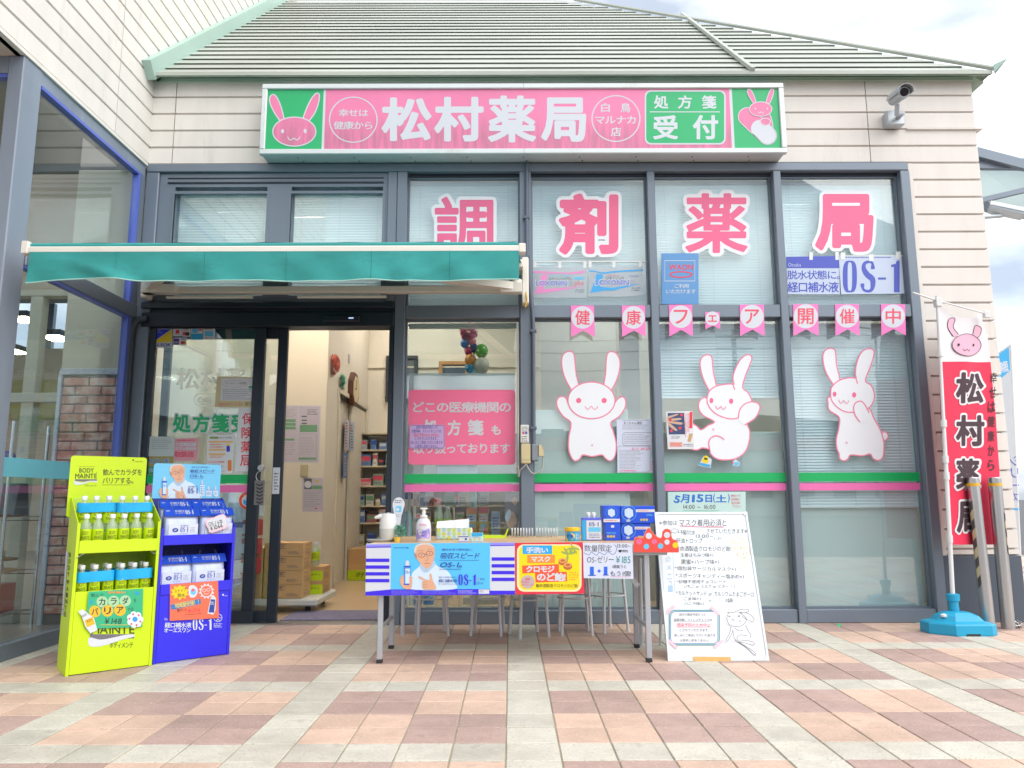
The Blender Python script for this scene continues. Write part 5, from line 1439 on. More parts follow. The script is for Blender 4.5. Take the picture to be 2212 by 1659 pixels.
pr.rect(mat('pale_rose', 'd8a79b', var=0.02), 858, 635, 1045, 705, 1); pr.scribble(RED, 870, 645, 1035, 700, 3, 2); pr.scribble(INKG, 885, 540, 1020, 590, 3); pr.text(INK, '痛みを軽減する', 1060, 660, 1205, 680, 1); pr.text(INK, 'テープはっかり', 1060, 685, 1205, 705, 1)
pr.poly(mat('plaster_tan', 'c09c6c', var=0.02), [(1145, 510), (1200, 515), (1165, 635), (1118, 625)], 1); pr.done(t)
t, pr = poster('sticker', 'small cut-out sticker of a yellow figure on a blue box', 'sticker', WVIN, cm, [(1285, 965), (1340, 860), (1385, 830), (1430, 858), (1475, 890), (1455, 1015), (1280, 978)], 'small stickers under the sitting rabbit')
pr.poly(CYAN, [(1295, 935), (1455, 968), (1445, 1005), (1290, 970)], 1); pr.disc(YEL, 1380, 905, 48, 40, 1); pr.disc(YEL, 1388, 862, 32, layer=1); pr.done(t)
t, pr = poster('sticker', 'tiny folded-paper shaped sticker in pale blue and pink', 'sticker', WVIN, cm, [(1765, 930), (1800, 905), (1818, 882), (1888, 940), (1860, 995), (1790, 985)], 'small stickers under the sitting rabbit')
pr.poly(SKYB, [(1800, 930), (1850, 925), (1880, 945), (1845, 985), (1800, 975)], 1); pr.disc(ROSE, 1782, 938, 14, layer=2, n=12); pr.done(t)
GRP = mat('pale_mint_paper', 'b9d6d3', rough=0.6, var=0.03)
t, pr = poster('date_notice', 'pale mint paper with blue handwritten date above the leaning whiteboard', 'notice', GRP, crop_map(1480, 1100, 400 / 1443, GLASSP, YG), [(222, 128), (870, 126), (878, 640), (232, 640)])
MK = mat('marker_blue', '2b6fc4', var=0.03)
for s, b, r_ in (('5', (275, 158, 325, 222), 14), ('月', (330, 148, 402, 220), 6), ('1', (424, 152, 448, 215), 4), ('5', (462, 148, 520, 215), 6), ('日', (535, 152, 592, 215), 0), ('(', (600, 142, 618, 222), 0), ('土', (622, 152, 712, 215), 0), (')', (722, 142, 738, 222), 0)):
    pr.text(MK, s, *b, 1, 0.032 if s not in '()' else 0.012, rot=r_)
pr.text(INKG, '14:00 ~ 16:00', 352, 235, 620, 270, 1, 0.006, jit=0.02)
for i, s in enumerate(('無料です', '試験に', '毎日お越し', '下さい')): pr.text(ROSE, s, 748 + i * 2, 150 + i * 29, 832, 172 + i * 29, 1, jit=0.03)
pr.line(GREENS, [(350 + i * 12, 290 - (10 if i % 2 else 0)) for i in range(26)], 2.5, 1, False, 3); pr.done(t)

# ------------------------------------------------------------------ stickers and notices on the fixed door leaf
DP = (0, 0.0185, 0)
cm = crop_map(330, 740, 300 / 1244, DP, YG)
t, pr = poster('security_sticker', 'square security sticker split blue and yellow, upper corner of the door glass', 'sticker', WVIN, cm, [(95, 72), (282, 68), (280, 260), (88, 258)])
pr.poly(BLUE, [(103, 84), (270, 84), (98, 205)], 1); pr.poly(YEL, [(275, 86), (275, 205), (98, 210)], 1); pr.text(NAVY, 'ALSOK', 95, 218, 268, 248, 1, 0.03, 0.2)
for i, s in enumerate(('ALways', 'Security', 'OK')): pr.text(WVIN, s, 112, 92 + i * 16, 112 + len(s) * 9, 104 + i * 16, 2)
pr.done(t)
for (pts, lab, dr) in (
    ([(290, 72), (375, 65), (372, 150), (288, 150)], 'white payment sticker with a red square logo on the door glass', [('r', RED, (312, 90, 348, 125)), ('t', INKL, 'PayPay', (302, 130, 355, 140))]),
    ([(377, 72), (458, 70), (455, 155), (376, 153)], 'white payment sticker with red and green card marks on the door glass', [('s', INKG, (388, 76, 445, 98)), ('r', ROSE, (382, 108, 420, 142)), ('r', INK, (405, 112, 445, 145))]),
    ([(462, 70), (572, 68), (570, 185), (460, 182)], 'blue payment sticker with small card pictures on the door glass', [('r', CYAN, (462, 125, 570, 182)), ('r', SKYB, (470, 80, 525, 118)), ('r', ROSE, (530, 82, 565, 98))]),
    ([(578, 70), (690, 68), (688, 182), (576, 180)], 'white payment sticker with a pale blue screen on the door glass', [('s', INKG, (590, 75, 680, 95)), ('r', SKYB, (590, 102, 675, 152)), ('s', INKG, (590, 158, 680, 176))]),
    ([(290, 165), (418, 163), (416, 236), (288, 235)], 'white card sticker with purple square and VISA lettering on the door glass', [('r', mat('ink_purple', '5a2f86', var=0), (292, 172, 346, 230)), ('t', WVIN, 'AEON', (297, 200, 340, 218)), ('t', NAVY, 'VISA', (358, 170, 412, 188)), ('d', RED, (378, 212, 16)), ('d', ORG, (396, 212, 16))])):
    t, pr = poster('payment_sticker', lab, 'sticker', PAPER, cm, pts, 'payment stickers on the door')
    for k in dr:
        if k[0] == 'r': pr.rect(k[1], *k[2], 1)
        elif k[0] == 't': pr.text(k[1], k[2], *k[3], 2, 0.02)
        elif k[0] == 's': pr.scribble(k[1], *k[2], 2)
        else: pr.disc(k[1], *k[2], layer=1, n=14)
    pr.done(t)
t = thing('door_lettering', 'white shop name characters and oval branch outline on the door glass', 'window lettering', tuple(map(float, cm(np.array([[600, 820]]), 0)[0])))
pr = Print(cm)
WLT = glassy('white_letter_film', (0.95, 0.97, 0.97), 1.3, haze=0.72, hazecol=(0.93, 0.95, 0.95))
pr.text(WLT, '松', 318, 455, 540, 660, 1, 0.025); pr.text(WLT, '村', 552, 455, 775, 660, 1, 0.025); pr.text(WLT, '薬', 790, 450, 985, 655, 1, 0.025); pr.text(WLT, '局', 1010, 455, 1150, 655, 1, 0.025)
pr.line(WLT, rrect_pts(490, 700, 860, 815, 56, 8), 8, 1, True); pr.text(WLT, '白鳥', 530, 730, 655, 785, 1, 0.02)
pr.done(t, {WLT: 'lettering'})
t = thing('door_lettering', 'green outlined prescription characters low on the door glass', 'window lettering', tuple(map(float, cm(np.array([[600, 1085]]), 0)[0])))
pr = Print(cm)
for ch, a, b in (('処', 272, 470), ('方', 462, 650), ('箋', 645, 838), ('受', 832, 1010)):
    pr.text(WVIN, ch, a, 882, b, 1085, 0.5, 0.085); pr.text(GREENS, ch, a + 12, 894, b - 12, 1073, 1.5, 0.035)
pr.done(t, {GREENS: 'lettering', WVIN: 'border'})
PARCH = mat('parchment', 'cfc39a', rough=0.7, var=0.05)
cm3 = crop_map(330, 740, 300 / 1244, (0, 0.016, 0), YG)
t, pr = poster('certificate', 'yellow bordered certificate taped over the shop name on the door', 'notice', PARCH, cm3, [(708, 535), (1132, 540), (1115, 832), (685, 828)])
pr.poly(PAPER, [(748, 550), (1085, 555), (1075, 770), (740, 765)], 1); pr.line(ROSE, arc(880, 605, 120, 32, n=24), 2, 2, True); pr.text(INKG, 'ストレスチェック証明書', 785, 590, 985, 612, 2); pr.scribble(INKL, 765, 650, 1070, 760, 6, 2); pr.text(ROSE, 'ご協力ありがとうございます', 715, 785, 950, 818, 2, jit=0.02); pr.text(INK, '全一動', 975, 780, 1085, 815, 2, jit=0.04); pr.rect(GREENS, 1012, 628, 1045, 648, 2); pr.done(t)
t, pr = poster('vertical_sign', 'tall white sign with four red characters stacked on the door', 'sign', PAPER, cm3, [(915, 832), (1103, 832), (1078, 1445), (885, 1445)])
for i, ch in enumerate('保険薬局'):
    o_ = -i * 7; pr.text(RED, ch, 950 + o_, 885 + i * 134, 1058 + o_, 995 + i * 134, 1, 0.012)
pr.done(t, {RED: 'lettering'})
cmb = crop_map(330, 740, 300 / 1244, (0, 0.028, 0), YG)
t, pr = poster('notice', 'plain pale grey printed sheet high behind the yellow ticket card on the door', 'notice', mat('greyish_paper', 'b9c4c4', var=0.02), cm, rc(50, 1110, 303, 1300)); pr.scribble(INKL, 85, 1135, 270, 1235, 5); pr.done(t)
PKP = mat('faded_pink_paper', 'd89aa8', rough=0.7, var=0.04)
t, pr = poster('voucher_poster', 'faded pink voucher poster with red shop lettering on the door glass', 'poster', PKP, cm, [(305, 1130), (532, 1122), (522, 1342), (298, 1345)])
pr.text(WVIN, 'て世帯応援', 310, 1168, 510, 1205, 1, 0.03); pr.text(WVIN, 'ミアム商品券', 310, 1210, 510, 1240, 1, 0.03); pr.text(ROSE, '取扱店', 300, 1252, 488, 1308, 1, 0.03); pr.scribble(ROSE, 330, 1132, 500, 1160, 1); pr.done(t)
t, pr = poster('product_leaflet', 'white leaflet with orange headings and small bottle pictures beside the tall red lettered sign', 'poster', PAPER, cm, [(620, 1095), (878, 1095), (858, 1462), (605, 1455)])
pr.rect(mat('olive_ink', '7f9a4a', var=0), 638, 1112, 722, 1132, 1); pr.text(INKG, 'のおすすめ商品', 725, 1112, 852, 1130, 1)
for y in (1152, 1228, 1270): pr.rect(mat('pale_orange', 'e0b577', var=0), 632, y, 860 if y == 1152 else 788, y + 18, 1)
pr.scribble(ORG, 640, 1175, 780, 1222, 2, 2); pr.scribble(ORG, 640, 1290, 780, 1318, 2, 2); pr.text(ROSE, '口内炎治療薬', 622, 1345, 780, 1362, 2); pr.scribble(INKL, 622, 1370, 780, 1450, 5)
pr.rect(BLUE, 800, 1200, 832, 1255, 1); pr.rect(YEL, 802, 1180, 830, 1200, 1); pr.rrect(ORG, 812, 1335, 848, 1440, 12, 1); pr.done(t)
YC = mat('amber_card', 'd7a414', rough=0.5, var=0.03)
t, pr = poster('ticket_card', 'amber ticket card with blue lettering above the blue drink stand', 'sign', YC, cmb, [(8, 1252), (292, 1255), (290, 1560), (8, 1555)])
pr.rrect(WVIN, 22, 1270, 275, 1300, 14, 1); pr.text(NAVY, '東かがわ市商工会', 60, 1276, 245, 1294, 2); pr.text(WVIN, 'ありがとう券', 30, 1318, 255, 1376, 1, 0.06); pr.text(mat('mid_blue', '2f6fc0', var=0), 'ありがとう券', 38, 1325, 248, 1370, 2, 0.015)
pr.rect(GREENV, 8, 1395, 290, 1470, 1); pr.text(WVIN, '指定店', 55, 1410, 200, 1455, 2, 0.03); pr.done(t)
cm5 = crop_map(330, 1060, 280 / 1659, (0, 0.016, 0), YG)
t, pr = poster('round_sticker', 'round red sticker with a simple blue bird by the door handle', 'sticker', mat('orange_red', 'd9462c', rough=0.5, var=0.02), cm5, arc(1428, 570, 115, 118, n=30))
pr.disc(WVIN, 1432, 572, 82, layer=1); pr.disc(CYAN, 1432, 585, 66, 50, layer=2); pr.disc(WVIN, 1412, 545, 22, layer=3, n=14); pr.disc(WVIN, 1458, 545, 22, layer=3, n=14); pr.disc(INK, 1414, 546, 6, layer=4, n=10); pr.disc(INK, 1456, 546, 6, layer=4, n=10); pr.poly(YEL, [(1426, 550), (1444, 550), (1435, 566)], 4); pr.disc(WVIN, 1434, 606, 22, 16, layer=3, n=14); pr.text(WVIN, 'ひまわりくん', 1370, 475, 1500, 500, 1, rot=0)
pr.done(t)
# hanging lock with key ring and the white plate on the stiles
LKM = mat('grey_rubber', '6d6a6c', rough=0.6, var=0.05)
p = lambda x, y, Y=-0.004: tuple(map(float, crop_map(330, 1060, 280 / 1659, (0, Y, 0), YG)(np.array([[x, y]]), 0)[0]))
a, b = p(1535, 290), p(1655, 630)
t = thing('door_hanger', 'grey slotted tag hanging from a steel ring on the door stile', 'tag', (a[0] + 0.05, -0.01, b[2]))
part('tag_plate', MB().cbox(a[0], b[0], -0.02, -0.003, b[2], a[2], 0.004), LKM, t)
mb = MB()
for i in range(6):
    q0, q1 = p(1552, 330 + i * 48, -0.021), p(1640, 352 + i * 48, -0.021); mb.add([(q0[0], -0.0212, q0[2]), ((q0[0] + q1[0]) / 2, -0.0212, q1[2]), (q1[0], -0.0212, q0[2]), (q1[0], -0.0212, q0[2] - 0.012), ((q0[0] + q1[0]) / 2, -0.0212, q1[2] - 0.012), (q0[0], -0.0212, q0[2] - 0.012)], [(0, 5, 4, 1), (1, 4, 3, 2)])
part('slots', mb, INK, t, kind='stuff')
c_ = p(1610, 235); part('ring', MB().tube([(c_[0] + 0.034 * math.cos(w), -0.014, c_[2] + 0.04 * math.sin(w)) for w in np.linspace(0, 2 * math.pi, 20, endpoint=False)], 0.004, 7, True), STEEL, t)
c_ = p(1622, 120); part('lock_knob', MB().cyl((c_[0], -0.001, c_[2]), (c_[0], -0.03, c_[2]), 0.028, 0.024, 16), STEEL, t)
a, b = uy(590, 1010, 0.058), uy(603, 1067, 0.058)
t = thing('door_plate', 'narrow white instruction plate on the inner door stile', 'plate', (a[0] + 0.02, 0.057, b[2]))
part('plate', MB().cbox(a[0], b[0], 0.05, 0.0585, b[2], a[2], 0.003), WVIN, t)
pr = Print(u_map((0, 0.05, 0), YG)); pr.scribble(INKG, 592, 1020, 602, 1060, 6); pr.done(t)

# ------------------------------------------------------------------ cardboard drink stands
LIME = mat('lime_board', 'bcd806', rough=0.45, var=0.03, vscale=2)
LIMEI = mat('lime_inside', 'b9d648', rough=0.6, var=0.04)
BLUB = mat('royal_blue_board', '2722d6', rough=0.42, var=0.03, vscale=2)
BLUI = mat('navy_inside', '2a2f86', rough=0.6, var=0.05)
DKOL = mat('ink_dark_olive', '3f4418', var=0)
GRY5 = mat('ink_mid_grey', '6b6670', var=0)
BODYP = glassy('bottle_plastic', (0.86, 0.94, 0.84), 1.45, rough=0.08, haze=0.42, hazecol=(0.84, 0.9, 0.82))
BODYF = mat('frosted_bottle', 'c3d0c4', rough=0.25, var=0.03)
CAPW = mat('white_cap', 'dde0e2', rough=0.4, var=0)
WRAP = mat('cyan_wrap', '18a3dc', rough=0.25, var=0.10, vscale=14, bump=0.3, bscale=30)
CLEAR = glassy('clear_plastic', (0.95, 0.97, 0.97), 1.35, haze=0.28, hazecol=(0.86, 0.9, 0.92))


def stand(name, label, base, ang, w, d, m, mi, zf, zbk, lips, hdr, floor2):
    t = thing(name, label, 'display stand', base, R(ang))
    def P(nm, mb, mm=m): return part(nm, mb, mm, t, local=True)
    prof = [(0, 0), (d, 0), (d, zbk), (d - 0.012, zbk), (0.0, zf)]
    P('side_panel', MB().prism(prof, 0, 0, 0.005)); P('side_panel', MB().prism(prof, 0, w - 0.005, w))
    for xr in (0.0055, w - 0.016): P('side_rim', MB().prism([(0.0, 0.0), (0.012, 0.0), (0.012, zf - 0.01), (0.0, zf - 0.002)], 0, xr, xr + 0.0105))
    P('back_panel', MB().box(0.006, w - 0.006, d - 0.004, d - 0.0002, 0, zbk - 0.002), mi)
    P('front_panel', MB().cbox(0.017, w - 0.017, 0.001, 0.006, 0.004, lips[1], 0.002))
    P('shelf_lip', MB().cbox(0.0165, w - 0.0165, -0.006, 0.0, lips[0][0], lips[0][1], 0.002))
    P('shelf', MB().box(0.006, w - 0.006, 0.002, d - 0.005, lips[0][0] + 0.002, lips[0][0] + 0.008), mi)
    P('shelf', MB().box(0.006, w - 0.006, 0.0065, d - 0.005, floor2 - 0.006, floor2), mi)
    P('header', MB().prism([(x, z) for x, z in rrect_pts(hdr[0], zbk - 0.12, hdr[1], hdr[2], 0.018)], 1, d + 0.0005, d + 0.005), hdr[3])
    return t


def bottle_parts(t, h, r, m_body, m_label, txt, ink, lab=(0.24, 0.60), squash=1.0, local=True):
    """A small drink bottle standing at the thing's origin."""
    body = MB().lathe([(r * 0.86, 0.0), (r, 0.008), (r, h * 0.60), (r * 0.98, h * 0.65), (r * 0.82, h * 0.74), (r * 0.48, h * 0.83), (r * 0.42, h * 0.885)], 0, 0, 0, 16)
    part('body', body, m_body, t, local=True)
    part('cap', MB().lathe([(r * 0.50, h * 0.886), (r * 0.52, h * 0.90), (r * 0.52, h * 0.985), (r * 0.48, h), (0.0005, h)], 0, 0, 0, 14), CAPW, t, local=True)
    l_ = part('label', MB().lathe([(r + 0.0002, h * lab[0]), (r + 0.0007, h * lab[0] + 0.001), (r + 0.0007, h * lab[1])], 0, 0, 0, 16), m_label, t, local=True)
    if txt:
        def fm(P, dd):
            a = -math.pi / 2 + (P[:, 0] - 0.5) * 1.7; rr = r + 0.0012 + dd
            return np.stack([rr * np.cos(a), rr * np.sin(a), h * (lab[1] - (lab[1] - lab[0]) * P[:, 1])], -1)
        pr = Print(fm, 0.0)
        for s, b in txt: pr.text(ink, s, *b, 1)
        if ink is DKOL: pr.poly(GRY5, [(0.12, 0.80), (0.9, 0.80), (0.9, 0.84), (0.5, 0.86), (0.12, 0.90)], 1)
        for mm, mb in pr.d.items(): part('print', mb, mm, l_, local=True)
    return t


gB, gA, gW, gD = (-2.4868, -1.7304, 0.0), 38.8, 0.449, 0.288
green = stand('drink_stand', 'lime green cardboard stand of small bottles with BODY MAINTE lettering', gB, gA, gW, gD, LIME, LIMEI, 0.845, 0.99, ((0.67, 0.742), 0.455), (-0.018, 0.412, 1.243, LIME), 0.385)
G = W[green]
ex_g = np.array(G.to_3x3() @ Vector((1, 0, 0))); ey_g = np.array(G.to_3x3() @ Vector((0, 1, 0)))


def gw(x, y, z): return tuple(G @ Vector((x, y, z)))


hm_ = flat_map(gw(-0.018, gD, 1.243), ex_g, (0, 0, 1))  # metres from the header's upper left corner
gcr = crop_map(100, 1030, 280 / 1659, gw(0, gD, 1), -ey_g)
pr = Print(gcr, 0.0008)
pr.rect(DKOL, 480, 278, 705, 281); pr.text(DKOL, 'BODY', 492, 300, 692, 362, 1, 0.012); pr.text(DKOL, 'MAINTE', 437, 376, 733, 440, 1, 0.012)
pr.line(DKOL, [(722, 366), (733, 356)], 6, 1); pr.rect(DKOL, 436, 392, 441, 452)
pr.poly(GRY5, [(434, 452), (732, 452), (732, 474), (640, 470), (560, 486), (434, 476)], 1); pr.curve(WVIN, [(428, 476), (520, 500), (600, 484), (680, 472), (732, 474), (732, 492), (640, 490), (560, 515), (480, 530), (426, 520)], 1)
pr.text(DKOL, 'ボディメンテ', 565, 523, 728, 552, 1, 0, 0.15); pr.text(DKOL, '飲んでカラダを', 815, 312, 1352, 400, 1, 0.006); pr.text(DKOL, 'バリアする。', 810, 428, 1230, 512, 1, 0.006); pr.rect(DKOL, 800, 527, 1192, 531)
pr.disc(DKOL, 1229, 190, 13, 10, 1, 12); pr.scribble(DKOL, 1255, 203, 1392, 220, 1)
pr.done(green)
gfr = crop_map(0, 1000, 600 / 1659, gw(0, 0.001, 0), -ey_g)
pr = Print(gfr, 0.001)
pr.text(DKOL, 'MAINTE', 582, 1228, 858, 1280, 1, 0.012); pr.rect(GRY5, 574, 1283, 856, 1310, 1)
pr.poly(GRY5, [(574, 1310), (856, 1310), (856, 1290), (700, 1312), (574, 1335)], 0.5); pr.curve(WVIN, [(570, 1305), (640, 1318), (720, 1305), (800, 1288), (855, 1285), (852, 1300), (780, 1318), (700, 1345), (630, 1362), (571, 1358)], 1.5)
pr.text(DKOL, 'ボディメンテ', 700, 1332, 850, 1372, 1, 0.01, 0.1)
pr.done(green)
gsd = crop_map(0, 1000, 600 / 1659, gw(0, 0, 0), -ex_g)
pr = Print(gsd, 0.001)
pr.poly(WVIN, [(421, 755), (434, 755), (403, 1168), (394, 1165)]); pr.poly(DKOL, [(434, 755), (436, 755), (405, 1168), (403, 1168)])
for i, ch in enumerate('BODYMAINTE'):
    y = 762 + i * 41 + (10 if i > 3 else 0); x = 440 - (y - 755) * 0.078; pr.text(DKOL, ch, x, y, x + 13, y + 30, 1, 0.02)
pr.scribble(DKOL, 392, 1030, 404, 1160, 9); pr.done(green)
# bottles on the green stand
BOT = None
rows = [('upper', 0.06, 0.678, 6, 'upper front row of the lime stand'), ('riser', 0.165, 0.785, 6, 'raised back row of the lime stand'),
        ('low', 0.06, 0.387, 6, 'lower front row of the lime stand'), ('lowb', 0.15, 0.387, 6, 'lower back row of the lime stand')]
ORD = ['first', 'second', 'third', 'fourth', 'fifth', 'last']
part('riser', MB().box(0.02, gW - 0.02, 0.13, gD - 0.006, 0.679, 0.783), LIMEI, green, local=True)
for (nm, yy, zz, n, lab) in rows:
    for i in range(n):
        x = 0.052 + i * (gW - 0.104) / (n - 1) + random.uniform(-0.004, 0.004)
        l_ = f'clear white-capped drink bottle, {ORD[i]} from the door side of the {lab}' if False else f'lime labelled bottle, {ORD[i]} from the left in the {lab}'
        loc = gw(x, yy + random.uniform(-0.004, 0.004), zz); rz = R(gA + random.uniform(-14, 14))
        if BOT is None:
            BOT = thing('drink_bottle', l_, 'bottle', loc, rz, 'bottles on the lime stand')
            bottle_parts(BOT, 0.213, 0.0305, BODYP, LIME, (('BODY', (0.22, 0.16, 0.82, 0.42)), ('MAINTE', (0.08, 0.5, 0.92, 0.76))), DKOL)
        else: dup(BOT, loc, rz, l_)
for (xa, xb, y0, y1, z0, z1, lab) in ((0.017, 0.222, 0.13, 0.198, 0.902, 0.957, 'cyan wrap round the left pack of bottles on the raised row'), (0.226, 0.432, 0.13, 0.198, 0.90, 0.957, 'cyan wrap round the right pack of bottles on the raised row'),
                                       (0.019, 0.222, 0.026, 0.185, 0.505, 0.564, 'cyan wrap round the left pack on the lower shelf'), (0.226, 0.432, 0.026, 0.185, 0.507, 0.566, 'cyan wrap round the right pack on the lower shelf')):
    t = thing('pack_wrap', lab, 'wrap', gw((xa + xb) / 2, (y0 + y1) / 2, z0), R(gA), 'cyan pack wraps on the lime stand')
    n_ = 24; vs = []; fs = []
    pts = rrect_pts(-(xb - xa) / 2, -(y1 - y0) / 2, (xb - xa) / 2, (y1 - y0) / 2, 0.026, 4); k = len(pts)
    for z in (0.0, (z1 - z0) * 0.5, z1 - z0):
        for j, (x, y) in enumerate(pts): vs.append((x + random.uniform(-0.0012, 0.0012), y + random.uniform(-0.0015, 0.0015), z + 0.003 * math.sin(j * 1.3)))
    for a in range(2): fs += [(a * k + j, a * k + (j + 1) % k, (a + 1) * k + (j + 1) % k, (a + 1) * k + j) for j in range(k)]
    part('band', MB().add(vs, fs, True), WRAP, t, local=True)
    hz = 0.065 if z0 > 0.8 else 0.06
    pth = smooth_curve([(-0.06, 0, z1 - z0 - 0.01), (-0.05, 0, 0.05 + hz), (0.0, 0, 0.075 + hz), (0.05, 0, 0.05 + hz), (0.06, 0, z1 - z0 - 0.01)], 4, False)
    mb = MB(); vs = []
    for p_ in pth: vs += [(p_[0], -0.012, p_[2]), (p_[0], 0.012, p_[2])]
    mb.add(vs, [(2 * j, 2 * j + 1, 2 * j + 3, 2 * j + 2) for j in range(len(pth) - 1)]); part('handle', mb, CLEAR, t, local=True)
WRK = mat('wire_grey', 'b8bcc0', rough=0.3, metal=0.8, var=0)
part('shelf_clip', MB().tube([gw(0.02, 0.002, 0.66), gw(0.05, -0.002, 0.672), gw(0.005, -0.004, 0.645)], 0.002, 5), WRK, green)
part('shelf_clip', MB().tube([gw(0.40, 0.002, 0.668), gw(0.425, -0.002, 0.65), gw(0.43, -0.004, 0.672)], 0.002, 5), WRK, green)
# hand made price card on the green stand
MINT = mat('mint_card', '2fa878', rough=0.5, var=0.03)
gcd = crop_map(0, 1000, 600 / 1659, gw(0, -0.012, 0), -ey_g)
PG = mat('pastel_green', '9cc59a', var=0); AMB = mat('amber_ink', 'dfae22', var=0)
t, pr = poster('price_card', 'green handmade price card with round yellow bubbles on the lime stand', 'price card', MINT, gcd, [(566, 1012), (914, 992), (908, 1236), (545, 1250)])
pr.text(INK, '飲んで', 580, 1022, 662, 1046, 1, jit=0.03)
for i, ch in enumerate('カラダ'): pr.disc(PG, 652 + i * 74, 1076 - i * 3, 36, layer=1); pr.text(INK, ch, 632 + i * 74, 1054 - i * 3, 672 + i * 74, 1098 - i * 3, 2, 0.02)
pr.text(INK, 'を', 855, 1056, 870, 1080, 1)
for i, ch in enumerate('バリア'): pr.disc(AMB, 606 + i * 80, 1138 - i * 4, 37, layer=1); pr.text(INK, ch, 584 + i * 80, 1116 - i * 4, 628 + i * 80, 1160 - i * 4, 2, 0.02)
pr.text(INK, 'する', 815, 1112, 852, 1134, 1); pr.text(INK, '¥148', 668, 1180, 778, 1218, 1, 0.004, 0.15); pr.rect(AMB, 640, 1222, 822, 1225, 1); pr.scribble(ORG, 690, 1003, 830, 1030, 1)
for q in ([(866, 1012), (888, 1024)], [(862, 1022), (880, 1030)], [(572, 1072), (584, 1088)], [(585, 1066), (592, 1082)]): pr.line(mat('ink_bright_blue', '2b8fe0', var=0), q, 7, 1)
pr.poly(WVIN, [(498, 1138), (530, 1124), (548, 1140), (600, 1180), (622, 1256), (578, 1278), (545, 1235), (520, 1165)], 2); pr.poly(INKL, [(520, 1165), (552, 1148), (556, 1160), (526, 1178)], 3); pr.poly(AMB, [(540, 1196), (592, 1172), (606, 1218), (556, 1240)], 3); pr.text(DKOL, 'BODY', 552, 1188, 592, 1204, 4, rot=-18)
FL = mat('pale_flower', 'd3dce8', var=0)
for a in range(0, 360, 51): pr.disc(FL, 862 + 34 * math.cos(R(a)), 1190 + 34 * math.sin(R(a)), 20, layer=2 + a / 1000, n=14)
pr.disc(FL, 862, 1190, 30, layer=3); pr.disc(mat('ink_bright_blue', '2b8fe0', var=0), 862, 1188, 17, layer=4, n=16)
for a in (20, 75, 130, 190, 250, 310): pr.disc(ROSE, 862 + 36 * math.cos(R(a)), 1190 + 36 * math.sin(R(a)), 7, layer=4, n=8)
pr.done(t)

# the blue stand
bB, bA, bW, bD = (-2.1433, -1.4274, 0.0), 40.35, 0.4576, 0.28
SKY2 = mat('header_sky_blue', '6cbfe8', rough=0.45, var=0.03)
blue = stand('drink_stand', 'royal blue cardboard stand of bagged OS-1 drinks with a sky blue header', bB, bA, bW, bD, BLUB, BLUI, 0.80, 0.985, ((0.697, 0.757), 0.463), (0.01, 0.442, 1.21, SKY2), 0.41)
BM = W[blue]


def bw(x, y, z): return tuple(BM @ Vector((x, y, z)))


ex_b = np.array(BM.to_3x3() @ Vector((1, 0, 0))); ey_b = np.array(BM.to_3x3() @ Vector((0, 1, 0)))
part('front_step', MB().cbox(0.0165, bW - 0.0165, -0.006, 0.0, 0.40, 0.463, 0.002), BLUB, blue, local=True)
pr = Print(crop_map(0, 1000, 600 / 1659, bw(0, 0.001, 0), -ey_b), 0.001)
pr.text(WVIN, '経口補水液', 1052, 1208, 1222, 1242, 1, 0.02); pr.text(WVIN, 'オーエスワン', 1048, 1244, 1216, 1272, 1, 0.02); os1(pr, WVIN, 1230, 1184, 1350, 1256)
pr.line(WVIN, arc(1391, 1178, 26, 25, n=24), 3.5, 1, True); pr.disc(WVIN, 1391, 1163, 6, layer=1, n=10); pr.line(WVIN, [(1391, 1168), (1391, 1184), (1380, 1200)], 4, 1); pr.line(WVIN, [(1391, 1184), (1402, 1200)], 4, 1); pr.line(WVIN, [(1370, 1178), (1412, 1178)], 3, 1)
pr.scribble(WVIN, 1365, 1212, 1420, 1242, 3); pr.text(WVIN, 'Or', 1050, 1180, 1072, 1195, 1); pr.disc(WVIN, 1424, 1032, 6, layer=1, n=10); pr.scribble(WVIN, 1434, 1034, 1460, 1042, 1); pr.done(blue)


SKIN = mat('print_skin', 'd3a183', var=0.03, vscale=8); SKIN2 = mat('print_skin_shade', 'b8836a', var=0.02); HAIR = mat('print_grey_hair', 'c9c4bf', var=0.03); SHIRT = mat('print_shirt', 'c5d8ea', var=0.04, vscale=6); SHIRT2 = mat('print_shirt_fold', 'a3bcd6', var=0.02); GLS = mat('print_glasses', '5a3a42', var=0); MOUTH = mat('print_lip', 'b5706a', var=0); BOTB = mat('print_bottle_blue', '3f86cf', var=0.02)


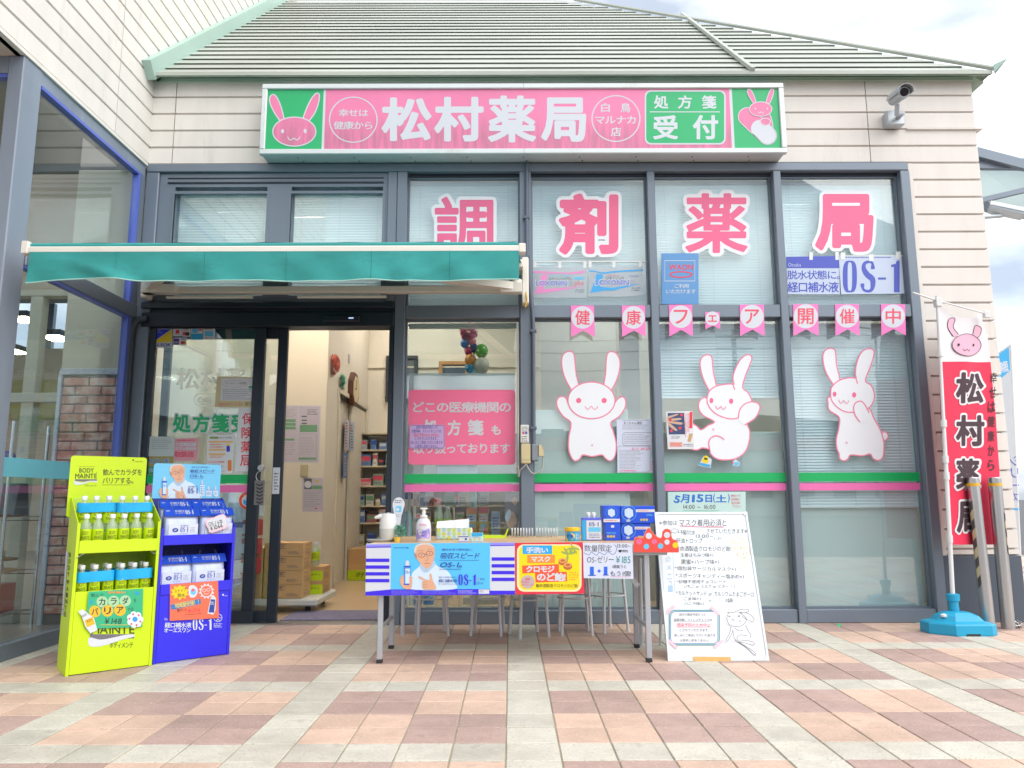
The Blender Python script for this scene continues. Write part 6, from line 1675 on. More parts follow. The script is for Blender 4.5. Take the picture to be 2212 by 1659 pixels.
def man(pr, T, L=1, hands=True):
    """Printed half-length picture of a man in glasses and a white shirt, holding a bottle."""
    A = lambda pts: [T(x, y) for x, y in pts]
    C = lambda m, pts, l: pr.curve(m, A(pts), L + l)
    C(SHIRT, [(700, 1272), (710, 1150), (735, 1060), (800, 1000), (850, 960), (990, 935), (1060, 985), (1150, 1020), (1210, 1080), (1245, 1160), (1268, 1272)], 0)
    C(SKIN, [(845, 905), (985, 905), (995, 960), (905, 1025), (850, 965)], 1)
    C(SHIRT2, [(820, 985), (845, 945), (905, 1022), (880, 1060)], 2); C(SHIRT2, [(1000, 915), (1020, 960), (920, 1060), (905, 1025)], 2)
    C(SKIN, [(760, 825), (765, 760), (790, 715), (850, 690), (935, 688), (990, 715), (1015, 770), (1012, 850), (995, 920), (960, 985), (915, 1005), (870, 985), (815, 920), (785, 880)], 3)
    C(HAIR, [(752, 800), (758, 745), (790, 705), (850, 688), (930, 686), (985, 708), (1000, 735), (930, 708), (850, 710), (795, 735), (775, 790), (770, 830)], 4)
    C(SKIN2, [(762, 815), (782, 830), (792, 872), (778, 880), (762, 850)], 4)
    for (cx_, cy_) in ((848, 838), (950, 815)): pr.line(GLS, A(arc(cx_, cy_, 44, 27, n=20)), abs(T(5, 0)[0] - T(0, 0)[0]), L + 5, True); pr.disc(GLS, *T(cx_ + 2, cy_ - 2), abs(T(8, 0)[0] - T(0, 0)[0]), abs(T(0, 5)[1] - T(0, 0)[1]), layer=L + 5, n=10)
    lw = abs(T(7, 0)[0] - T(0, 0)[0])
    pr.line(GLS, A([(892, 830), (908, 826)]), lw, L + 5.3); pr.line(SKIN2, A([(800, 785), (840, 778), (875, 786)]), lw, L + 5); pr.line(SKIN2, A([(918, 775), (950, 760), (985, 762)]), lw, L + 5)
    pr.line(SKIN2, A([(908, 840), (928, 890), (915, 905), (898, 902)]), lw, L + 5, False, 4); pr.line(MOUTH, A([(885, 948), (915, 940), (950, 944)]), lw * 1.3, L + 5)
    if hands:
        C(SKIN, [(570, 1170), (590, 1110), (625, 1095), (700, 1110), (722, 1150), (715, 1260), (650, 1272), (600, 1240)], 5)
        pr.poly(BOTB, A([(622, 980), (706, 980), (706, 1215), (622, 1215)]), L + 6); pr.poly(SHIRT, A([(640, 1010), (700, 1010), (700, 1200), (640, 1200)]), L + 7); pr.poly(BLUE, A([(620, 975), (708, 975), (708, 988), (620, 988)]), L + 7); pr.poly(BLUE, A([(620, 1206), (708, 1206), (708, 1218), (620, 1218)]), L + 7)
        pr.poly(WVIN, A([(640, 972), (645, 920), (660, 905), (680, 905), (690, 930), (692, 972)]), L + 6); pr.text(NAVY, 'OS-1', *T(643, 1035), *T(697, 1075), L + 8, 0.02)
        for k in range(3): C(SKIN, [(690, 1118 + k * 36), (722, 1112 + k * 36), (726, 1140 + k * 36), (694, 1146 + k * 36)], 8)
        C(SKIN, [(810, 1108), (830, 1110), (905, 1150), (955, 1150), (950, 1090), (960, 1072), (975, 1085), (990, 1160), (1028, 1240), (1020, 1272), (880, 1272), (856, 1215), (862, 1170), (880, 1158), (815, 1130)], 6)
        for k in range(3): pr.line(SKIN2, A([(870, 1178 + k * 32), (920, 1185 + k * 30)]), lw, L + 7)


hb = crop_map(330, 1060, 280 / 1659, bw(0, bD, 1), -ey_b)
pr = Print(hb, 0.0008)
man(pr, lambda x, y: (370 + (x - 760) * 0.80, 70 + (y - 690) * 0.80))
pr.text(NAVY, '脱水を伴う熱中症に、', 665, 100, 915, 122, 2, 0, 0.15); pr.text(NAVY, '吸収スピード', 645, 140, 985, 185, 2, 0.012, 0.2); pr.rect(NAVY, 645, 190, 975, 193, 2); pr.text(NAVY, 'OS-1。', 640, 210, 828, 252, 2, 0.012, 0.15); pr.rect(NAVY, 632, 262, 822, 265, 2)
os1(pr, NAVY, 615, 395, 748, 470, 9); pr.text(NAVY, '経口補水液', 620, 365, 750, 388, 9)
for (x, y, w_, h_) in ((785, 290, 55, 215), (862, 370, 78, 140), (962, 370, 62, 140)): pr.rrect(SHIRT, x, y + 50, x + w_, y + h_, 8, 2); pr.rect(BLUE, x, y + 50, x + w_, y + 57, 3); pr.poly(WVIN, [(x + w_ * 0.3, y + 50), (x + w_ * 0.4, y), (x + w_ * 0.6, y), (x + w_ * 0.7, y + 50)], 2); pr.scribble(NAVY, x + 8, y + 75, x + w_ - 6, y + h_ - 20, 5, 3)
pr.done(blue)

# bagged packs
BAGP = mat('bag_plastic', 'b4bfdc', rough=0.16, var=0.14, vscale=22, bump=0.5, bscale=26)
BAG = None
for (x, y, z, lab) in ((0.13, 0.185, 0.755, 'back of the upper shelf, left'), (0.33, 0.185, 0.755, 'back of the upper shelf, right'), (0.13, 0.07, 0.705, 'front of the upper shelf, left'), (0.347, 0.07, 0.705, 'upper shelf front, behind the pink edged price tag'),
                       (0.115, 0.10, 0.412, 'lower shelf, left'), (0.318, 0.09, 0.412, 'lower shelf, right')):
    lab = f'bagged drink bottles on the blue stand, {lab}'
    loc = bw(x, y, z); rz = R(bA + random.uniform(-4, 4))
    if BAG is None:
        BAG = thing('drink_bag', lab, 'bag', loc, rz, 'bagged packs on the blue stand')
        hw, hd, hh = 0.103, 0.05, 0.17
        prof = [(hw, hd, 0.0), (hw * 1.0, hd, 0.02), (hw * 0.98, hd * 0.95, hh * 0.8), (hw, hd * 0.5, hh * 1.0), (hw * 1.02, hd * 0.1, hh * 1.24)]
        vs = []; NB = 28
        for i, (a, b, z_) in enumerate(prof):
            for (x_, y_) in rrect_pts(-a, -b, a, b, b * 0.6, 6): vs.append((x_ + random.uniform(-1, 1) * 0.0016, y_ + random.uniform(-1, 1) * 0.002, z_ + random.uniform(-1, 1) * 0.001))
        k = len(vs) // len(prof); fs = []
        for i in range(len(prof) - 1): fs += [(i * k + j, i * k + (j + 1) % k, (i + 1) * k + (j + 1) % k, (i + 1) * k + j) for j in range(k)]
        fs.append(tuple(range(k))[::-1])
        part('bag', MB().add(vs, fs, True), BAGP, BAG, local=True)
        fm = flat_map((-hw, -hd - 0.0035, hh * 0.82), (1, 0, 0), (0, 0, 1))
        hd_ = MB().add([(-hw - 0.004, -hd - 0.003, hh * 0.98), (hw + 0.004, -hd - 0.003, hh * 0.98), (hw + 0.004, -0.012, hh * 1.27), (-hw - 0.004, -0.012, hh * 1.27), (hw + 0.004, -0.006, hh * 1.27), (-hw - 0.004, -0.006, hh * 1.27), (hw + 0.004, -hd + 0.02, hh * 0.98), (-hw - 0.004, -hd + 0.02, hh * 0.98)],
                       [(0, 1, 2, 3), (3, 2, 4, 5), (5, 4, 6, 7), (7, 6, 1, 0), (1, 6, 4, 2), (0, 3, 5, 7)])
        h_ = part('bag_header', hd_, mat('bag_header_blue', '2048b8', rough=0.3, var=0.1, vscale=18), BAG, local=True)
        e1 = np.array([0, hd - 0.009, hh * 0.29]); e1 /= np.linalg.norm(e1)
        hmap = flat_map(np.array([-hw, -hd - 0.004, hh * 0.98]) + e1 * 0.06, (1, 0, 0), e1)
        pr = Print(hmap, 0.0012); os1(pr, WVIN, 0.122, 0.012, 0.168, 0.046); pr.text(WVIN, '経口補水液', 0.06, 0.012, 0.117, 0.027, 1); pr.text(WVIN, 'オーエスワン', 0.06, 0.030, 0.117, 0.043, 1); pr.scribble(WVIN, 0.008, 0.012, 0.036, 0.024, 1)
        for mm, mb in pr.d.items(): part('print', mb, mm, h_, local=True)
        pn = part('front_label', MB().box(-hw * 0.78, hw * 0.92, -hd - 0.0042, -hd - 0.002, 0.045, 0.118), PAPERB, BAG, local=True)
        pr = Print(fm, 0.0012); y0_ = hh * 0.82 - 0.118
        os1(pr, NAVY, 0.092, y0_ + 0.018, 0.138, y0_ + 0.05); pr.disc(NAVY, 0.062, y0_ + 0.036, 0.018, 0.013, 1); pr.text(WVIN, '6P', 0.055, y0_ + 0.03, 0.07, y0_ + 0.042, 2, 0.02); pr.text(NAVY, '経口補水液', 0.092, y0_ + 0.006, 0.138, y0_ + 0.015, 1); pr.text(NAVY, 'オーエスワン', 0.09, y0_ + 0.055, 0.14, y0_ + 0.063, 1); pr.scribble(INKL, 0.15, y0_ + 0.02, 0.185, y0_ + 0.055, 4)
        for mm, mb in pr.d.items(): part('print', mb, mm, pn, local=True)
        mb = MB()
        for i in range(3): mb.cbox(-hw * 0.72 + i * 0.06, -hw * 0.72 + i * 0.06 + 0.048, -hd - 0.0028, -hd + 0.001, 0.012, 0.042, 0.004)
        part('bottle_base', mb, WVIN, BAG, local=True, kind='stuff')
        pth = smooth_curve([(-0.05, 0, hh * 1.2), (-0.045, 0, hh * 1.42), (0.0, 0, hh * 1.5), (0.045, 0, hh * 1.42), (0.05, 0, hh * 1.2)], 4, False); vs = []
        for p_ in pth: vs += [(p_[0], -0.012, p_[2]), (p_[0], 0.012, p_[2])]
        part('handle', MB().add(vs, [(2 * j, 2 * j + 1, 2 * j + 3, 2 * j + 2) for j in range(len(pth) - 1)]), CLEAR, BAG, local=True)
    else: dup(BAG, loc, rz, lab)
PKE = mat('pink_edge_paper', 'e2b3c0', var=0)
bcd = crop_map(0, 1000, 600 / 1659, bw(0, -0.008, 0), -ey_b)
t, pr = poster('price_tag', 'white scalloped price tag with pink edge reading 1044 on the blue stand', 'price tag', PKE, bcd, [(1312 + a, 560 + b) for a, b in ((0, 0), (18, -14), (50, -22), (85, -38), (118, -44), (135, -22), (132, 0), (140, 25), (135, 45), (105, 55), (70, 68), (40, 78), (22, 72), (18, 50), (4, 30))])
pr.curve(WVIN, [(1322, 562), (1360, 545), (1422, 523), (1440, 545), (1442, 595), (1400, 612), (1342, 628), (1332, 600)], 1); pr.text(INK, 'OS-1 6本', 1330, 556, 1422, 586, 2, 0.004, rot=-12, jit=0.02); pr.text(INK, '¥1044', 1340, 584, 1420, 614, 2, 0.004, rot=-14, jit=0.02); pr.line(ROSE, [(1345, 622), (1380, 608), (1428, 594)], 2, 2); pr.done(t)
CORAL = mat('coral_card', 'df6a4c', rough=0.5, var=0.02)
t, pr = poster('price_card', 'coral red handmade price card with a yellow star on the blue stand', 'price card', CORAL, bcd, [(1085, 965), (1392, 942), (1398, 1180), (1083, 1198)])
st = []
for i in range(20): a = 2 * math.pi * i / 20; r_ = 62 if i % 2 else 44; st.append((1148 + r_ * math.cos(a), 1016 + r_ * 0.8 * math.sin(a)))
pr.poly(YEL, st, 1); pr.text(INK, 'ストップ', 1112, 990, 1190, 1016, 2, 0.006, rot=-10); pr.text(INK, '脱水', 1132, 1022, 1182, 1048, 2, 0.006)
st = []
for i in range(24): a = 2 * math.pi * i / 24; r_ = 52 if i % 2 else 38; st.append((1318 + r_ * math.cos(a), 1008 + r_ * math.sin(a)))
pr.poly(WVIN, st, 1); pr.disc(CORAL, 1318, 1008, 34, layer=2); pr.line(WVIN, arc(1303, 1004, 11, 9, n=12), 3, 3, True); pr.line(WVIN, arc(1330, 1000, 11, 9, n=12), 3, 3, True); pr.line(WVIN, [(1300, 1022), (1318, 1028), (1334, 1020)], 3, 3)
pr.curve(WVIN, [(1208, 978), (1232, 970), (1256, 985), (1262, 1015), (1245, 1045), (1215, 1048), (1204, 1015)], 1); pr.disc(SKYB, 1234, 1012, 18, 20, 2); pr.disc(ROSE, 1232, 1002, 10, layer=3, n=12)
pr.poly(mat('ink_steel_blue', '3570b0', var=0), [(1088, 1096), (1280, 1056), (1284, 1090), (1094, 1128)], 1); pr.text(YEL, '地域最安値！！', 1115, 1072, 1270, 1106, 2, 0.01, rot=-10)
pr.text(INK, '夏がくる', 1130, 1118, 1190, 1140, 1, jit=0.03, rot=-8); pr.text(RED, '¥174', 1200, 1118, 1276, 1146, 1, 0.004, 0.15, rot=-4); pr.line(INK, [(1180, 1160), (1290, 1150)], 2, 1)
pr.poly(WVIN, [(1345, 1052), (1360, 1030), (1378, 1052), (1376, 1130), (1362, 1158), (1325, 1152), (1330, 1120)], 2); pr.poly(NAVY, [(1346, 1060), (1374, 1062), (1366, 1146), (1332, 1144)], 3); pr.text(WVIN, 'OS', 1342, 1075, 1364, 1095, 4, 0.02); pr.done(t)

# ------------------------------------------------------------------ tables, stools and what lies on them
WOOD = mat('pale_wood_laminate', 'c7a67c', rough=0.4, var=0.08, vscale=3, stretch=(1, 9, 9))
LEG = mat('grey_leg', 'a9adb4', rough=0.4, metal=0.35, var=0.04)
LEGW = mat('white_leg', 'c9ccd2', rough=0.4, var=0.03)
FOOT = mat('black_foot', '2a2a2c', rough=0.7, var=0)
t = thing('folding_table', 'pale wood folding table with grey legs, posters taped along its front edge', 'table', (0.05, -1.19, 0))
part('table_top', MB().cbox(-0.885, 0.98, -1.445, -0.945, 0.672, 0.70, 0.005), WOOD, t)
for x in (-0.79, 0.83):
    fx = 0.0
    for y in (-1.405, -0.87 - 0.09):
        part('leg', MB().cbox(x - 0.016, x + 0.016, y - 0.016, y + 0.016, 0.022, 0.671, 0.004), LEG, t)
        part('foot', MB().cbox(x - 0.018, x + 0.018, y - 0.018, y + 0.018, 0.0, 0.0215, 0.003), FOOT, t)
    part('stretcher', MB().cyl((x, -1.388, 0.20), (x, -0.977, 0.20), 0.013, n=10), LEG, t)
    part('brace', MB().cbox(x - 0.012, x + 0.012, -1.388, -0.977, 0.60, 0.635), LEG, t)
    s_ = 1 if x < 0 else -1
    part('folding_strut', beam((x + s_ * 0.02, -1.2, 0.42), (x + s_ * 0.22, -1.2, 0.665), 0.02, 0.03, MB()), LEG, t)
part('apron', MB().box(-0.86, 0.955, -1.432, -1.42, 0.63, 0.6715), LEG, t)
t = thing('folding_table', 'second pale wood table standing behind the poster table on white round legs', 'table', (0.05, -0.69, 0))
part('table_top', MB().cbox(-0.86, 0.97, -0.942, -0.44, 0.672, 0.70, 0.005), WOOD, t)
for (x, y) in ((-0.80, -0.86), (-0.78, -0.5), (0.90, -0.5), (0.88, -0.86)):
    part('leg', MB().cyl((x, y, 0.0), (x, y, 0.671), 0.0145, n=12), LEGW, t)
# stools under the tables
SEAT = mat('grey_vinyl_seat', '8f939a', rough=0.5, var=0.03); st0 = None
for (x, y, rz, lab) in ((-0.58, -0.43, 12, 'round stool under the table behind the man poster, nearest the doorway'), (-0.17, -0.42, -5, 'round stool under the table behind the right end of the man poster'), (0.13, -0.50, 20, 'round stool under the table behind the yellow sweets poster'), (0.47, -0.42, 2, 'round stool under the table behind the handwritten offer sheet'), (0.72, -0.30, 30, 'round stool under the table, nearest the leaning whiteboard')):
    if st0 is None:
        st0 = thing('stool', lab, 'stool', (x, y, 0), R(rz), 'stools under the tables')
        part('seat', MB().lathe([(0.001, 0.425), (0.14, 0.425), (0.155, 0.435), (0.155, 0.452), (0.145, 0.462), (0.001, 0.466)], 0, 0, 0, 20), SEAT, st0, local=True)
        for a in (45, 135, 225, 315):
            c, s_ = math.cos(R(a)), math.sin(R(a))
            part('leg', MB().tube([(0.10 * c, 0.10 * s_, 0.43), (0.125 * c, 0.125 * s_, 0.39), (0.155 * c, 0.155 * s_, 0.0)], 0.011, 9), LEGW, st0, local=True)
        part('stretcher', MB().tube([(0.132 * math.cos(w), 0.132 * math.sin(w), 0.26) for w in np.linspace(0, 2 * math.pi, 20, endpoint=False)], 0.006, 6, True), LEGW, st0, local=True)
    else: dup(st0, (x, y, 0), R(rz), lab)

FP = (0, -1.448, 0)
c3 = crop_map(820, 1130, 400 / 2212, FP, YG)
t, pr = poster('table_poster', 'wide sky blue drink poster of a man in glasses hung on the table front', 'poster', WVIN, c3, [(140, 690), (2037, 675), (2040, 1340), (130, 1358)])
SKYP = mat('poster_sky', '52b8ea', rough=0.35, var=0.02); BLUP = mat('poster_blue', '3a22d8', rough=0.35, var=0.02)
LAVP = mat('poster_lavender', '8a86e2', rough=0.35, var=0)
pr.poly(SKYP, [(460, 690), (1722, 680), (1720, 1270), (452, 1275)], 1)
pr.poly(BLUP, [(132, 1306), (455, 1276), (1720, 1270), (1720, 1292), (2040, 1292), (2040, 1340), (130, 1356)], 1)
for (xa, xb, y0, dy) in ((138, 435, 882, 0), (1742, 2035, 866, 0)):
    for i in range(4): pr.rect(BLUP, xa - (i * 2 if xa < 500 else 0), y0 + i * 86.5, xb, y0 + i * 86.5 + 44, 1)
pr.poly(LAVP, [(142, 702), (458, 698), (458, 728), (142, 732)], 1); pr.poly(BLUP, [(142, 732), (458, 728), (458, 740), (142, 745)], 1)
pr.poly(LAVP, [(1724, 680), (2037, 678), (2037, 708), (1724, 710)], 1); pr.poly(BLUP, [(1724, 710), (2037, 708), (2037, 718), (1724, 722)], 1)
man(pr, lambda x, y: (x, y), 2)
pr.text(NAVY, '脱水を伴う熱中症に、', 1105, 752, 1500, 785, 3, 0.006, 0.2); pr.text(NAVY, '吸収スピード', 1085, 808, 1592, 885, 3, 0.016, 0.25); pr.rect(NAVY, 1072, 902, 1580, 907, 3); pr.text(NAVY, 'OS-1。', 1085, 930, 1362, 998, 12, 0.012, 0.2); pr.rect(NAVY, 1070, 1016, 1355, 1021, 12)
pr.text(NAVY, '軽度から中等度の脱水症に。', 1065, 1110, 1298, 1130, 12); pr.text(NAVY, '経口補水液', 1065, 1145, 1300, 1185, 12, 0.012); pr.text(NAVY, 'オーエスワンシリーズ', 1065, 1196, 1298, 1218, 12, 0.006); os1(pr, BLUP, 1318, 1085, 1538, 1220, 12)
pr.line(ROSE, arc(1574, 1142, 17, n=18), 3, 3, True); pr.line(NAVY, arc(1570, 1196, 18, n=18), 3, 3, True); pr.rect(NAVY, 1567, 1186, 1573, 1206, 3); pr.scribble(NAVY, 1598, 1128, 1660, 1160, 2, 3); pr.scribble(NAVY, 1598, 1184, 1640, 1210, 2, 3)
pr.scribble(NAVY, 500, 730, 725, 760, 1, 3); pr.scribble(LAVP, 460, 1286, 850, 1344, 5, 2, 0.4); pr.scribble(LAVP, 860, 1284, 1300, 1338, 5, 2, 0.4); pr.scribble(WVIN, 1312, 1284, 1566, 1330, 3, 2, 0.4); pr.rect(WVIN, 1576, 1276, 1712, 1332, 2); pr.scribble(INKG, 1590, 1285, 1650, 1315, 2, 3)
pr.done(t)
c4 = crop_map(1150, 1130, 400 / 2212, FP, YG)
REDP = mat('poster_red', 'd62f44', rough=0.35, var=0.02); YELP = mat('poster_yellow', 'e8d011', rough=0.35, var=0.03); CRMP = mat('poster_cream', 'e8d9a8', var=0)
t, pr = poster('table_poster', 'yellow and red throat sweets poster on the table front', 'poster', REDP, c4, [(212, 682), (1080, 672), (1103, 1328), (222, 1340)])
pr.poly(CRMP, [p_ for p_ in rrect_pts(240, 700, 1065, 1305, 90)], 1); pr.poly(YELP, rrect_pts(268, 718, 1040, 1280, 78), 2)
CYP = mat('poster_cyan', '1f9fdf', var=0); ORP = mat('poster_orange', 'e08a34', var=0); VRP = mat('poster_vermilion', 'dd5331', var=0)
pr.rect(CYP, 312, 714, 690, 824, 3); pr.text(WVIN, '手洗い', 355, 735, 640, 812, 4, 0.036)
pr.rect(ORP, 372, 835, 725, 940, 3); pr.text(WVIN, 'マスク', 420, 850, 668, 925, 4, 0.036)
pr.poly(VRP, [(306, 972), (775, 952), (778, 1052), (310, 1072)], 3); pr.text(WVIN, 'クロモジ', 358, 972, 720, 1058, 4, 0.04)
pr.poly(VRP, [(470, 1058), (875, 1050), (883, 1172), (478, 1188)], 3.3); pr.text(WVIN, 'のど飴!', 495, 1062, 862, 1172, 4.3, 0.04)
pr.text(DKOL, '養命酒製造クロモジのど飴', 478, 1205, 1018, 1252, 3, 0.008)
pr.disc(mat('poster_silver', 'b5a3a8', var=0), 377, 1180, 88, 86, layer=3); pr.text(ROSE, '国産', 345, 1130, 410, 1155, 4, 0.02); pr.text(ROSE, 'クロモジ', 290, 1165, 400, 1195, 4, 0.03); pr.text(ROSE, 'ポリフェノール', 300, 1200, 455, 1230, 4, 0.02)
LF = mat('poster_leaf', '8fa34f', var=0.1)
for (x, y, a, l) in ((900, 830, 200, 110), (900, 830, 235, 110), (900, 830, 300, 130), (900, 830, 340, 115), (890, 820, 95, 110), (960, 740, 20, 90), (955, 740, 60, 100), (950, 740, 160, 90), (945, 735, 250, 60), (955, 740, 110, 80)):
    c, s_ = math.cos(R(a)), math.sin(R(a)); pr.curve(LF, [(x, y), (x + c * l * 0.5 - s_ * l * 0.14, y + s_ * l * 0.5 + c * l * 0.14), (x + c * l, y + s_ * l), (x + c * l * 0.5 + s_ * l * 0.14, y + s_ * l * 0.5 - c * l * 0.14)], 3 + a / 1000)
CDY = mat('poster_candy', 'b0642c', var=0.08); CDL = mat('poster_candy_light', 'd9975a', var=0.05)
for (x, y) in ((825, 915), (890, 972)): pr.disc(CDY, x, y + 12, 56, 42, layer=4 if x < 850 else 6); pr.disc(CDL, x, y - 8, 54, 30, layer=5 if x < 850 else 7); pr.disc(CDY, x, y - 8, 30, 15, layer=5.5 if x < 850 else 7.5)
pr.scribble(ORP, 905, 1045, 1030, 1165, 4, 3); pr.done(t)
c4b = crop_map(1150, 1130, 400 / 2212, (0, -1.452, 0), YG)
t, pr = poster('offer_sheet', 'white handwritten offer sheet reading 1 + 1 on the table front', 'notice', PAPERB, c4b, [(1082, 682), (1715, 685), (1728, 1142), (1092, 1132)])
pr.text(INK, '数量限定', 1100, 706, 1450, 792, 1, -0.006, jit=0.03); pr.text(INK, '13:00~', 1520, 698, 1690, 742, 1, jit=0.02); pr.text(INK, '♥開始', 1535, 768, 1660, 808, 1, jit=0.03)
pr.line(NAVY, [(1092, 808), (1160, 835), (1190, 800), (1255, 840), (1290, 802), (1360, 835), (1400, 795), (1470, 830), (1515, 760), (1480, 700)], 5, 1, False, 5)
pr.text(INK, 'OS-ゼリー', 1135, 845, 1475, 935, 1, -0.006, 0.1, jit=0.02); pr.text(mat('ink_teal', '3f8f8f', var=0), '¥185', 1505, 850, 1690, 942, 1, 0.006, 0.05)
MB2 = mat('marker_bright_blue', '1e62dd', var=0)
pr.text(MB2, '1', 1172, 985, 1222, 1098, 1, 0.03); pr.text(MB2, '+', 1268, 1020, 1312, 1062, 1, 0.09); pr.text(MB2, '1', 1350, 985, 1396, 1095, 1, 0.03)
pr.rect(MB2, 1150, 1090, 1250, 1102, 1); pr.rect(MB2, 1338, 1087, 1412, 1098, 1)
pr.text(INK, '1個買うと', 1460, 962, 1635, 1008, 1, 0.004, jit=0.03); pr.text(INK, 'もう1個!', 1432, 1040, 1695, 1105, 1, 0.004, jit=0.03); pr.line(ROSE, [(1430 + i * 16, 1112 + (6 if i % 2 else -4)) for i in range(17)], 3, 1, False, 3); pr.done(t)
c33 = crop_map(1380, 1150, 220 / 2147, (0, -1.456, 0), YG)
REDC = mat('red_card', 'd9493f', rough=0.45, var=0.03)
t, pr = poster('cutout_card', 'plain red cut-out card with a wavy top on the table corner', 'card', mat('pale_red_edge', 'd98078', rough=0.5, var=0), c33,
               list(smooth_curve([(800, 1220), (800, 1130), (815, 960), (830, 890), (890, 870), (960, 890), (1020, 880), (1060, 780), (1148, 660), (1250, 780), (1340, 860), (1410, 890), (1440, 850), (1450, 760), (1500, 700), (1560, 685), (1620, 705), (1655, 760), (1660, 850), (1700, 920), (1780, 950), (1815, 1050), (1828, 1150), (1830, 1228)], 4, False)))
pr.poly(REDC, list(smooth_curve([(812, 1214), (812, 1130), (828, 965), (842, 905), (895, 886), (960, 905), (1030, 896), (1074, 788), (1148, 684), (1240, 790), (1330, 876), (1412, 908), (1454, 860), (1466, 765), (1510, 715), (1560, 700), (1612, 718), (1640, 765), (1648, 856), (1690, 934), (1770, 964), (1802, 1055), (1814, 1150), (1818, 1216)], 4, False)), 1)
# a plain cheerful pattern of dots in place of the printed figures
PD = [WVIN, SKYB, PINK, YEL, SKYB, WVIN, PINK]
for i, (x, y, r_) in enumerate(((1150, 850, 70), (1095, 1090, 62), (1275, 980, 60), (1750, 1060, 66), (1415, 1080, 62), (1560, 830, 70), (930, 980, 66), (1560, 990, 58))): pr.disc(PD[i % 7], x, y, r_, layer=2 + i * 0.1, n=22)
pr.done(t, {REDC: 'red_face'})

# things on the table tops
ZT = 0.7005


def tx(u, Y, v=1165): return float(onY(u, v, Y)[0])
def tz(v, Y): return float(onY(1100, v, Y)[2])


Y1 = -1.12
WPL = mat('white_plastic', 'd2d4d4', rough=0.35, var=0.02)
t = thing('soap_dispenser', 'white automatic soap dispenser with a spout on a grey tray at the table end', 'dispenser', (tx(836, Y1), Y1, ZT))
x = tx(838, Y1)
part('tray', MB().lathe([(0.001, 0.0), (0.07, 0.0), (0.082, 0.012), (0.08, 0.016), (0.001, 0.012)], tx(822, Y1), Y1, ZT, 24, 1.15, 0.8), mat('grey_tray', 'a3a5a6', rough=0.5, var=0.02), t)
part('tank', MB().lathe([(0.052, 0.0), (0.056, 0.01), (0.056, 0.07)], x, Y1, ZT + 0.0125, 22), mat('milky_tank', 'b9bcb9', rough=0.25, var=0.02), t)
zt_ = tz(1106, Y1)
part('body', MB().lathe([(0.0565, 0.0), (0.055, 0.04), (0.049, zt_ - ZT - 0.11), (0.044, zt_ - ZT - 0.094), (0.001, zt_ - ZT - 0.0835)], x, Y1, ZT + 0.083, 22), WPL, t)
part('spout', MB().tube([(x - 0.02, Y1 - 0.01, zt_ - 0.022), (x - 0.055, Y1 - 0.015, zt_ - 0.026), (x - 0.085, Y1 - 0.02, zt_ - 0.034)], [0.018, 0.016, 0.009], 10), WPL, t)
def paddle(P_, d): return np.stack([x + 0.058 + (P_[:, 0] - 859) * 0.00285, np.full(len(P_), Y1 + 0.045) - d + (P_[:, 1] - 1100) * -0.0002, ZT + (1166 - P_[:, 1]) * 0.00284], -1)
pts = [(859 + 14 * math.cos(R(a)), 1083 + 17 * math.sin(R(a))) for a in range(-200, 21, 15)] + [(862, 1118), (855, 1132), (850, 1132), (850, 1118)]
t, pr = poster('hand_wash_card', 'white paddle shaped hand wash card standing behind the soap dispenser', 'card', WVIN, paddle, [(859 + 14 * math.cos(R(a)), 1083 + 17 * math.sin(R(a))) for a in range(-190, 11, 15)] + [(866, 1110), (860, 1166), (850, 1166), (851, 1110)], th=0.003)
pr.scribble(INKG, 850, 1071, 868, 1080, 2); pr.rrect(SKYB, 852, 1086, 866, 1100, 3, 1); pr.disc(WVIN, 857, 1094, 4, layer=2, n=10); pr.scribble(INKL, 853, 1104, 866, 1112, 2); pr.done(t)
# small artificial plant
PL = mat('dusty_green_leaf', '5f9a86', rough=0.7, var=0.2, vscale=30)
px_, py_ = tx(865, Y1), Y1 - 0.03
t = thing('potted_plant', 'small dusty green artificial plant with a yellow pot beside the soap dispenser', 'plant', (px_, py_, ZT))
part('pot', MB().lathe([(0.018, 0), (0.024, 0.03), (0.0215, 0.03)], px_ - 0.015, py_ - 0.02, ZT, 12), mat('yellow_pot', 'd0b24a', var=0.03), t)
mb = MB()
for i in range(150):
    a, e = random.uniform(0, 6.28), random.uniform(-0.5, 1.4); r_ = random.uniform(0.2, 1) ** 0.6 * 0.042
    c = Vector((px_ + r_ * math.cos(a) * math.cos(e), py_ + r_ * math.sin(a) * math.cos(e), ZT + 0.062 + r_ * 1.25 * math.sin(e)))
    d = Vector((random.uniform(-1, 1), random.uniform(-1, 1), random.uniform(-0.4, 1))).normalized() * 0.012; s_ = d.cross(Vector((random.uniform(-1, 1), 1, 0.3))).normalized() * 0.004
    mb.add([c - d, c + s_, c + d, c - s_], [(0, 1, 2, 3)])
part('foliage', mb, PL, t, kind='stuff')
mb = MB()
for i in range(14):
    a = random.uniform(0, 6.28); mb.tube([(px_, py_, ZT + 0.01), (px_ + 0.02 * math.cos(a), py_ + 0.02 * math.sin(a), ZT + 0.05), (px_ + 0.038 * math.cos(a), py_ + 0.038 * math.sin(a), ZT + random.uniform(0.04, 0.1))], 0.0016, 4)
part('stems', mb, PL, t, kind='stuff')
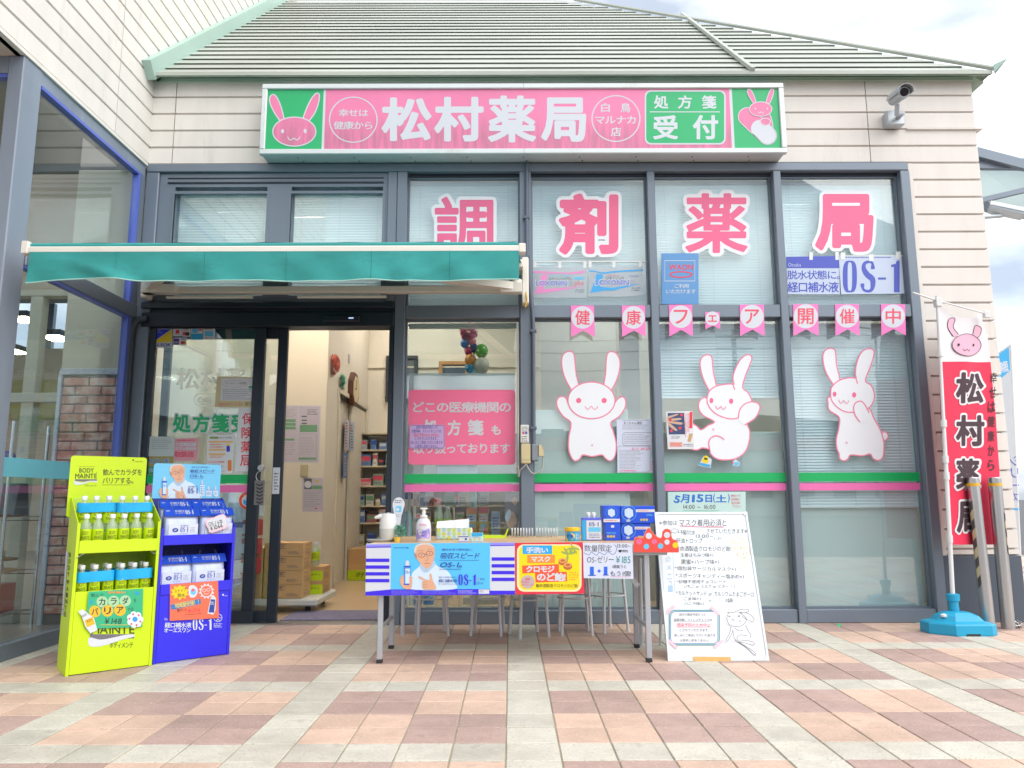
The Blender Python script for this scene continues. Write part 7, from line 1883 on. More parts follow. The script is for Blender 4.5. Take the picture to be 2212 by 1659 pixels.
# pump bottle
def pump(label, X_, Y_, h, r, mb_, lab, z=ZT, sq=0.72, group=None):
    t = thing('pump_bottle', label, 'bottle', (X_, Y_, z), group=group)
    part('body', MB().lathe([(r * 0.92, 0), (r, 0.006), (r, h * 0.38), (r * 0.95, h * 0.52), (r * 0.74, h * 0.64), (r * 0.46, h * 0.695), (r * 0.46, h * 0.71)], X_, Y_, z, 22, 1, sq), mb_, t)
    part('pump', MB().lathe([(r * 0.48, h * 0.711), (r * 0.48, h * 0.78), (r * 0.24, h * 0.785), (r * 0.24, h * 0.93), (r * 0.2, h * 0.935), (r * 0.2, h * 0.94)], X_, Y_, z, 16).cbox(X_ - r * 0.48, X_ + r * 0.48, Y_ - 0.012, Y_ + 0.012, z + h * 0.9405, z + h, 0.005), WPL, t)
    if lab:
        def fm(P_, d):
            a = -math.pi / 2 + (P_[:, 0] - 0.5) * 1.9; return np.stack([X_ + (r + 0.001 + d) * np.cos(a), Y_ + (r * sq + 0.001 + d) * np.sin(a), z + h * 0.6 * (1 - P_[:, 1])], -1)
        pr = Print(fm, 0); lab(pr); pr.done(t)
    return t
def lab1(pr):
    pr.curve(mat('label_violet', '8c86cc', var=0.1, vscale=30), [(0.02, 0.45), (0.3, 0.4), (0.6, 0.45), (0.98, 0.38), (0.98, 0.85), (0.5, 0.8), (0.02, 0.9)], 1); pr.curve(mat('label_pale_pink', 'd9a9cf', var=0.05), [(0.35, 0.62), (0.8, 0.55), (0.95, 0.75), (0.55, 0.85)], 2)
    pr.text(ROSE, '泡で出る', 0.25, 0.13, 0.75, 0.22, 1, 0.01); pr.text(NAVY, 'ビオレ', 0.28, 0.5, 0.72, 0.6, 3, 0.03) if False else pr.text(NAVY, 'ハンド', 0.28, 0.5, 0.72, 0.6, 3, 0.03); pr.poly(NAVY, [(0.35, 0.66), (0.68, 0.66), (0.52, 0.75)], 3)
hp = tz(1096, Y1) - ZT
pump('white pump soap bottle with violet label between plant and tissue box', tx(914.5, Y1), Y1, hp, 0.05, mat('milky_bottle', 'c9cad6', rough=0.25, var=0.02), lab1)
# tissue pack
Y2 = -0.86
xa, xb = tx(944, Y2), tx(1020, Y2); z1 = tz(1140, Y2); z2 = tz(1122, Y2)
t = thing('tissue_pack', 'flower patterned tissue pack with a white sheet pulled up on the table', 'tissue box', ((xa + xb) / 2, Y2, ZT))
part('pack', MB().cbox(xa, xb, Y2 - 0.05, Y2 + 0.05, ZT, z1, 0.008), mat('pale_pack', 'ccd8d0', rough=0.4, var=0.02), t)
pr = Print(flat_map((xa, Y2 - 0.0502, z1), (1, 0, 0), (0, 0, 1)))
FI = [mat('flower_yellow', 'c3cd4a', var=0), mat('flower_blue', '9cc0d8', var=0), mat('flower_green', 'a9cf8a', var=0)]
ww, hh = xb - xa, z1 - ZT
for i in range(7):
    for j in range(3):
        cx_, cy_ = ww * (i + 0.5) / 7, hh * (j + 0.5) / 3; m_ = FI[(i + 2 * j) % 3]
        for a in range(0, 360, 72): pr.disc(m_, cx_ + 0.008 * math.cos(R(a + i * 20)), cy_ + 0.008 * math.sin(R(a + i * 20)), 0.0058, layer=1 + a / 800, n=8)
pr.done(t)
vs = []
for i in range(17):
    s_ = i / 16; xx = xa + 0.0 + (xb - xa - 0.02) * s_
    vs += [(xx, Y2 - 0.048, z1 + 0.0005), (xx, Y2 - 0.02 + 0.006 * math.sin(i * 1.1), z1 + (z2 - z1) * (0.75 + 0.3 * s_)), (xx, Y2 + 0.01 + 0.005 * math.sin(i * 0.8), z1 + (z2 - z1) * (0.8 + 0.3 * s_))]
fs = []
for i in range(16): fs += [(3 * i, 3 * i + 3, 3 * i + 4, 3 * i + 1), (3 * i + 1, 3 * i + 4, 3 * i + 5, 3 * i + 2)]
part('tissue', MB().add(vs, fs, True), mat('tissue_white', 'd9dde0', rough=0.9, var=0.02), t)
def cart(label, u0, u1, v0, v1, Y_, m, deco, name='small_carton', cat='carton', dep=0.04, group=None, z=None):
    xa, xb = tx(u0, Y_, v1), tx(u1, Y_, v1); z0 = ZT if z is None else z; z1 = z0 + (v1 - v0) * (tz(1100, Y_) - tz(1101, Y_))
    t = thing(name, label, cat, ((xa + xb) / 2, Y_, z0), group=group)
    part('box', MB().cbox(xa, xb, Y_, Y_ + dep, z0, z1, 0.003), m, t)
    pr = Print(flat_map((xa, Y_ - 0.0002, z1), (1, 0, 0), (0, 0, 1))); deco(pr, xb - xa, z1 - z0); pr.done(t)
    return t
def d1(pr, w, h): pr.rect(NAVY, 0.002, h * 0.02, w - 0.002, h * 0.16, 1); pr.disc(NAVY, w * 0.72, h * 0.5, h * 0.2, layer=1, n=14); pr.rect(NAVY, w * 0.03, h * 0.45, w * 0.12, h * 0.6, 1); pr.rect(mat('label_violet', '8c86cc'), 0.002, h * 0.86, w - 0.002, h * 0.98, 1)
cart('tiny white carton with navy dot in front of the tissue pack', 989, 1013, 1157, 1169.5, -1.22, WVIN, d1)
def d2(pr, w, h): pr.rect(CYAN, 0.002, 0, w - 0.002, h * 0.36, 1); pr.disc(mat('pale_tan', 'd3b48c'), w * 0.3, h * 0.68, w * 0.14, h * 0.14, 1, 14); pr.disc(mat('pale_tan', 'd3b48c'), w * 0.7, h * 0.68, w * 0.14, h * 0.14, 1, 14); pr.scribble(NAVY, w * 0.1, h * 0.4, w * 0.9, h * 0.52, 1, 1)
cart('small sky blue carton beside the tissue pack', 1018, 1043, 1150, 1169.5, -1.22, mat('pale_blue_card', 'a9d3e3', var=0.02), d2)
Y3 = -0.62
xa, xb = tx(1042, Y3), tx(1098, Y3)
solo('paper_tray', MB().prism([(xa, ZT), (xb - 0.02, ZT), (xb, ZT + 0.055), (xb - 0.008, ZT + 0.055), (xb - 0.026, ZT + 0.012), (xa, ZT + 0.012)], 1, Y3 - 0.12, Y3 + 0.12), LIME, 'shallow lime green tray with an upturned end behind the tissue pack', 'tray')
k_ = 0
for (u0, n, lab) in ((1102, 8, 'stack of clear plastic lids lying beside the lime tray'), (1155, 8, 'paler stack of clear plastic lids behind the yellow lidded tub')):
    LIDM = glassy('milky_lid', (0.95, 0.97, 0.98), 1.3, haze=0.55, hazecol=(0.85, 0.88, 0.9))
    t = thing('lid_stack', lab, 'plastic lids', (tx(u0 + 22, Y3), Y3, ZT))
    for i in range(n):
        xx = tx(u0 + 3 + i * 6.2, Y3)
        part('lid', MB().cyl((xx, Y3 - 0.01, ZT + 0.034), (xx + 0.010, Y3 - 0.01, ZT + 0.034), 0.034, 0.032, 18), LIDM, t)
xx = tx(1236.5, Y1, 1168)
t = thing('candy_tub', 'round blue tub with a yellow lid on the table above the sweets poster', 'tub', (xx, Y1, ZT))
ht = tz(1140, Y1) - tz(1169, Y1)
part('tub', MB().lathe([(0.044, 0), (0.046, 0.003), (0.046, ht * 0.72)], xx, Y1, ZT, 24), mat('tub_blue', '2f9ad0', rough=0.4, var=0.03), t)
part('lid', MB().lathe([(0.049, ht * 0.721), (0.05, ht * 0.73), (0.05, ht * 0.96), (0.047, ht), (0.001, ht)], xx, Y1, ZT, 24), mat('tub_yellow', 'd9b31a', rough=0.4, var=0.02), t)
def fm(P_, d): a = -math.pi / 2 + (P_[:, 0] - 0.5) * 2.4; return np.stack([xx + (0.0465 + d) * np.cos(a), Y1 + (0.0465 + d) * np.sin(a), ZT + ht * 0.7 * (1 - P_[:, 1])], -1)
pr = Print(fm, 0.0003); pr.curve(YEL, [(0.03, 0.1), (0.4, 0.1), (0.62, 0.4), (0.5, 0.8), (0.2, 0.95), (0.03, 0.9)], 1); pr.text(BLUE, '肝油', 0.14, 0.3, 0.5, 0.6, 2, 0.02); pr.scribble(WVIN, 0.66, 0.2, 0.95, 0.85, 4); pr.done(t)
def d3(pr, w, h):
    pr.rect(CYAN, 0, h * 0.12, w * 0.2, h * 0.97, 1); pr.rect(WVIN, w * 0.22, h * 0.12, w * 0.98, h * 0.95, 1); os1(pr, NAVY, w * 0.36, h * 0.2, w * 0.85, h * 0.38, 2); pr.rect(SKYB, w * 0.32, h * 0.42, w * 0.95, h * 0.62, 2); pr.scribble(NAVY, w * 0.35, h * 0.68, w * 0.92, h * 0.9, 3, 2)
xa, xb = tx(1258, Y1, 1168), tx(1300, Y1, 1168)
t = cart('jelly drink pouches bound in a white and blue wrapper, beside the mask boxes', 1258, 1300, 1119, 1168.5, Y1, mat('pouch_blue', '5a63cf', rough=0.35, var=0.05), d3, 'pouch_pack', 'pouches', 0.07)
for i in range(2):
    for j in range(2):
        x_ = xa + 0.045 + i * 0.035; y_ = Y1 + 0.02 + j * 0.03; zz = tz(1119, Y1) - tz(1168.5, Y1) + ZT
        part('cap', MB().lathe([(0.008, 0), (0.008, 0.012), (0.013, 0.014), (0.013, 0.032), (0.001, 0.036)], x_, y_, zz, 12), CAPW, t)
MBX = mat('mask_box_blue', '1f4fd0', rough=0.35, var=0.08, vscale=10)
def d4(pr, w, h, tall=False):
    cx_ = w * (0.5 if tall else 0.24); r_ = min(w, h) * (0.34 if tall else 0.42)
    pr.line(SKYB, arc(cx_, h * 0.42, r_, n=26), w * 0.012, 1, True); pr.poly(mat('mask_print', 'b9cfe6', var=0.02), [(cx_ - r_ * 0.6, h * 0.42 - r_ * 0.5), (cx_, h * 0.42 - r_ * 0.75), (cx_ + r_ * 0.55, h * 0.42 - r_ * 0.45), (cx_ + r_ * 0.6, h * 0.42 + r_ * 0.35), (cx_, h * 0.42 + r_ * 0.75), (cx_ - r_ * 0.6, h * 0.42 + r_ * 0.3)], 2)
    if tall: pr.rect(WVIN, w * 0.02, h * 0.76, w * 0.98, h * 0.95, 1); pr.scribble(ROSE, w * 0.08, h * 0.8, w * 0.8, h * 0.9, 1, 2)
    else:
        pr.rect(WVIN, w * 0.45, h * 0.2, w, h * 0.36, 1); pr.scribble(ROSE, w * 0.5, h * 0.24, w * 0.9, h * 0.33, 1, 2); pr.rect(WVIN, w * 0.16, h * 0.78, w * 0.27, h * 0.9, 1)
        for k in range(3): pr.disc(mat('badge_gold', 'b9a76a', var=0), w * (0.6 + k * 0.08), h * 0.8, h * 0.075, layer=1, n=12)
        pr.scribble(SKYB, w * 0.75, h * 0.45, w * 0.97, h * 0.6, 2)
GM = 'blue mask boxes stacked on the table'
s1 = tz(1100, Y1) - tz(1101, Y1)
hA = (1168.5 - 1131) * s1
cart('blue face mask box turned end-on, lower of the stack next to the pouches', 1307, 1341, 1131, 1168.5, Y1 + 0.0, MBX, lambda p_, w, h: (p_.rect(WVIN, w * 0.4, h * 0.12, w * 0.6, h * 0.26, 1), [p_.disc(mat('badge_gold', 'b9a76a', var=0), w * (0.2 + k * 0.18), h * 0.76, h * 0.08, layer=1, n=12) for k in range(3)], p_.scribble(SKYB, w * 0.1, h * 0.5, w * 0.9, h * 0.65, 2)), 'mask_box', 'box', 0.16, GM)
cart('blue face mask box with white mask picture, upper of the stack next to the pouches', 1303, 1340, 1093, 1130.5, Y1 + 0.0, MBX, lambda p_, w, h: d4(p_, w, h, True), 'mask_box', 'box', 0.16, GM, ZT + hA + 0.0005)
cart('blue face mask box lying wide, lower one behind the red cut-out card', 1343, 1406, 1132, 1168.5, Y1 + 0.02, MBX, d4, 'mask_box', 'box', 0.1, GM)
cart('blue face mask box lying wide, topmost beside the whiteboard', 1341.5, 1415, 1092, 1129.5, Y1 + 0.01, MBX, d4, 'mask_box', 'box', 0.1, GM, ZT + (1168.5 - 1132) * s1 + 0.0008)

# ------------------------------------------------------------------ leaning whiteboard
wy0 = -1.385; tilt = math.atan2(0.285, 0.86)
wp = np.array([0, wy0, 0.0]); wnrm = np.array([0, -math.cos(tilt), math.sin(tilt)])
wm = crop_map(1480, 1100, 400 / 1443, wp, wnrm)
cs_ = wm(np.array([[215, 1536], [1056, 1532], [888, 296], [118, 298]]), 0)
bx0, bx1 = (cs_[0][0] + cs_[3][0]) / 2, (cs_[1][0] + cs_[2][0]) / 2
ht_ = (np.linalg.norm(cs_[3] - cs_[0]) + np.linalg.norm(cs_[2] - cs_[1])) / 2
t = thing('whiteboard', 'white framed whiteboard covered in handwriting, leaning back on the paving', 'whiteboard', ((bx0 + bx1) / 2, wy0, 0.0))
eu = np.array([0, math.sin(tilt), math.cos(tilt)])
def wb(xa, xb, sa, sb, da, db):
    vs = [np.array([x, wy0, 0.0]) + eu * s_ + wnrm * d for d in (da, db) for (x, s_) in ((xa, sa), (xb, sa), (xb, sb), (xa, sb))]
    return MB().add(vs, [(0, 3, 2, 1), (4, 5, 6, 7), (0, 1, 5, 4), (1, 2, 6, 5), (2, 3, 7, 6), (3, 0, 4, 7)])
part('board', wb(bx0 + 0.004, bx1 - 0.004, 0.004, ht_ - 0.004, -0.014, 0.0), mat('whiteboard_enamel', 'd2d9df', rough=0.3, var=0.01, spec=0.3), t)
FRM = mat('whiteboard_frame', 'c6cdd2', rough=0.35, metal=0.2, var=0.03)
for q in ((bx0, bx1, 0.0, 0.012), (bx0, bx1, ht_ - 0.012, ht_), (bx0, bx0 + 0.012, 0.0121, ht_ - 0.0121), (bx1 - 0.012, bx1, 0.0121, ht_ - 0.0121)): part('frame_bar', wb(*q, -0.018, 0.006), FRM, t)
for (x, s_) in ((bx0, 0), (bx1 - 0.022, 0), (bx0, ht_ - 0.022), (bx1 - 0.022, ht_ - 0.022)): part('corner_cap', wb(x - 0.001, x + 0.023, s_ - 0.0008, s_ + 0.023, -0.019, 0.0075), WPL, t)
top = np.array([0, wy0, 0]) + eu * (ht_ - 0.1) - wnrm * 0.02
for x in (bx0 + 0.05, bx1 - 0.05): part('rear_leg', MB().cyl((x, top[1], top[2]), (x, top[1] + 0.22, 0.0), 0.010, n=8), FRM, t)
pr = Print(wm, 0.0008)
TXT = [('※参加は', 150, 365, 300, 408), ('マスク着用必須と', 318, 355, 712, 415), ('させていただきます※', 545, 435, 882, 475), ('予報のため', 325, 445, 448, 490), ('13:00~', 456, 482, 600, 512), ('とします', 608, 506, 672, 526), ('肝油ドロップ', 290, 512, 512, 556), ('養命酒製造クロモジのど飴', 285, 578, 745, 624), ('生姜はちみつ味×1', 328, 636, 600, 672), ('黒蜜×ハーブ味×1', 332, 690, 650, 732), ('*個包装サージカルマスク×1', 280, 750, 788, 786), ('*スポーツキャンディー塩あめ×1', 288, 810, 856, 848), ('*砂糖不使用チョコレート', 295, 860, 708, 892), ('いちご or ミルク or ビター ・1', 358, 898, 778, 930), ('*カルケットサンド or カルシウムたまごボーロ', 292, 954, 938, 998), ('ごま味×1', 355, 1004, 495, 1032), ('or', 565, 1028, 588, 1042), ('1袋', 705, 1014, 765, 1050), ('バニラ味×1', 358, 1044, 522, 1074)]
for s, a, b, c, d in TXT: pr.text(INK, s, a, b, c, d, 1, -0.003, jit=0.025, rot=1.2 if c - a > 500 else 0)
pr.line(ROSE, [(320, 410), (500, 420), (690, 418)], 5, 1); pr.line(INKL, [(325, 418), (690, 426)], 3, 1)
pr.line(INK, [(238, 470), (262, 438), (300, 440), (318, 468), (300, 460), (282, 474), (262, 462), (245, 478)], 3, 1, False, 4)
LB = mat('marker_pale_blue', '9ab8d6', var=0); LY = mat('marker_pale_gold', 'cdbf86', var=0)
pr.line(LB, [(150, 445), (255, 440), (282, 965), (190, 950)], 3, 1, True)
for ch, y in (('お', 470), ('す', 540), ('の', 668), ('メ', 735), ('ニ', 812), ('ュ', 872), ('｜', 915)): pr.text(LB, ch, 190 + (y - 450) * 0.08, y, 228 + (y - 450) * 0.08, y + 44, 1)
pr.line(LY, [(742, 560), (760, 520), (815, 510), (850, 525), (890, 520), (910, 560), (900, 610), (912, 650), (870, 672), (820, 665), (790, 650), (765, 620), (755, 585)], 4, 1, True, 4)
for i, s in enumerate(('浮かないけど', 'お土産せん', 'あります')): pr.text(LY, s, 752 + i * 20, 535 + i * 45, 890, 570 + i * 45, 1, jit=0.03)
pr.line(LY, arc(858, 710, 26, 32, n=18), 4, 1, True); pr.line(LY, [(855, 742), (870, 765), (862, 780), (882, 796)], 3, 1, False, 4); pr.disc(LY, 850, 705, 4, layer=1, n=8); pr.disc(LY, 868, 705, 4, layer=1, n=8)
pr.done(t, {INK: 'handwriting'})
TEALP = mat('frame_teal', '35877c', var=0)
t, pr = poster('notice', 'round cornered printed apology notice taped low on the whiteboard', 'notice', PAPER, crop_map(1480, 1100, 400 / 1443, wp + wnrm * 0.003, wnrm), rrect_pts(228, 1108, 658, 1408, 50))
pr.line(TEALP, rrect_pts(236, 1114, 652, 1402, 48), 8, 1, True); pr.line(mat('frame_blue', '4a77b0', var=0), rrect_pts(247, 1124, 640, 1391, 42), 6, 1, True)
for i, (s, a, b) in enumerate(zip(NOTE, (315, 272, 298, 320, 276, 322), (540, 592, 580, 566, 618, 570))):
    h_ = 12 if i != 2 else 15; pr.text(ROSE if i == 2 else INKG, s, a, 1150 + i * 43 - h_, b, 1150 + i * 43 + h_, 1, 0.004)
pr.rect(ROSE, 298, 1253, 580, 1256, 1); pr.rect(INKG, 272, 1205, 572, 1207, 1)
for (x, y, a) in ((240, 1110, -40), (615, 1118, 42), (265, 1398, 42), (645, 1395, -42)):
    c, s_ = math.cos(R(a)), math.sin(R(a)); pr.poly(PKE, [(x + c * 48 * i - s_ * 12 * j, y + s_ * 48 * i + c * 12 * j) for i, j in ((-1, -1), (1, -1), (1, 1), (-1, 1))], 2)
pr.done(t)
t, pr = poster('rabbit_cutout', 'paper cut-out line drawing of a slumped rabbit low on the whiteboard', 'cut-out', PAPER, crop_map(1480, 1100, 400 / 1443, wp + wnrm * 0.003, wnrm),
               list(smooth_curve([(700, 1150), (710, 1120), (790, 1125), (850, 1095), (912, 1108), (905, 1130), (950, 1180), (945, 1215), (880, 1215), (895, 1260), (930, 1330), (925, 1350), (955, 1385), (950, 1410), (910, 1412), (965, 1470), (955, 1495), (930, 1480), (860, 1410), (770, 1370), (720, 1385), (695, 1365), (745, 1260), (712, 1220)], 4)))
LN = lambda p_, c=False: pr.line(INK, p_, 3.2, 1, c, 5)
LN([(730, 1135), (715, 1180), (740, 1235), (800, 1250), (850, 1235), (875, 1200), (870, 1170), (820, 1135)]); LN([(712, 1130), (770, 1132), (800, 1120), (830, 1108), (880, 1105), (898, 1118), (870, 1135), (810, 1130)]); LN([(825, 1138), (870, 1135), (915, 1155), (942, 1190), (930, 1205), (890, 1195), (840, 1165)])
LN([(752, 1250), (735, 1310), (708, 1360), (720, 1370), (750, 1320), (765, 1280)]); LN([(765, 1280), (775, 1340), (800, 1375)]); LN([(870, 1235), (895, 1290), (915, 1320), (905, 1345)]); LN([(880, 1325), (820, 1320), (798, 1345), (815, 1370), (870, 1365), (925, 1375), (945, 1395), (925, 1403), (860, 1385), (805, 1378)]); LN([(800, 1375), (850, 1400), (920, 1445), (955, 1475), (945, 1485), (870, 1420), (780, 1360)])
LN([(780, 1260), (815, 1285), (848, 1280)]); LN([(752, 1185), (768, 1200), (775, 1180)]); pr.rect(INK, 728, 1160, 745, 1167, 1); pr.rect(INK, 805, 1158, 825, 1166, 1)
for x in (822, 832): pr.line(INKG, [(x, 1195), (x, 1212)], 3, 1)
pr.done(t)
t, pr = poster('packing_tape', 'strip of tan packing tape across the bottom edge of the whiteboard', 'tape', mat('tan_tape', 'c69a56', rough=0.35, var=0.08, vscale=30, stretch=(4, 1, 1)), crop_map(1480, 1100, 400 / 1443, wp + wnrm * 0.0085, wnrm), [(433, 1500), (745, 1502), (750, 1530), (735, 1548), (470, 1545), (433, 1526)])

# ------------------------------------------------------------------ banner flag, its base, bollards
yp = -0.44
TURQ = mat('turquoise_plastic', '1696bd', rough=0.42, var=0.05, vscale=3, bump=0.05)
WPOLE = mat('white_pole', 'd3d5d6', rough=0.35, var=0.02)
t = thing('banner_flag', 'tall red and white rabbit banner on a white pole in a turquoise water base', 'banner flag', (3.26, -0.5, 0))
# base: an octagonal tank with a domed top and a collar
bx, by = 3.24, -0.46
oct_ = [(-0.22, -0.03), (-0.09, -0.15), (0.17, -0.15), (0.225, -0.11), (0.225, 0.09), (0.11, 0.15), (-0.11, 0.15), (-0.22, 0.09)]
vs = []; lev = [(0.0, 0.99), (0.01, 1.0), (0.07, 0.985), (0.08, 0.95), (0.09, 0.78), (0.094, 0.70), (0.125, 0.58), (0.148, 0.38), (0.153, 0.14)]
for z, k in lev: vs += [(bx + x * k, by + y * k, z) for x, y in oct_]
fs = []
for i in range(len(lev) - 1): fs += [(i * 8 + j, i * 8 + (j + 1) % 8, (i + 1) * 8 + (j + 1) % 8, (i + 1) * 8 + j) for j in range(8)]
fs += [tuple(range(8))[::-1], tuple(range(8 * (len(lev) - 1), 8 * len(lev)))]
part('water_base', MB().add(vs, fs), TURQ, t)
part('notch', MB().box(bx - 0.02, bx + 0.08, by - 0.1508, by - 0.14, 0.0, 0.016), FOOT, t)
pb = np.array(onY(2058, 1286, yp)); pt = np.array(onY(2024, 640, yp))
px0 = pb + (pt - pb) * (-0.1)
part('collar', MB().lathe([(0.034, 0.0), (0.034, 0.07), (0.044, 0.074), (0.046, 0.12), (0.03, 0.124)], pb[0], yp, 0.15, 10), TURQ, t)
part('filler_cap', MB().lathe([(0.02, 0), (0.022, 0.014), (0.012, 0.022), (0.001, 0.023)], bx - 0.11, by - 0.04, 0.118, 12), WPL, t)
def pl_(s_): return tuple(pb + (pt - pb) * s_)
part('pole', MB().tube([tuple(px0), pl_(0.35), pl_(0.6), pl_(1.0)], [0.0155, 0.0155, 0.0125, 0.0115], 12), WPOLE, t)
for s_ in (0.18, 0.385, 0.44, 0.56, 0.8): part('clip', MB().cyl(pl_(s_ - 0.012), pl_(s_ + 0.012), 0.021, n=12), WPL, t)
arm0, arm1 = np.array(onY(1972, 632, yp - 0.06)), np.array(onY(2132, 678, yp + 0.2))
part('cross_arm', MB().tube([tuple(arm0), pl_(0.985), tuple(arm1)], 0.007, 8), WPOLE, t)
part('arm_clip', MB().cbox(pl_(0.985)[0] - 0.018, pl_(0.985)[0] + 0.03, yp - 0.02, yp + 0.03, pl_(0.985)[2] - 0.05, pl_(0.985)[2] + 0.02, 0.004), WPL, t)
part('arm_clip', MB().cbox(arm1[0] - 0.03, arm1[0] + 0.015, yp + 0.18, yp + 0.215, arm1[2] - 0.035, arm1[2] + 0.02, 0.004), WPL, t)
FCLW = mat('banner_white_cloth', 'd3d0d4', rough=0.8, var=0.03); FCLR = mat('banner_red_cloth', 'd3264a', rough=0.75, var=0.04, vscale=3); FDK = mat('banner_dark_print', '3d2a33', rough=0.8, var=0); FPK = mat('banner_pale_pink', 'd9a6bb', rough=0.8, var=0.02)
fn = np.array([0.43, -0.90, 0.0]); fp = np.array([pb[0] + 0.02, yp, 1.0])
base_map = crop_map(2064, 640, 300 / 553, fp, fn); fnn = fn / np.linalg.norm(fn)
if np.dot(fnn, CAM - fp) < 0: fnn = -fnn
def fmap(P_, d):
    P_ = np.asarray(P_, float); s_ = (P_[:, 0] - 190 - (P_[:, 1] - 118) * 0.06) / 220; q = P_[:, 1] / 1100
    wv = 0.016 * np.sin(s_ * 5.2 + q * 2.0) * np.clip(s_ * 2, 0, 1) + 0.006 * np.sin(s_ * 9 - q * 7.0) * np.clip(s_ * 2, 0, 1) - 0.014 * np.exp(-((q - 0.16) / 0.06) ** 2) * np.sin(s_ * 7)
    return base_map(P_, d * 4) + fnn * wv[:, None]
TY = np.array([118, 240, 360, 600, 830, 1000, 1138.0]); LX = np.array([187, 188, 190, 199, 218, 238, 251.0]); RX = np.array([372, 404, 416, 437, 448, 440, 425.0])
def flag_pt(s_, q):
    y = 118 + q * 1020; l = np.interp(y, TY, LX); r_ = np.interp(y, TY, RX)
    top = 58 * s_ + 26 * math.sin(min(s_ * 1.15, 1.0) * math.pi) * 1.0 - (22 if s_ > 0.93 else 0)
    return (l + (r_ - l) * s_, y + max(0, 1 - q / 0.2) * top)
def cloth(q0, q1, n=26, m=60):
    pts = [flag_pt(i / m, q0 + (q1 - q0) * j / n) for j in range(n + 1) for i in range(m + 1)]
    fs = [(j * (m + 1) + i, j * (m + 1) + i + 1, (j + 1) * (m + 1) + i + 1, (j + 1) * (m + 1) + i) for j in range(n) for i in range(m)]
    A_ = fmap(np.array(pts), 0.0); B_ = fmap(np.array(pts), -0.0015); k = len(pts)
    return MB().add(list(A_) + list(B_), fs + [tuple(k + i for i in q[::-1]) for q in fs], True)
fw_ = part('white_cloth', cloth(0.0, 0.237, 24), FCLW, t); fr_ = part('red_cloth', cloth(0.237, 1.0, 90), FCLR, t)
pr = Print(fmap, 0.0008); pr.step = 5
pr.curve(FPK, [(250, 252), (232, 215), (236, 180), (252, 172), (260, 182), (252, 212), (270, 244)], 0); pr.line(FDK, [(250, 252), (232, 215), (236, 180), (252, 172), (260, 182), (252, 212), (270, 244)], 2, 1, False, 5)
pr.curve(FPK, [(342, 242), (350, 205), (378, 215), (374, 245), (362, 258)], 0); pr.line(FDK, [(342, 242), (350, 205), (378, 215), (374, 245), (362, 258)], 2, 1, False, 5)
pr.disc(FPK, 313, 288, 68, 47, layer=2, n=36); pr.line(FDK, arc(313, 288, 68, 47, n=40), 2, 3, True); pr.disc(FDK, 270, 288, 5, 7, layer=4, n=12); pr.disc(FDK, 347, 287, 5, 7, layer=4, n=12); pr.line(FDK, [(290, 305), (297, 314), (308, 306), (319, 314), (327, 305)], 2, 4, False, 5)
pr.done(fw_)
pr = Print(fmap, 0.0008)
for ch, a, b, c, d in (('松', 253, 396, 402, 545), ('村', 253, 577, 402, 727), ('薬', 253, 762, 380, 912), ('局', 258, 945, 380, 1100)):
    pr.text(FCLW, ch, a, b, c, d, 0, 0.085, res=59); pr.text(FDK, ch, a + 9, b + 9, c - 9, d - 9, 2, 0.034, res=63)
for i, ch in enumerate('幸せは健康から'): pr.text(FDK, ch, 412 - i * 1.5 + (4 if i < 2 else 0), 404 + i * 62, 438 - i * 1.5, 450 + i * 62, 1, 0.012)
pr.done(fr_, {FDK: 'lettering', FCLW: 'border'})
# steel bollards
YBD = mat('yellow_band', 'd3a51c', rough=0.4, var=0.05); HAZ1 = mat('hazard_cream', 'b9ad88', rough=0.6, var=0.1); HAZ2 = mat('hazard_dark', '4a4744', rough=0.6, var=0.1)
for (p0, p1, r_, lab, side) in (((onZ(2137, 1362)), (2100, 1033), 0.045, 'stainless steel bollard in front of the red banner, nearer the turquoise base', -1), ((onZ(2178, 1358)), (2148, 1033), 0.047, 'stainless steel bollard with peeling hazard tape, nearer the wall end', 1)):
    x0_, y0_ = float(p0[0]), float(p0[1])
    zt_ = float(onY(p1[0], p1[1], y0_)[2]); xt = float(onY(p1[0], p1[1], y0_)[0])
    t = thing('bollard', lab, 'bollard', (x0_, y0_, 0), group='steel bollards by the banner')
    part('post', MB().tube([(x0_, y0_, 0.0), (xt, y0_, zt_)], r_, 22), STEEL, t)
    k = (zt_ - 0.05) / zt_
    part('cap_rim', MB().cyl((xt, y0_, zt_), (xt, y0_, zt_ + 0.006), r_ * 0.97, r_ * 0.9, 22), STEEL, t)
    part('yellow_band', MB().cyl((x0_ + (xt - x0_) * k, y0_, zt_ - 0.06), (x0_ + (xt - x0_) * k, y0_, zt_ - 0.038), r_ + 0.0012, n=24, caps=False), YBD, t)
    za, zb = (0.3, 0.92) if side < 0 else (0.56, 0.86)
    n_ = 9 if side < 0 else 5
    for i in range(n_):
        z0_ = za + (zb - za) * i / n_; z1_ = za + (zb - za) * (i + 1) / n_; vs = []
        a0, a1 = (-178, -143) if side < 0 else (-62, -15)
        for z_, sk in ((z0_, 0.0), (z1_, 0.0)):
            for a in np.linspace(a0, a1, 5):
                zz = z_ + (a - a0) / (a1 - a0) * (-0.035 * side)
                vs.append((x0_ + (xt - x0_) * z_ / zt_ + (r_ + 0.0018) * math.cos(R(a)), y0_ + (r_ + 0.0018) * math.sin(R(a)), zz))
        part('hazard_tape', MB().add(vs, [(j, j + 1, 6 + j, 5 + j) for j in range(4)], True), HAZ1 if i % 2 else HAZ2, t)
t = thing('chain', 'small heap of steel chain on the paving beside the bollard', 'chain', (3.86, -0.2, 0))
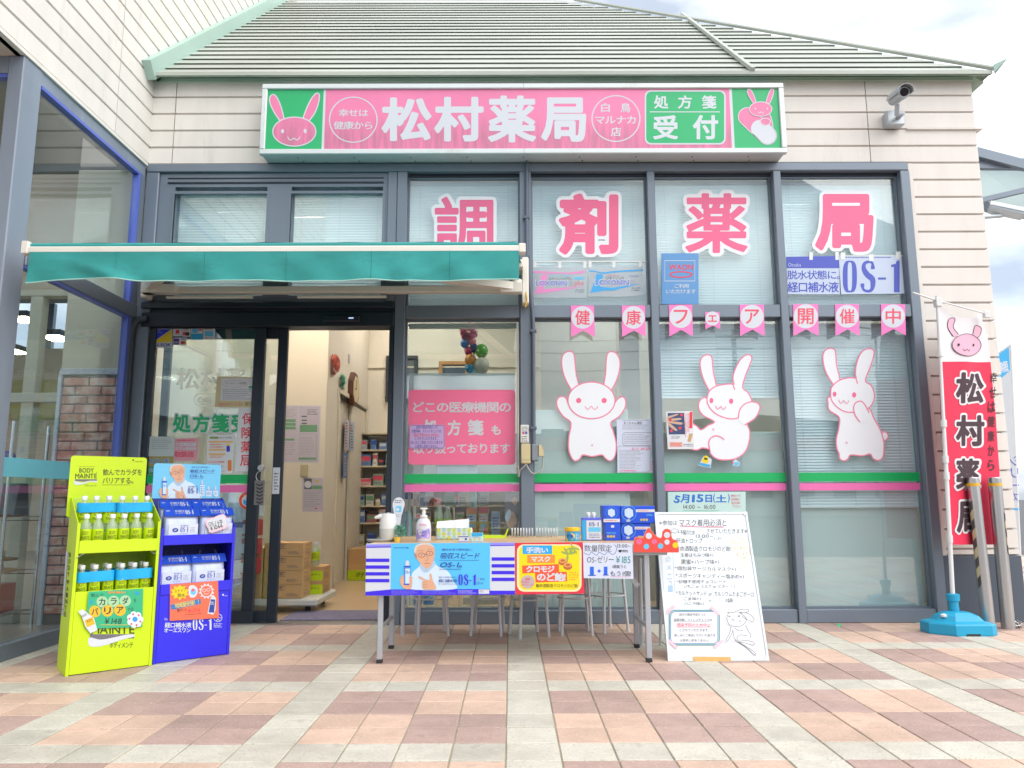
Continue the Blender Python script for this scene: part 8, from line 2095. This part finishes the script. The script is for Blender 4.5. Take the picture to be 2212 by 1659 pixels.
for i in range(26):
    c = np.array(onZ(2200 + random.uniform(-14, 22), 1355 + random.uniform(-3, 3))); z_ = 0.008 + random.uniform(0, 0.045)
    a, b = random.uniform(0, 3.14), random.uniform(-0.9, 0.9); e1 = np.array([math.cos(a), math.sin(a), b * 0.5]); e2 = np.array([-math.sin(a) * math.cos(b), math.cos(a) * math.cos(b), math.sin(b)])
    part('link', MB().tube([tuple(np.array([c[0], c[1], z_]) + e1 * 0.02 * math.cos(w) + e2 * 0.012 * math.sin(w)) for w in np.linspace(0, 2 * math.pi, 10, endpoint=False)], 0.0035, 5, True), STEEL, t)
# the farther banner beyond the corner
yq = 1.6
t = thing('banner_flag', 'white banner with blue head beyond the end wall corner, lettering seen reversed', 'banner flag', (float(onY(2190, 1300, yq)[0]), yq, 0))
q0, q1 = np.array(onY(2207, 1290, yq)), np.array(onY(2183, 745, yq)); q0[2] = 0.0
part('pole', MB().tube([tuple(q0), tuple(q1)], 0.014, 10), WPOLE, t)
part('cross_arm', MB().tube([uy(2140, 770, yq), uy(2230, 735, yq)], 0.008, 6), WPOLE, t)
fm2 = u_map((0, yq - 0.01, 0), YG)
GRC = mat('banner_grey_cloth', 'b9bfc6', rough=0.8, var=0.04)
part('cloth', sheet('c', GRC, fm2, [(2150, 765), (2180, 745), (2184, 800), (2192, 930), (2204, 1200), (2212, 1290), (2206, 1290), (2170, 1285)], 0.003), GRC, t)
pr = Print(fm2, 0.002); pr.poly(CYAN, [(2152, 768), (2179, 750), (2182, 800), (2154, 825)], 0); pr.text(WVIN, '頭痛', 2178, 780, 2158, 805, 1, 0.02, rot=-10)
for i, ch in enumerate('シリーズ'): pr.text(VB, ch, 2198 + i * 1.5, 985 + i * 26, 2182 + i * 1.5, 1006 + i * 26, 1)
pr.rect(CYAN, 2188, 1098, 2203, 1102, 1); pr.done(t)
# broken bit of green on the paving by the shop front
p_ = onZ(1813, 1353); solo('plastic_scrap', MB().add([(p_[0] - 0.015, p_[1], 0.001), (p_[0] + 0.014, p_[1] - 0.004, 0.001), (p_[0] + 0.01, p_[1] + 0.005, 0.02), (p_[0] - 0.01, p_[1] + 0.01, 0.018)], [(0, 1, 2, 3), (3, 2, 1, 0)]), GREENS, 'tiny green plastic scrap against the shop front', 'scrap')

# ------------------------------------------------------------------ inside the shop, seen through the doorway and the first pane
MATT = mat('purple_grey_mat', '77728a', rough=0.95, var=0.25, vscale=60, bump=0.8, bscale=200, world_space=True)
solo('door_mat', MB().cbox(-1.86, -0.98, 0.14, 0.64, 0.0085, 0.022, 0.005), MATT, 'purple grey entrance mat inside the open doorway', 'mat')
YP = 1.889
cm = crop_map(630, 740, 330 / 1369, (0, YP, 0), YG)
LILP = mat('pale_lilac_sheet', 'b9b3c4', rough=0.6, var=0.03); PGR = mat('print_green', '6f9f7c', var=0.02)
t, pr = poster('wall_notice', 'large laminated price notice with green tables on the wall inside the doorway', 'notice', mat('laminate', 'b9c2cc', rough=0.3, var=0.02), cm, [(20, 812), (462, 815), (440, 1362), (0, 1358)])
pr.poly(LILP, [(120, 820), (240, 820), (236, 1350), (100, 1348)], 1); pr.poly(LILP, [(252, 820), (452, 822), (432, 1350), (240, 1350)], 1)
for y in (945, 980, 1015): pr.rect(PGR, 110, y, 218, y + 28, 2)
pr.rect(PGR, 108, 1130, 205, 1150, 2); pr.rect(PGR, 258, 1000, 425, 1068, 2); pr.line(PGR, rc(248, 1085, 415, 1340), 4, 2, True); pr.rect(PGR, 248, 1312, 412, 1332, 2)
for y in (912, 950, 980): pr.rect(INKG, 275, y, 325, y + 12, 2)
pr.scribble(INKG, 328, 848, 440, 905, 4, 2); pr.scribble(INKL, 260, 1110, 405, 1290, 12, 2); pr.scribble(INKL, 122, 845, 225, 930, 5, 2); pr.scribble(INKL, 112, 1165, 215, 1290, 6, 2); pr.done(t)
t, pr = poster('wall_notice', 'small white certificate with two coloured seals low on the wall inside the doorway', 'notice', LILP, cm, rc(282, 1508, 480, 1830))
pr.rect(INKG, 300, 1515, 372, 1615, 1); pr.disc(WVIN, 336, 1570, 34, layer=2); pr.rect(PGR, 375, 1580, 470, 1615, 1); pr.disc(YEL, 422, 1540, 14, layer=1, n=12); pr.scribble(INKL, 300, 1640, 460, 1790, 7); pr.rect(RED, 400, 1795, 425, 1805, 1); pr.done(t)
a, b = cm(np.array([[270, 1382], [335, 1495]]), 0)
solo('wall_panel', MB().cbox(a[0], b[0], YP - 0.012, YP, b[2], a[2], 0.003), mat('olive_beige', 'aba486', rough=0.5), 'small olive beige switch panel under the laminated wall notice', 'switch panel')
# decorations on the side wall
XWL = -1.973
def wp_(x, y): return onX((630 + x * 330 / 1369) * 0.935702, (740 + y * 330 / 1369) * 0.935702, XWL)
for (x, y, r_, c, lab) in ((568, 420, 0.12, 'e8a094', 'coral paper pompom high on the wall inside the doorway'), (646, 580, 0.09, 'a8d8c4', 'mint paper pompom on the wall beside the octagonal clock')):
    c0 = wp_(x, y); mb = MB()
    for i in range(70):
        a, e = random.uniform(0, 6.28), random.uniform(0, 1.5); d = Vector((math.cos(e) * 0.6, math.sin(e) * math.cos(a), math.sin(e) * math.sin(a))); p_ = Vector(c0) + Vector((0.002, 0, 0)) + d * r_
        s_ = Vector((0, -math.sin(a), math.cos(a))) * r_ * 0.28; u_ = d.cross(s_).normalized() * r_ * 0.28
        mb.add([Vector(c0) + d * 0.02 + Vector((0.002, 0, 0)), p_ - s_, p_ + u_ * 0.5 + d * 0.01, p_ + s_], [(0, 1, 2, 3)])
    solo('paper_pompom', mb, mat('tissue_' + c, c, rough=0.9, var=0.15, vscale=12), lab, 'pompom')
c0 = wp_(752, 660)
t = thing('wall_clock', 'dark wooden octagonal wall clock over the inner sliding door', 'clock', (XWL, c0[1], c0[2] - 0.25))
def octx(r_, x0, x1, m, nm):
    pts = [(c0[1] + r_ * 1.0 * math.cos(R(22.5 + 45 * i)), c0[2] + r_ * math.sin(R(22.5 + 45 * i))) for i in range(8)]
    return part(nm, MB().prism(pts, 0, x0, x1), m, t)
WD = mat('dark_wood', '5a3426', rough=0.4, var=0.15, vscale=8)
octx(0.22, XWL, XWL + 0.05, WD, 'case'); octx(0.198, XWL + 0.0505, XWL + 0.058, WD, 'rim'); octx(0.17, XWL + 0.0585, XWL + 0.060, mat('clock_face', 'cdbf9a', rough=0.5), 'face')
part('hand', MB().box(XWL + 0.0605, XWL + 0.063, c0[1] - 0.006, c0[1] + 0.006, c0[2], c0[2] + 0.12).box(XWL + 0.0635, XWL + 0.066, c0[1] - 0.08, c0[1], c0[2] - 0.007, c0[2] + 0.007), INK, t)
for (x, y, s_, m, lab) in ((672, 680, 0.09, mat('brown_card', '8a5f4a', var=0.3, vscale=40), 'small brown patterned card beside the clock'), (808, 690, 0.13, mat('card_blue_grey', '8396a5', var=0.3, vscale=25), 'small blue grey figure card right of the clock'), (728, 368, 0.08, mat('card_lavender', 'a39fae', var=0.2, vscale=30), 'tiny lavender decoration above the clock')):
    p_ = wp_(x, y); solo('wall_card', MB().cbox(XWL, XWL + 0.006, p_[1] - s_ / 2, p_[1] + s_ / 2, p_[2] - s_ * 0.7, p_[2] + s_ * 0.7, 0.002), m, lab, 'card')
cmx = crop_map(630, 740, 330 / 1369, (-1.979, 0, 0), (1, 0, 0))
for (pts, m, lab) in (([(690, 942), (735, 960), (728, 1245), (683, 1240)], LILP, 'printed sheet on the inner sliding door, nearer its edge'), ([(742, 965), (782, 980), (773, 1255), (735, 1248)], mat('pale_blue_sheet', 'a3b5c9', var=0.03), 'pale blue printed sheet on the inner sliding door'), ([(680, 1265), (716, 1275), (705, 1510), (670, 1508)], mat('blue_sheet', '5d80b8', var=0.05), 'blue vertical strip notice low on the inner sliding door')):
    t, pr = poster('door_notice', lab, 'notice', m, cmx, pts); x0_ = pts[0][0]; y0_ = pts[0][1]
    pr.scribble(INKG if 'strip' not in lab else WVIN, x0_ + 3, y0_ + 25, x0_ + 28, pts[2][1] - 25, 9); pr.scribble(ORG, x0_ + 2, y0_ + 50, x0_ + 26, y0_ + 90, 2, 2); pr.done(t)
# framed pictures on the back wall
a, b = uy(834, 768, 4.15), uy(901, 866, 4.15)
t = thing('framed_picture', 'dark framed picture on the back wall, half behind the door jamb', 'picture', (a[0] + 0.1, 4.19, b[2]))
for q in ((a[0], b[0], a[2] - 0.05, a[2]), (a[0], b[0], b[2], b[2] + 0.05), (a[0], a[0] + 0.05, b[2] + 0.0505, a[2] - 0.0505), (b[0] - 0.05, b[0], b[2] + 0.0505, a[2] - 0.0505)): part('frame_bar', MB().cbox(q[0], q[1], 4.15, 4.198, q[2], q[3]), BLACK, t)
part('print', MB().box(a[0] + 0.05, b[0] - 0.05, 4.18, 4.197, b[2] + 0.0505, a[2] - 0.0505), mat('dim_print', '4a5058', rough=0.3, var=0.35, vscale=6), t)
a, b = uy(948, 780, 4.15), uy(1012, 900, 4.15)
t = thing('framed_picture', 'wood framed dark board on the back wall below the balloons', 'picture', (a[0] + 0.1, 4.19, b[2]))
for q in ((a[0], b[0], a[2] - 0.05, a[2]), (a[0], a[0] + 0.05, b[2], a[2] - 0.0505), (b[0] - 0.05, b[0], b[2], a[2] - 0.0505)): part('frame_bar', MB().cbox(q[0], q[1], 4.15, 4.198, q[2], q[3]), mat('honey_wood', 'b0824e', rough=0.5, var=0.1), t)
part('print', MB().box(a[0] + 0.05, b[0] - 0.05, 4.18, 4.197, b[2], a[2] - 0.0505), mat('slate_print', '3d4a5c', rough=0.3, var=0.1), t)
# shelf unit on the back wall with medicine
YS = 3.88
SHW = mat('ivory_shelf', 'c2b89f', rough=0.6, var=0.03)
xs0 = uy(776, 1000, YS)[0]; xs1 = 0.25
zs = [uy(800, v, YS)[2] for v in (935, 971, 1006, 1049, 1092, 1129, 1178)]
t = thing('shelf_unit', 'ivory wall shelves of medicine boxes against the back wall', 'shelves', ((xs0 + xs1) / 2, 4.04, 0.009))
part('side_panel', MB().box(xs0 - 0.03, xs0, YS, 4.198, 0.009, zs[0] + 0.02), SHW, t); part('side_panel', MB().box(xs1, xs1 + 0.03, YS, 4.198, 0.009, zs[0] + 0.02), SHW, t); part('side_panel', MB().box(-0.75, -0.73, YS, 4.17, 0.009, zs[0] - 0.01), SHW, t)
for z in zs + [0.1]: part('shelf', MB().cbox(xs0 + 0.0005, xs1 - 0.0005, YS, 4.19, z - 0.022, z, 0.003), SHW, t)
GC = [('b0b7be', 'pale grey'), ('5f83b8', 'blue'), ('c9a0a0', 'pale pink'), ('b06a6a', 'dull red'), ('c9b98a', 'cream yellow'), ('8fb0a0', 'sea green'), ('d0cfc8', 'white'), ('4a4a52', 'black')]
SHN = ['top', 'top', 'second', 'third', 'fourth', 'fifth', 'lowest']
for k in range(1, 7):
    x = xs0 + 0.02; n = 0; hmax = zs[k - 1] - zs[k] - 0.045
    while x < xs1 - 0.12 and n < 12:
        if -0.88 < x < -0.722: x = -0.72; continue
        w_ = random.uniform(0.05, 0.14); h_ = min(hmax, random.uniform(0.08, 0.2)); c, cn = random.choice(GC)
        nm = ['first', 'second', 'third', 'fourth', 'fifth', 'sixth', 'seventh', 'eighth', 'ninth', 'tenth', 'eleventh', 'twelfth'][n]
        mb = MB().cbox(x, x + w_, YS + 0.03, YS + 0.13, zs[k] + 0.0005, zs[k] + h_, 0.003)
        o_ = solo('medicine_box', mb, mat('carton_' + c, c, rough=0.45, var=0.06, rnd=0.1), f'{cn} medicine box, {nm} from the inner door on the {SHN[k]} ivory shelf', 'medicine box', 'medicine boxes on the back shelves')
        pr = Print(flat_map((x, YS + 0.0295, zs[k] + h_), (1, 0, 0), (0, 0, 1))); pr.rect(random.choice([WVIN, ROSE, NAVY, PGR]), 0.006, h_ * 0.15, w_ - 0.006, h_ * random.uniform(0.4, 0.6), 1); pr.scribble(INKG, 0.008, h_ * 0.68, w_ - 0.008, h_ * 0.9, 2, 1); pr.done(o_)
        x += w_ + random.uniform(0.004, 0.05); n += 1
solo('wicker_basket', MB().lathe([(0.16, 0), (0.2, 0.09), (0.19, 0.1), (0.15, 0.015), (0.001, 0.012)], xs0 + 0.42, YS + 0.02, zs[4] + 0.001, 20, 1, 0.6), mat('wicker', 'a5793f', rough=0.85, var=0.3, vscale=40, bump=0.8, bscale=90), 'tan wicker basket on the fourth shelf of the ivory unit', 'basket') if False else None
# cartons on a trolley just inside the fixed leaf
CARD = mat('cardboard', 'bf9a6a', rough=0.8, var=0.06, vscale=4, rnd=0.05)
CARDL = mat('carton_tape', 'c2a06c', rough=0.4, var=0.05)
t = thing('hand_trolley', 'low white platform trolley under a stack of cartons inside the doorway', 'trolley', (-2.05, 0.85, 0.009))
part('platform', MB().cbox(-2.55, -1.66, 0.52, 1.25, 0.07, 0.13, 0.012), mat('trolley_white', 'c6c5bd', rough=0.5, var=0.04), t)
for (x, y) in ((-2.45, 0.62), (-1.76, 0.62), (-2.45, 1.15), (-1.76, 1.15)): part('caster', MB().cyl((x - 0.015, y, 0.04), (x + 0.015, y, 0.04), 0.031, n=12), FOOT, t)
def carton(x0, x1, y0, y1, z0, z1, lab, lime=False):
    t = thing('carton', lab, 'carton', ((x0 + x1) / 2, (y0 + y1) / 2, z0), group='brown cartons stacked on the trolley')
    part('box', MB().cbox(x0, x1, y0, y1, z0, z1, 0.004), CARD, t)
    pr = Print(flat_map((x0, y0 - 0.0002, z1), (1, 0, 0), (0, 0, 1))); w, h = x1 - x0, z1 - z0
    if lime: pr.rect(LIME, w * 0.45, h * 0.3, w, h, 1); pr.text(DKOL, 'ボディ', w * 0.55, h * 0.5, w * 0.9, h * 0.65, 2, 0.01)
    else:
        pr.line(INKG, rc(w * 0.1, h * 0.12, w * 0.55, h * 0.4), 0.004, 1, True); pr.text(INKG, '大塚製薬', w * 0.14, h * 0.18, w * 0.5, h * 0.32, 1); pr.line(INKG, arc(w * 0.3, h * 0.66, 0.03, n=16), 0.004, 1, True); pr.scribble(INKG, w * 0.6, h * 0.6, w * 0.9, h * 0.85, 3)
    pr.rect(CARDL, 0.0, h * 0.0, w, h * 0.06, 1); pr.done(t)
    pr = Print(flat_map((x1 + 0.0002, y0, z1), (0, 1, 0), (0, 0, 1))); d = y1 - y0; pr.line(INKG, rc(d * 0.15, h * 0.2, d * 0.6, h * 0.5), 0.004, 1, True); pr.scribble(INKG, d * 0.2, h * 0.6, d * 0.8, h * 0.85, 2); pr.done(t)
z = 0.131
for i, nm in enumerate(('lowest', 'second', 'third', 'topmost')): carton(-2.14, -1.80, 0.56, 0.84, z, z + 0.117, f'brown carton on the trolley, {nm} of the tall stack beside the doorway'); z += 0.1175
z = 0.131
for i, nm in enumerate(('lowest', 'second', 'topmost')): carton(-2.52, -2.15, 0.56, 0.84, z, z + 0.14, f'brown carton behind the fixed door leaf, {nm} of its stack'); z += 0.1405
z = 0.131
for i, nm in enumerate(('lower', 'upper')): carton(-1.94, -1.70, 0.86, 1.16, z, z + 0.12, f'brown and lime carton behind the tall stack, {nm} one', True); z += 0.1205
for i in range(4): dup(BOT, (-1.87 + (i % 2) * 0.072, 0.92 + (i // 2) * 0.08, z + 0.001), R(10), f'drink bottle standing on the lime carton inside the doorway, {["front, beside the stack", "front, towards the room", "rear, beside the stack", "rear, towards the room"][i]}', 'bottles on the lime carton')
# carton with lime band on the floor
a, b = uy(750, 1265, 3.2), uy(800, 1215, 3.2)
t = thing('floor_carton', 'brown and lime carton with black katakana on the tan floor by the inner door', 'carton', (a[0] + 0.25, 3.35, 0.009))
part('box', MB().cbox(a[0], a[0] + 0.5, 3.2, 3.55, 0.009, 0.38, 0.004), CARD, t)
pr = Print(flat_map((a[0], 3.1998, 0.38), (1, 0, 0), (0, 0, 1))); pr.rect(LIME, 0, 0.25, 0.5, 0.368, 1); pr.rect(CARDL, 0, 0.18, 0.5, 0.25, 1); pr.text(DKOL, 'ボディメンテ', 0.1, 0.275, 0.42, 0.335, 2, 0.02); pr.done(t)
# giant bottle and red display behind the fixed leaf
GB = mat('giant_bottle', 'a3bfd8', rough=0.25, var=0.05)
t = thing('giant_bottle', 'huge pale blue display bottle standing behind the fixed door leaf', 'display bottle', (-2.42, 0.42, 0.25))
part('stand', MB().cyl((-2.42, 0.42, 0.009), (-2.42, 0.42, 0.249), 0.05, n=14), STEEL, t)
part('body', MB().lathe([(0.11, 0), (0.135, 0.02), (0.135, 0.55), (0.10, 0.68), (0.055, 0.74), (0.055, 0.83), (0.03, 0.84)], -2.42, 0.42, 0.25, 24), GB, t)
part('label', MB().lathe([(0.1362, 0.05), (0.1365, 0.09), (0.1365, 0.50), (0.1362, 0.55)], -2.42, 0.42, 0.25, 24), WVIN, t)
for (za, zb) in ((0.03, 0.07), (0.49, 0.535), (0.22, 0.23)): part('band', MB().lathe([(0.1375, za), (0.1375, zb)], -2.42, 0.42, 0.25, 24), NAVY, t)
def fm(P_, d): a = -math.pi / 2 + 0.35 + (P_[:, 0] - 0.5) * 1.4; return np.stack([-2.42 + (0.137 + d) * np.cos(a), 0.42 + (0.137 + d) * np.sin(a), 0.25 + 0.5 * (1 - P_[:, 1]) + 0.02], -1)
pr = Print(fm, 0.001); os1(pr, NAVY, 0.2, 0.25, 0.8, 0.5); pr.text(NAVY, '経口補水液', 0.2, 0.14, 0.8, 0.21, 1); pr.scribble(NAVY, 0.15, 0.62, 0.85, 0.9, 7); pr.done(t)
t = thing('red_display', 'red and white printed display of small boxes behind the fixed door leaf', 'display', (-2.22, 0.5, 0.35))
for k in range(4):
    z = 0.35 + k * 0.16
    c_ = part('display_tray', MB().cbox(-2.30, -2.155, 0.40, 0.54, z, z + 0.135, 0.003), mat('display_red', 'b23a40', rough=0.4, var=0.06) if k < 3 else WVIN, t)
    pr = Print(flat_map((-2.30, 0.3998, z + 0.135), (1, 0, 0), (0, 0, 1))); pr.rect(WVIN, 0.01, 0.04, 0.07, 0.12, 1); pr.scribble(INK, 0.08, 0.05, 0.14, 0.12, 4, 1)
    for mm, mb in pr.d.items(): part('print', mb, mm, c_)
# wire rack and goods behind the first pane
RKW = mat('white_wire', 'd0cdc2', rough=0.4, var=0)
YR = 0.34
zR = [uy(1000, 1160, YR)[2], uy(1000, 1323, YR)[2]]
t = thing('wire_rack', 'white wire rack of goods right behind the first pane', 'rack', (-0.4, YR + 0.15, 0.009))
for (x, y) in ((-0.86, YR), (0.03, YR), (-0.86, YR + 0.36), (0.03, YR + 0.36)): part('post', MB().cyl((x, y, 0.009), (x, y, 1.5), 0.013, n=9), RKW, t)
for z in (zR[0], max(zR[1], 0.09), 1.08):
    mb = MB()
    for dz in (0, -0.035): mb.cyl((-0.86, YR - 0.006, z + dz), (0.03, YR - 0.006, z + dz), 0.004, n=6)
    for i in range(13): x = -0.86 + i * 0.0685; mb.cyl((x, YR - 0.006, z - 0.035), (x + 0.034, YR - 0.006, z), 0.003, n=5).cyl((x + 0.034, YR - 0.006, z), (x + 0.0685, YR - 0.006, z - 0.035), 0.003, n=5)
    for i in range(24): mb.cyl((-0.85 + i * 0.038, YR, z + 0.003), (-0.85 + i * 0.038, YR + 0.36, z + 0.003), 0.0022, n=4)
    part('shelf', mb, RKW, t)
zg = zR[0] + 0.006
Yg = YR + 0.08
def ux(u): return float(onY(u, 1120, Yg)[0])
def gz(v): return float(onY(1000, v, Yg)[2])
pump('tall pale blue pump bottle behind the glass, over the soap dispenser', ux(878), Yg, gz(1083) - zg, 0.052, mat('aqua_liquid', '7fb9cc', rough=0.2, var=0.03), None, zg, 0.6)
big = None
for (u, lab) in ((949, 'larger lime labelled drink bottle behind the glass over the tissue pack'), (967, 'second larger lime labelled drink bottle behind the glass, beside the gold boxes')):
    t = thing('drink_bottle', lab, 'bottle', (ux(u), Yg, zg), 0, 'lime labelled bottles behind the glass'); bottle_parts(t, gz(1093) - zg, 0.036, BODYP, LIME, (('BODY', (0.22, 0.16, 0.82, 0.42)), ('MAINTE', (0.08, 0.5, 0.92, 0.76))), DKOL, (0.3, 0.56))
def d5(c1, c2):
    def f(pr, w, h): pr.rect(c1, 0, 0, w, h * 0.2, 1); pr.rect(WVIN, w * 0.08, h * 0.24, w * 0.92, h * 0.5, 1); pr.scribble(c2, w * 0.12, h * 0.27, w * 0.88, h * 0.47, 2, 2); pr.disc(SKYB, w * 0.5, h * 0.72, w * 0.3, h * 0.16, 1, 14); pr.disc(c1, w * 0.65, h * 0.78, w * 0.18, h * 0.1, 2, 12)
    return f
def box_at(name, lab, u0, u1, v0, v1, Y_, m, deco, cat='box', z0=None, dep=0.06, group=None):
    xa, xb = float(onY(u0, v1, Y_)[0]), float(onY(u1, v1, Y_)[0]); z0 = zg if z0 is None else z0; z1 = float(onY(1000, v0, Y_)[2])
    t = thing(name, lab, cat, ((xa + xb) / 2, Y_, z0), group=group); part('box', MB().cbox(xa, xb, Y_, Y_ + dep, z0, z1, 0.003), m, t)
    pr = Print(flat_map((xa, Y_ - 0.0002, z1), (1, 0, 0), (0, 0, 1))); deco(pr, xb - xa, z1 - z0); pr.done(t); return t
GOLD = mat('gold_box', 'c9a24a', rough=0.45, var=0.06)
box_at('snack_box', 'gold and blue upright box behind the glass, right of the lime bottles', 1007, 1030, 1097, 1153, Yg, GOLD, d5(ORG, NAVY))
box_at('snack_box', 'gold and orange upright box behind the glass beside the silver pouch', 1034, 1055, 1096, 1153, Yg, GOLD, d5(RED, ORG))
box_at('pouch', 'silver blue upright pouch behind the glass, nearest the rack post', 1061, 1081, 1106, 1153, Yg, mat('silver_pouch', 'a9b6cc', rough=0.3, var=0.15, vscale=20), lambda p_, w, h: p_.scribble(NAVY, w * 0.15, h * 0.2, w * 0.85, h * 0.8, 5), 'pouch')
Yb = YR + 0.29; zb2 = 1.085
for (u0, u1, v0, m, lab) in ((892, 903, 1072, mat('carton_c9a0a0', 'c9a0a0'), 'pink carton on the upper rack shelf, nearest the door jamb'), (906, 918, 1068, mat('carton_5f83b8', '5f83b8'), 'blue topped carton on the upper rack shelf'), (922, 936, 1064, mat('carton_b06a6a', 'b06a6a'), 'tall dull red carton on the upper rack shelf'), (960, 985, 1062, mat('carton_8fb0a0', '8fb0a0'), 'green black card with cactus shape on the upper rack shelf'), (990, 1012, 1060, mat('carton_d0cfc8', 'd0cfc8'), 'white egg picture card on the upper rack shelf'), (1035, 1055, 1062, mat('carton_b0b7be', 'b0b7be'), 'pale grey device box on the upper rack shelf')):
    box_at('goods_box', lab, u0, u1, v0 - 6, 1083, Yb, m, lambda p_, w, h: (p_.rect(WVIN, w * 0.1, h * 0.1, w * 0.9, h * 0.4, 1), p_.scribble(INKG, w * 0.15, h * 0.5, w * 0.85, h * 0.9, 3)), z0=float(onY(1000, 1093, Yb)[2]), group='goods on the upper rack shelf')
zl = max(zR[1], 0.09) + 0.006
for (u0, u1, lab) in ((868, 884, 'blue refill pack low behind the glass, beside the door jamb'), (892, 910, 'blue refill pack low behind the glass, middle one'), (914, 936, 'blue refill pack low behind the glass, nearest the boxes')):
    box_at('refill_pack', lab, u0, u1, 1275, 1322, YR + 0.06, mat('refill_blue', '4f9cc9', rough=0.35, var=0.1, vscale=15), lambda p_, w, h: (p_.curve(WVIN, [(w * 0.2, h * 0.6), (w * 0.8, h * 0.35), (w * 0.7, h * 0.55)], 1), p_.scribble(NAVY, w * 0.15, h * 0.7, w * 0.85, h * 0.9, 2)), 'pack', zl, group='blue refill packs')
box_at('storage_basket', 'ivory plastic basket low behind the glass', 1000, 1078, 1290, 1322, YR + 0.08, mat('ivory_plastic', 'bdb39a', rough=0.5), lambda p_, w, h: [p_.rect(INKL, w * (0.06 + i * 0.06), h * (0.25 + j * 0.2), w * (0.09 + i * 0.06), h * (0.35 + j * 0.2), 1) for i in range(15) for j in range(3)], 'basket', zl, 0.2)
a, b = uy(1088, 1062, 0.10), uy(1118, 1143, 0.10)
t, pr = poster('photo_poster', 'photo poster of hands behind the first pane by the mullion', 'poster', mat('photo_grey', '7d6f74', rough=0.4, var=0.3, vscale=14), u_map((0, 0.1, 0), YG), rc(1090, 1064, 1120, 1148)); pr.curve(SKIN, [(1093, 1120), (1103, 1105), (1112, 1110), (1116, 1128), (1108, 1138), (1096, 1136)], 1); pr.curve(WVIN, [(1091, 1115), (1100, 1100), (1104, 1112), (1096, 1128)], 2); pr.curve(SKIN, [(1104, 1080), (1114, 1074), (1118, 1084), (1112, 1092)], 1); pr.done(t)
t, pr = poster('hanging_sheet', 'white sheet taped inside the first pane behind the green band', 'notice', mat('pale_sheet_blue', 'b7c5d3', rough=0.7, var=0.02), u_map((0, 0.09, 0), YG), rc(944, 1000, 1031, 1046)); pr.scribble(INKL, 1010, 1005, 1028, 1018, 3); pr.done(t)
# reflective clear sheet above the pink sign
t, pr = poster('vinyl_sheet', 'pale translucent sheet hung behind the pink sign', 'sheet', glassy('vinyl_sheet', (0.9, 0.94, 0.96), 1.4, haze=0.45, hazecol=(0.62, 0.7, 0.78)), u_map((0, 0.1, 0), YG), rc(874, 806, 1112, 1060))
# balloons
YBn = 0.95
def bal(u, v, r_, c, lab, sz=1.15, dots=True):
    p_ = np.array(onY(u, v, YBn)); t = thing('balloon', lab, 'balloon', tuple(p_ - np.array([0, 0, r_ * sz])), group='balloon cluster')
    part('skin', MB().ball(p_, r_, 18, 12, 1, 1, sz), mat('balloon_' + c, c, rough=0.18, var=0.02), t)
    part('knot', MB().lathe([(0.012, -0.02), (0.004, 0.0)], p_[0], p_[1], p_[2] - r_ * sz + 0.004, 8), mat('balloon_' + c, c), t)
    if dots:
        for i in range(16):
            a, e = i * 2.4, math.asin(-0.9 + 1.8 * i / 15)
            d = Vector((math.cos(a) * math.cos(e), math.sin(a) * math.cos(e), math.sin(e))); q = Vector(p_) + Vector((d.x, d.y, d.z * sz)) * r_ * 1.004
            e1 = d.cross(Vector((0, 0, 1))).normalized() * r_ * 0.13; e2 = d.cross(e1).normalized() * r_ * 0.13
            part('dot', MB().add([q + e1 * math.cos(w) + e2 * math.sin(w) + d * 0.001 for w in np.linspace(0, 2 * math.pi, 9, endpoint=False)], [tuple(range(9))]), WVIN, t)
bal(1040, 758, 0.062, '5fae3a', 'green dotted balloon, largest of the cluster in the first pane')
bal(1016, 778, 0.055, 'd98a2a', 'orange dotted balloon in the cluster'); bal(1015, 795, 0.048, '2f8fc4', 'bright blue dotted balloon lowest in the cluster', 1.0); bal(1004, 742, 0.042, '4f78b8', 'mid blue balloon beside the pink flower balloon', 1.1, False)
bal(1020, 738, 0.04, 'd96a80', 'pink dotted balloon under the flower balloon'); bal(1012, 758, 0.04, 'b8305a', 'crimson striped balloon in the middle of the cluster', 1.1, False); bal(1024, 752, 0.042, '4a3f80', 'violet balloon in the middle of the cluster', 1.1, False); bal(1040, 790, 0.075, 'c9c6b8', 'clear whitish balloon low in the cluster', 1.1, False)
p_ = np.array(onY(1012, 717, YBn)); mb = MB()
for i in range(110):
    a, e = random.uniform(0, 6.28), random.uniform(-1.5, 1.5); d = Vector((math.cos(a) * math.cos(e), math.sin(a) * math.cos(e), math.sin(e) * 0.9)); r_ = random.uniform(0.06, 0.1)
    s_ = d.cross(Vector((random.uniform(-1, 1), random.uniform(-1, 1), 1))).normalized() * 0.026; u_ = d.cross(s_).normalized() * 0.012
    mb.add([Vector(p_) + d * 0.02, Vector(p_) + d * r_ - s_, Vector(p_) + d * (r_ + 0.008) + u_, Vector(p_) + d * r_ + s_], [(0, 1, 2), (0, 2, 3)])
solo('paper_flower', mb, mat('pink_tissue', 'd97a9c', rough=0.8, var=0.15, vscale=20), 'ruffled pink paper flower on top of the balloon cluster', 'paper flower')
t = thing('balloon_stand', 'pale blue post carrying the balloon cluster', 'stand', (float(onY(1024, 900, YBn)[0]), YBn, 0.009)); part('post', MB().cyl((float(onY(1024, 900, YBn)[0]), YBn, 0.009), (float(onY(1024, 800, YBn)[0]), YBn, float(onY(1024, 790, YBn)[2])), 0.03, n=14), mat('pale_blue_post', '9cc3cf', rough=0.4), t)

# the text scene was only a drawing aid
bpy.data.objects.remove(_to); bpy.data.scenes.remove(_ts)
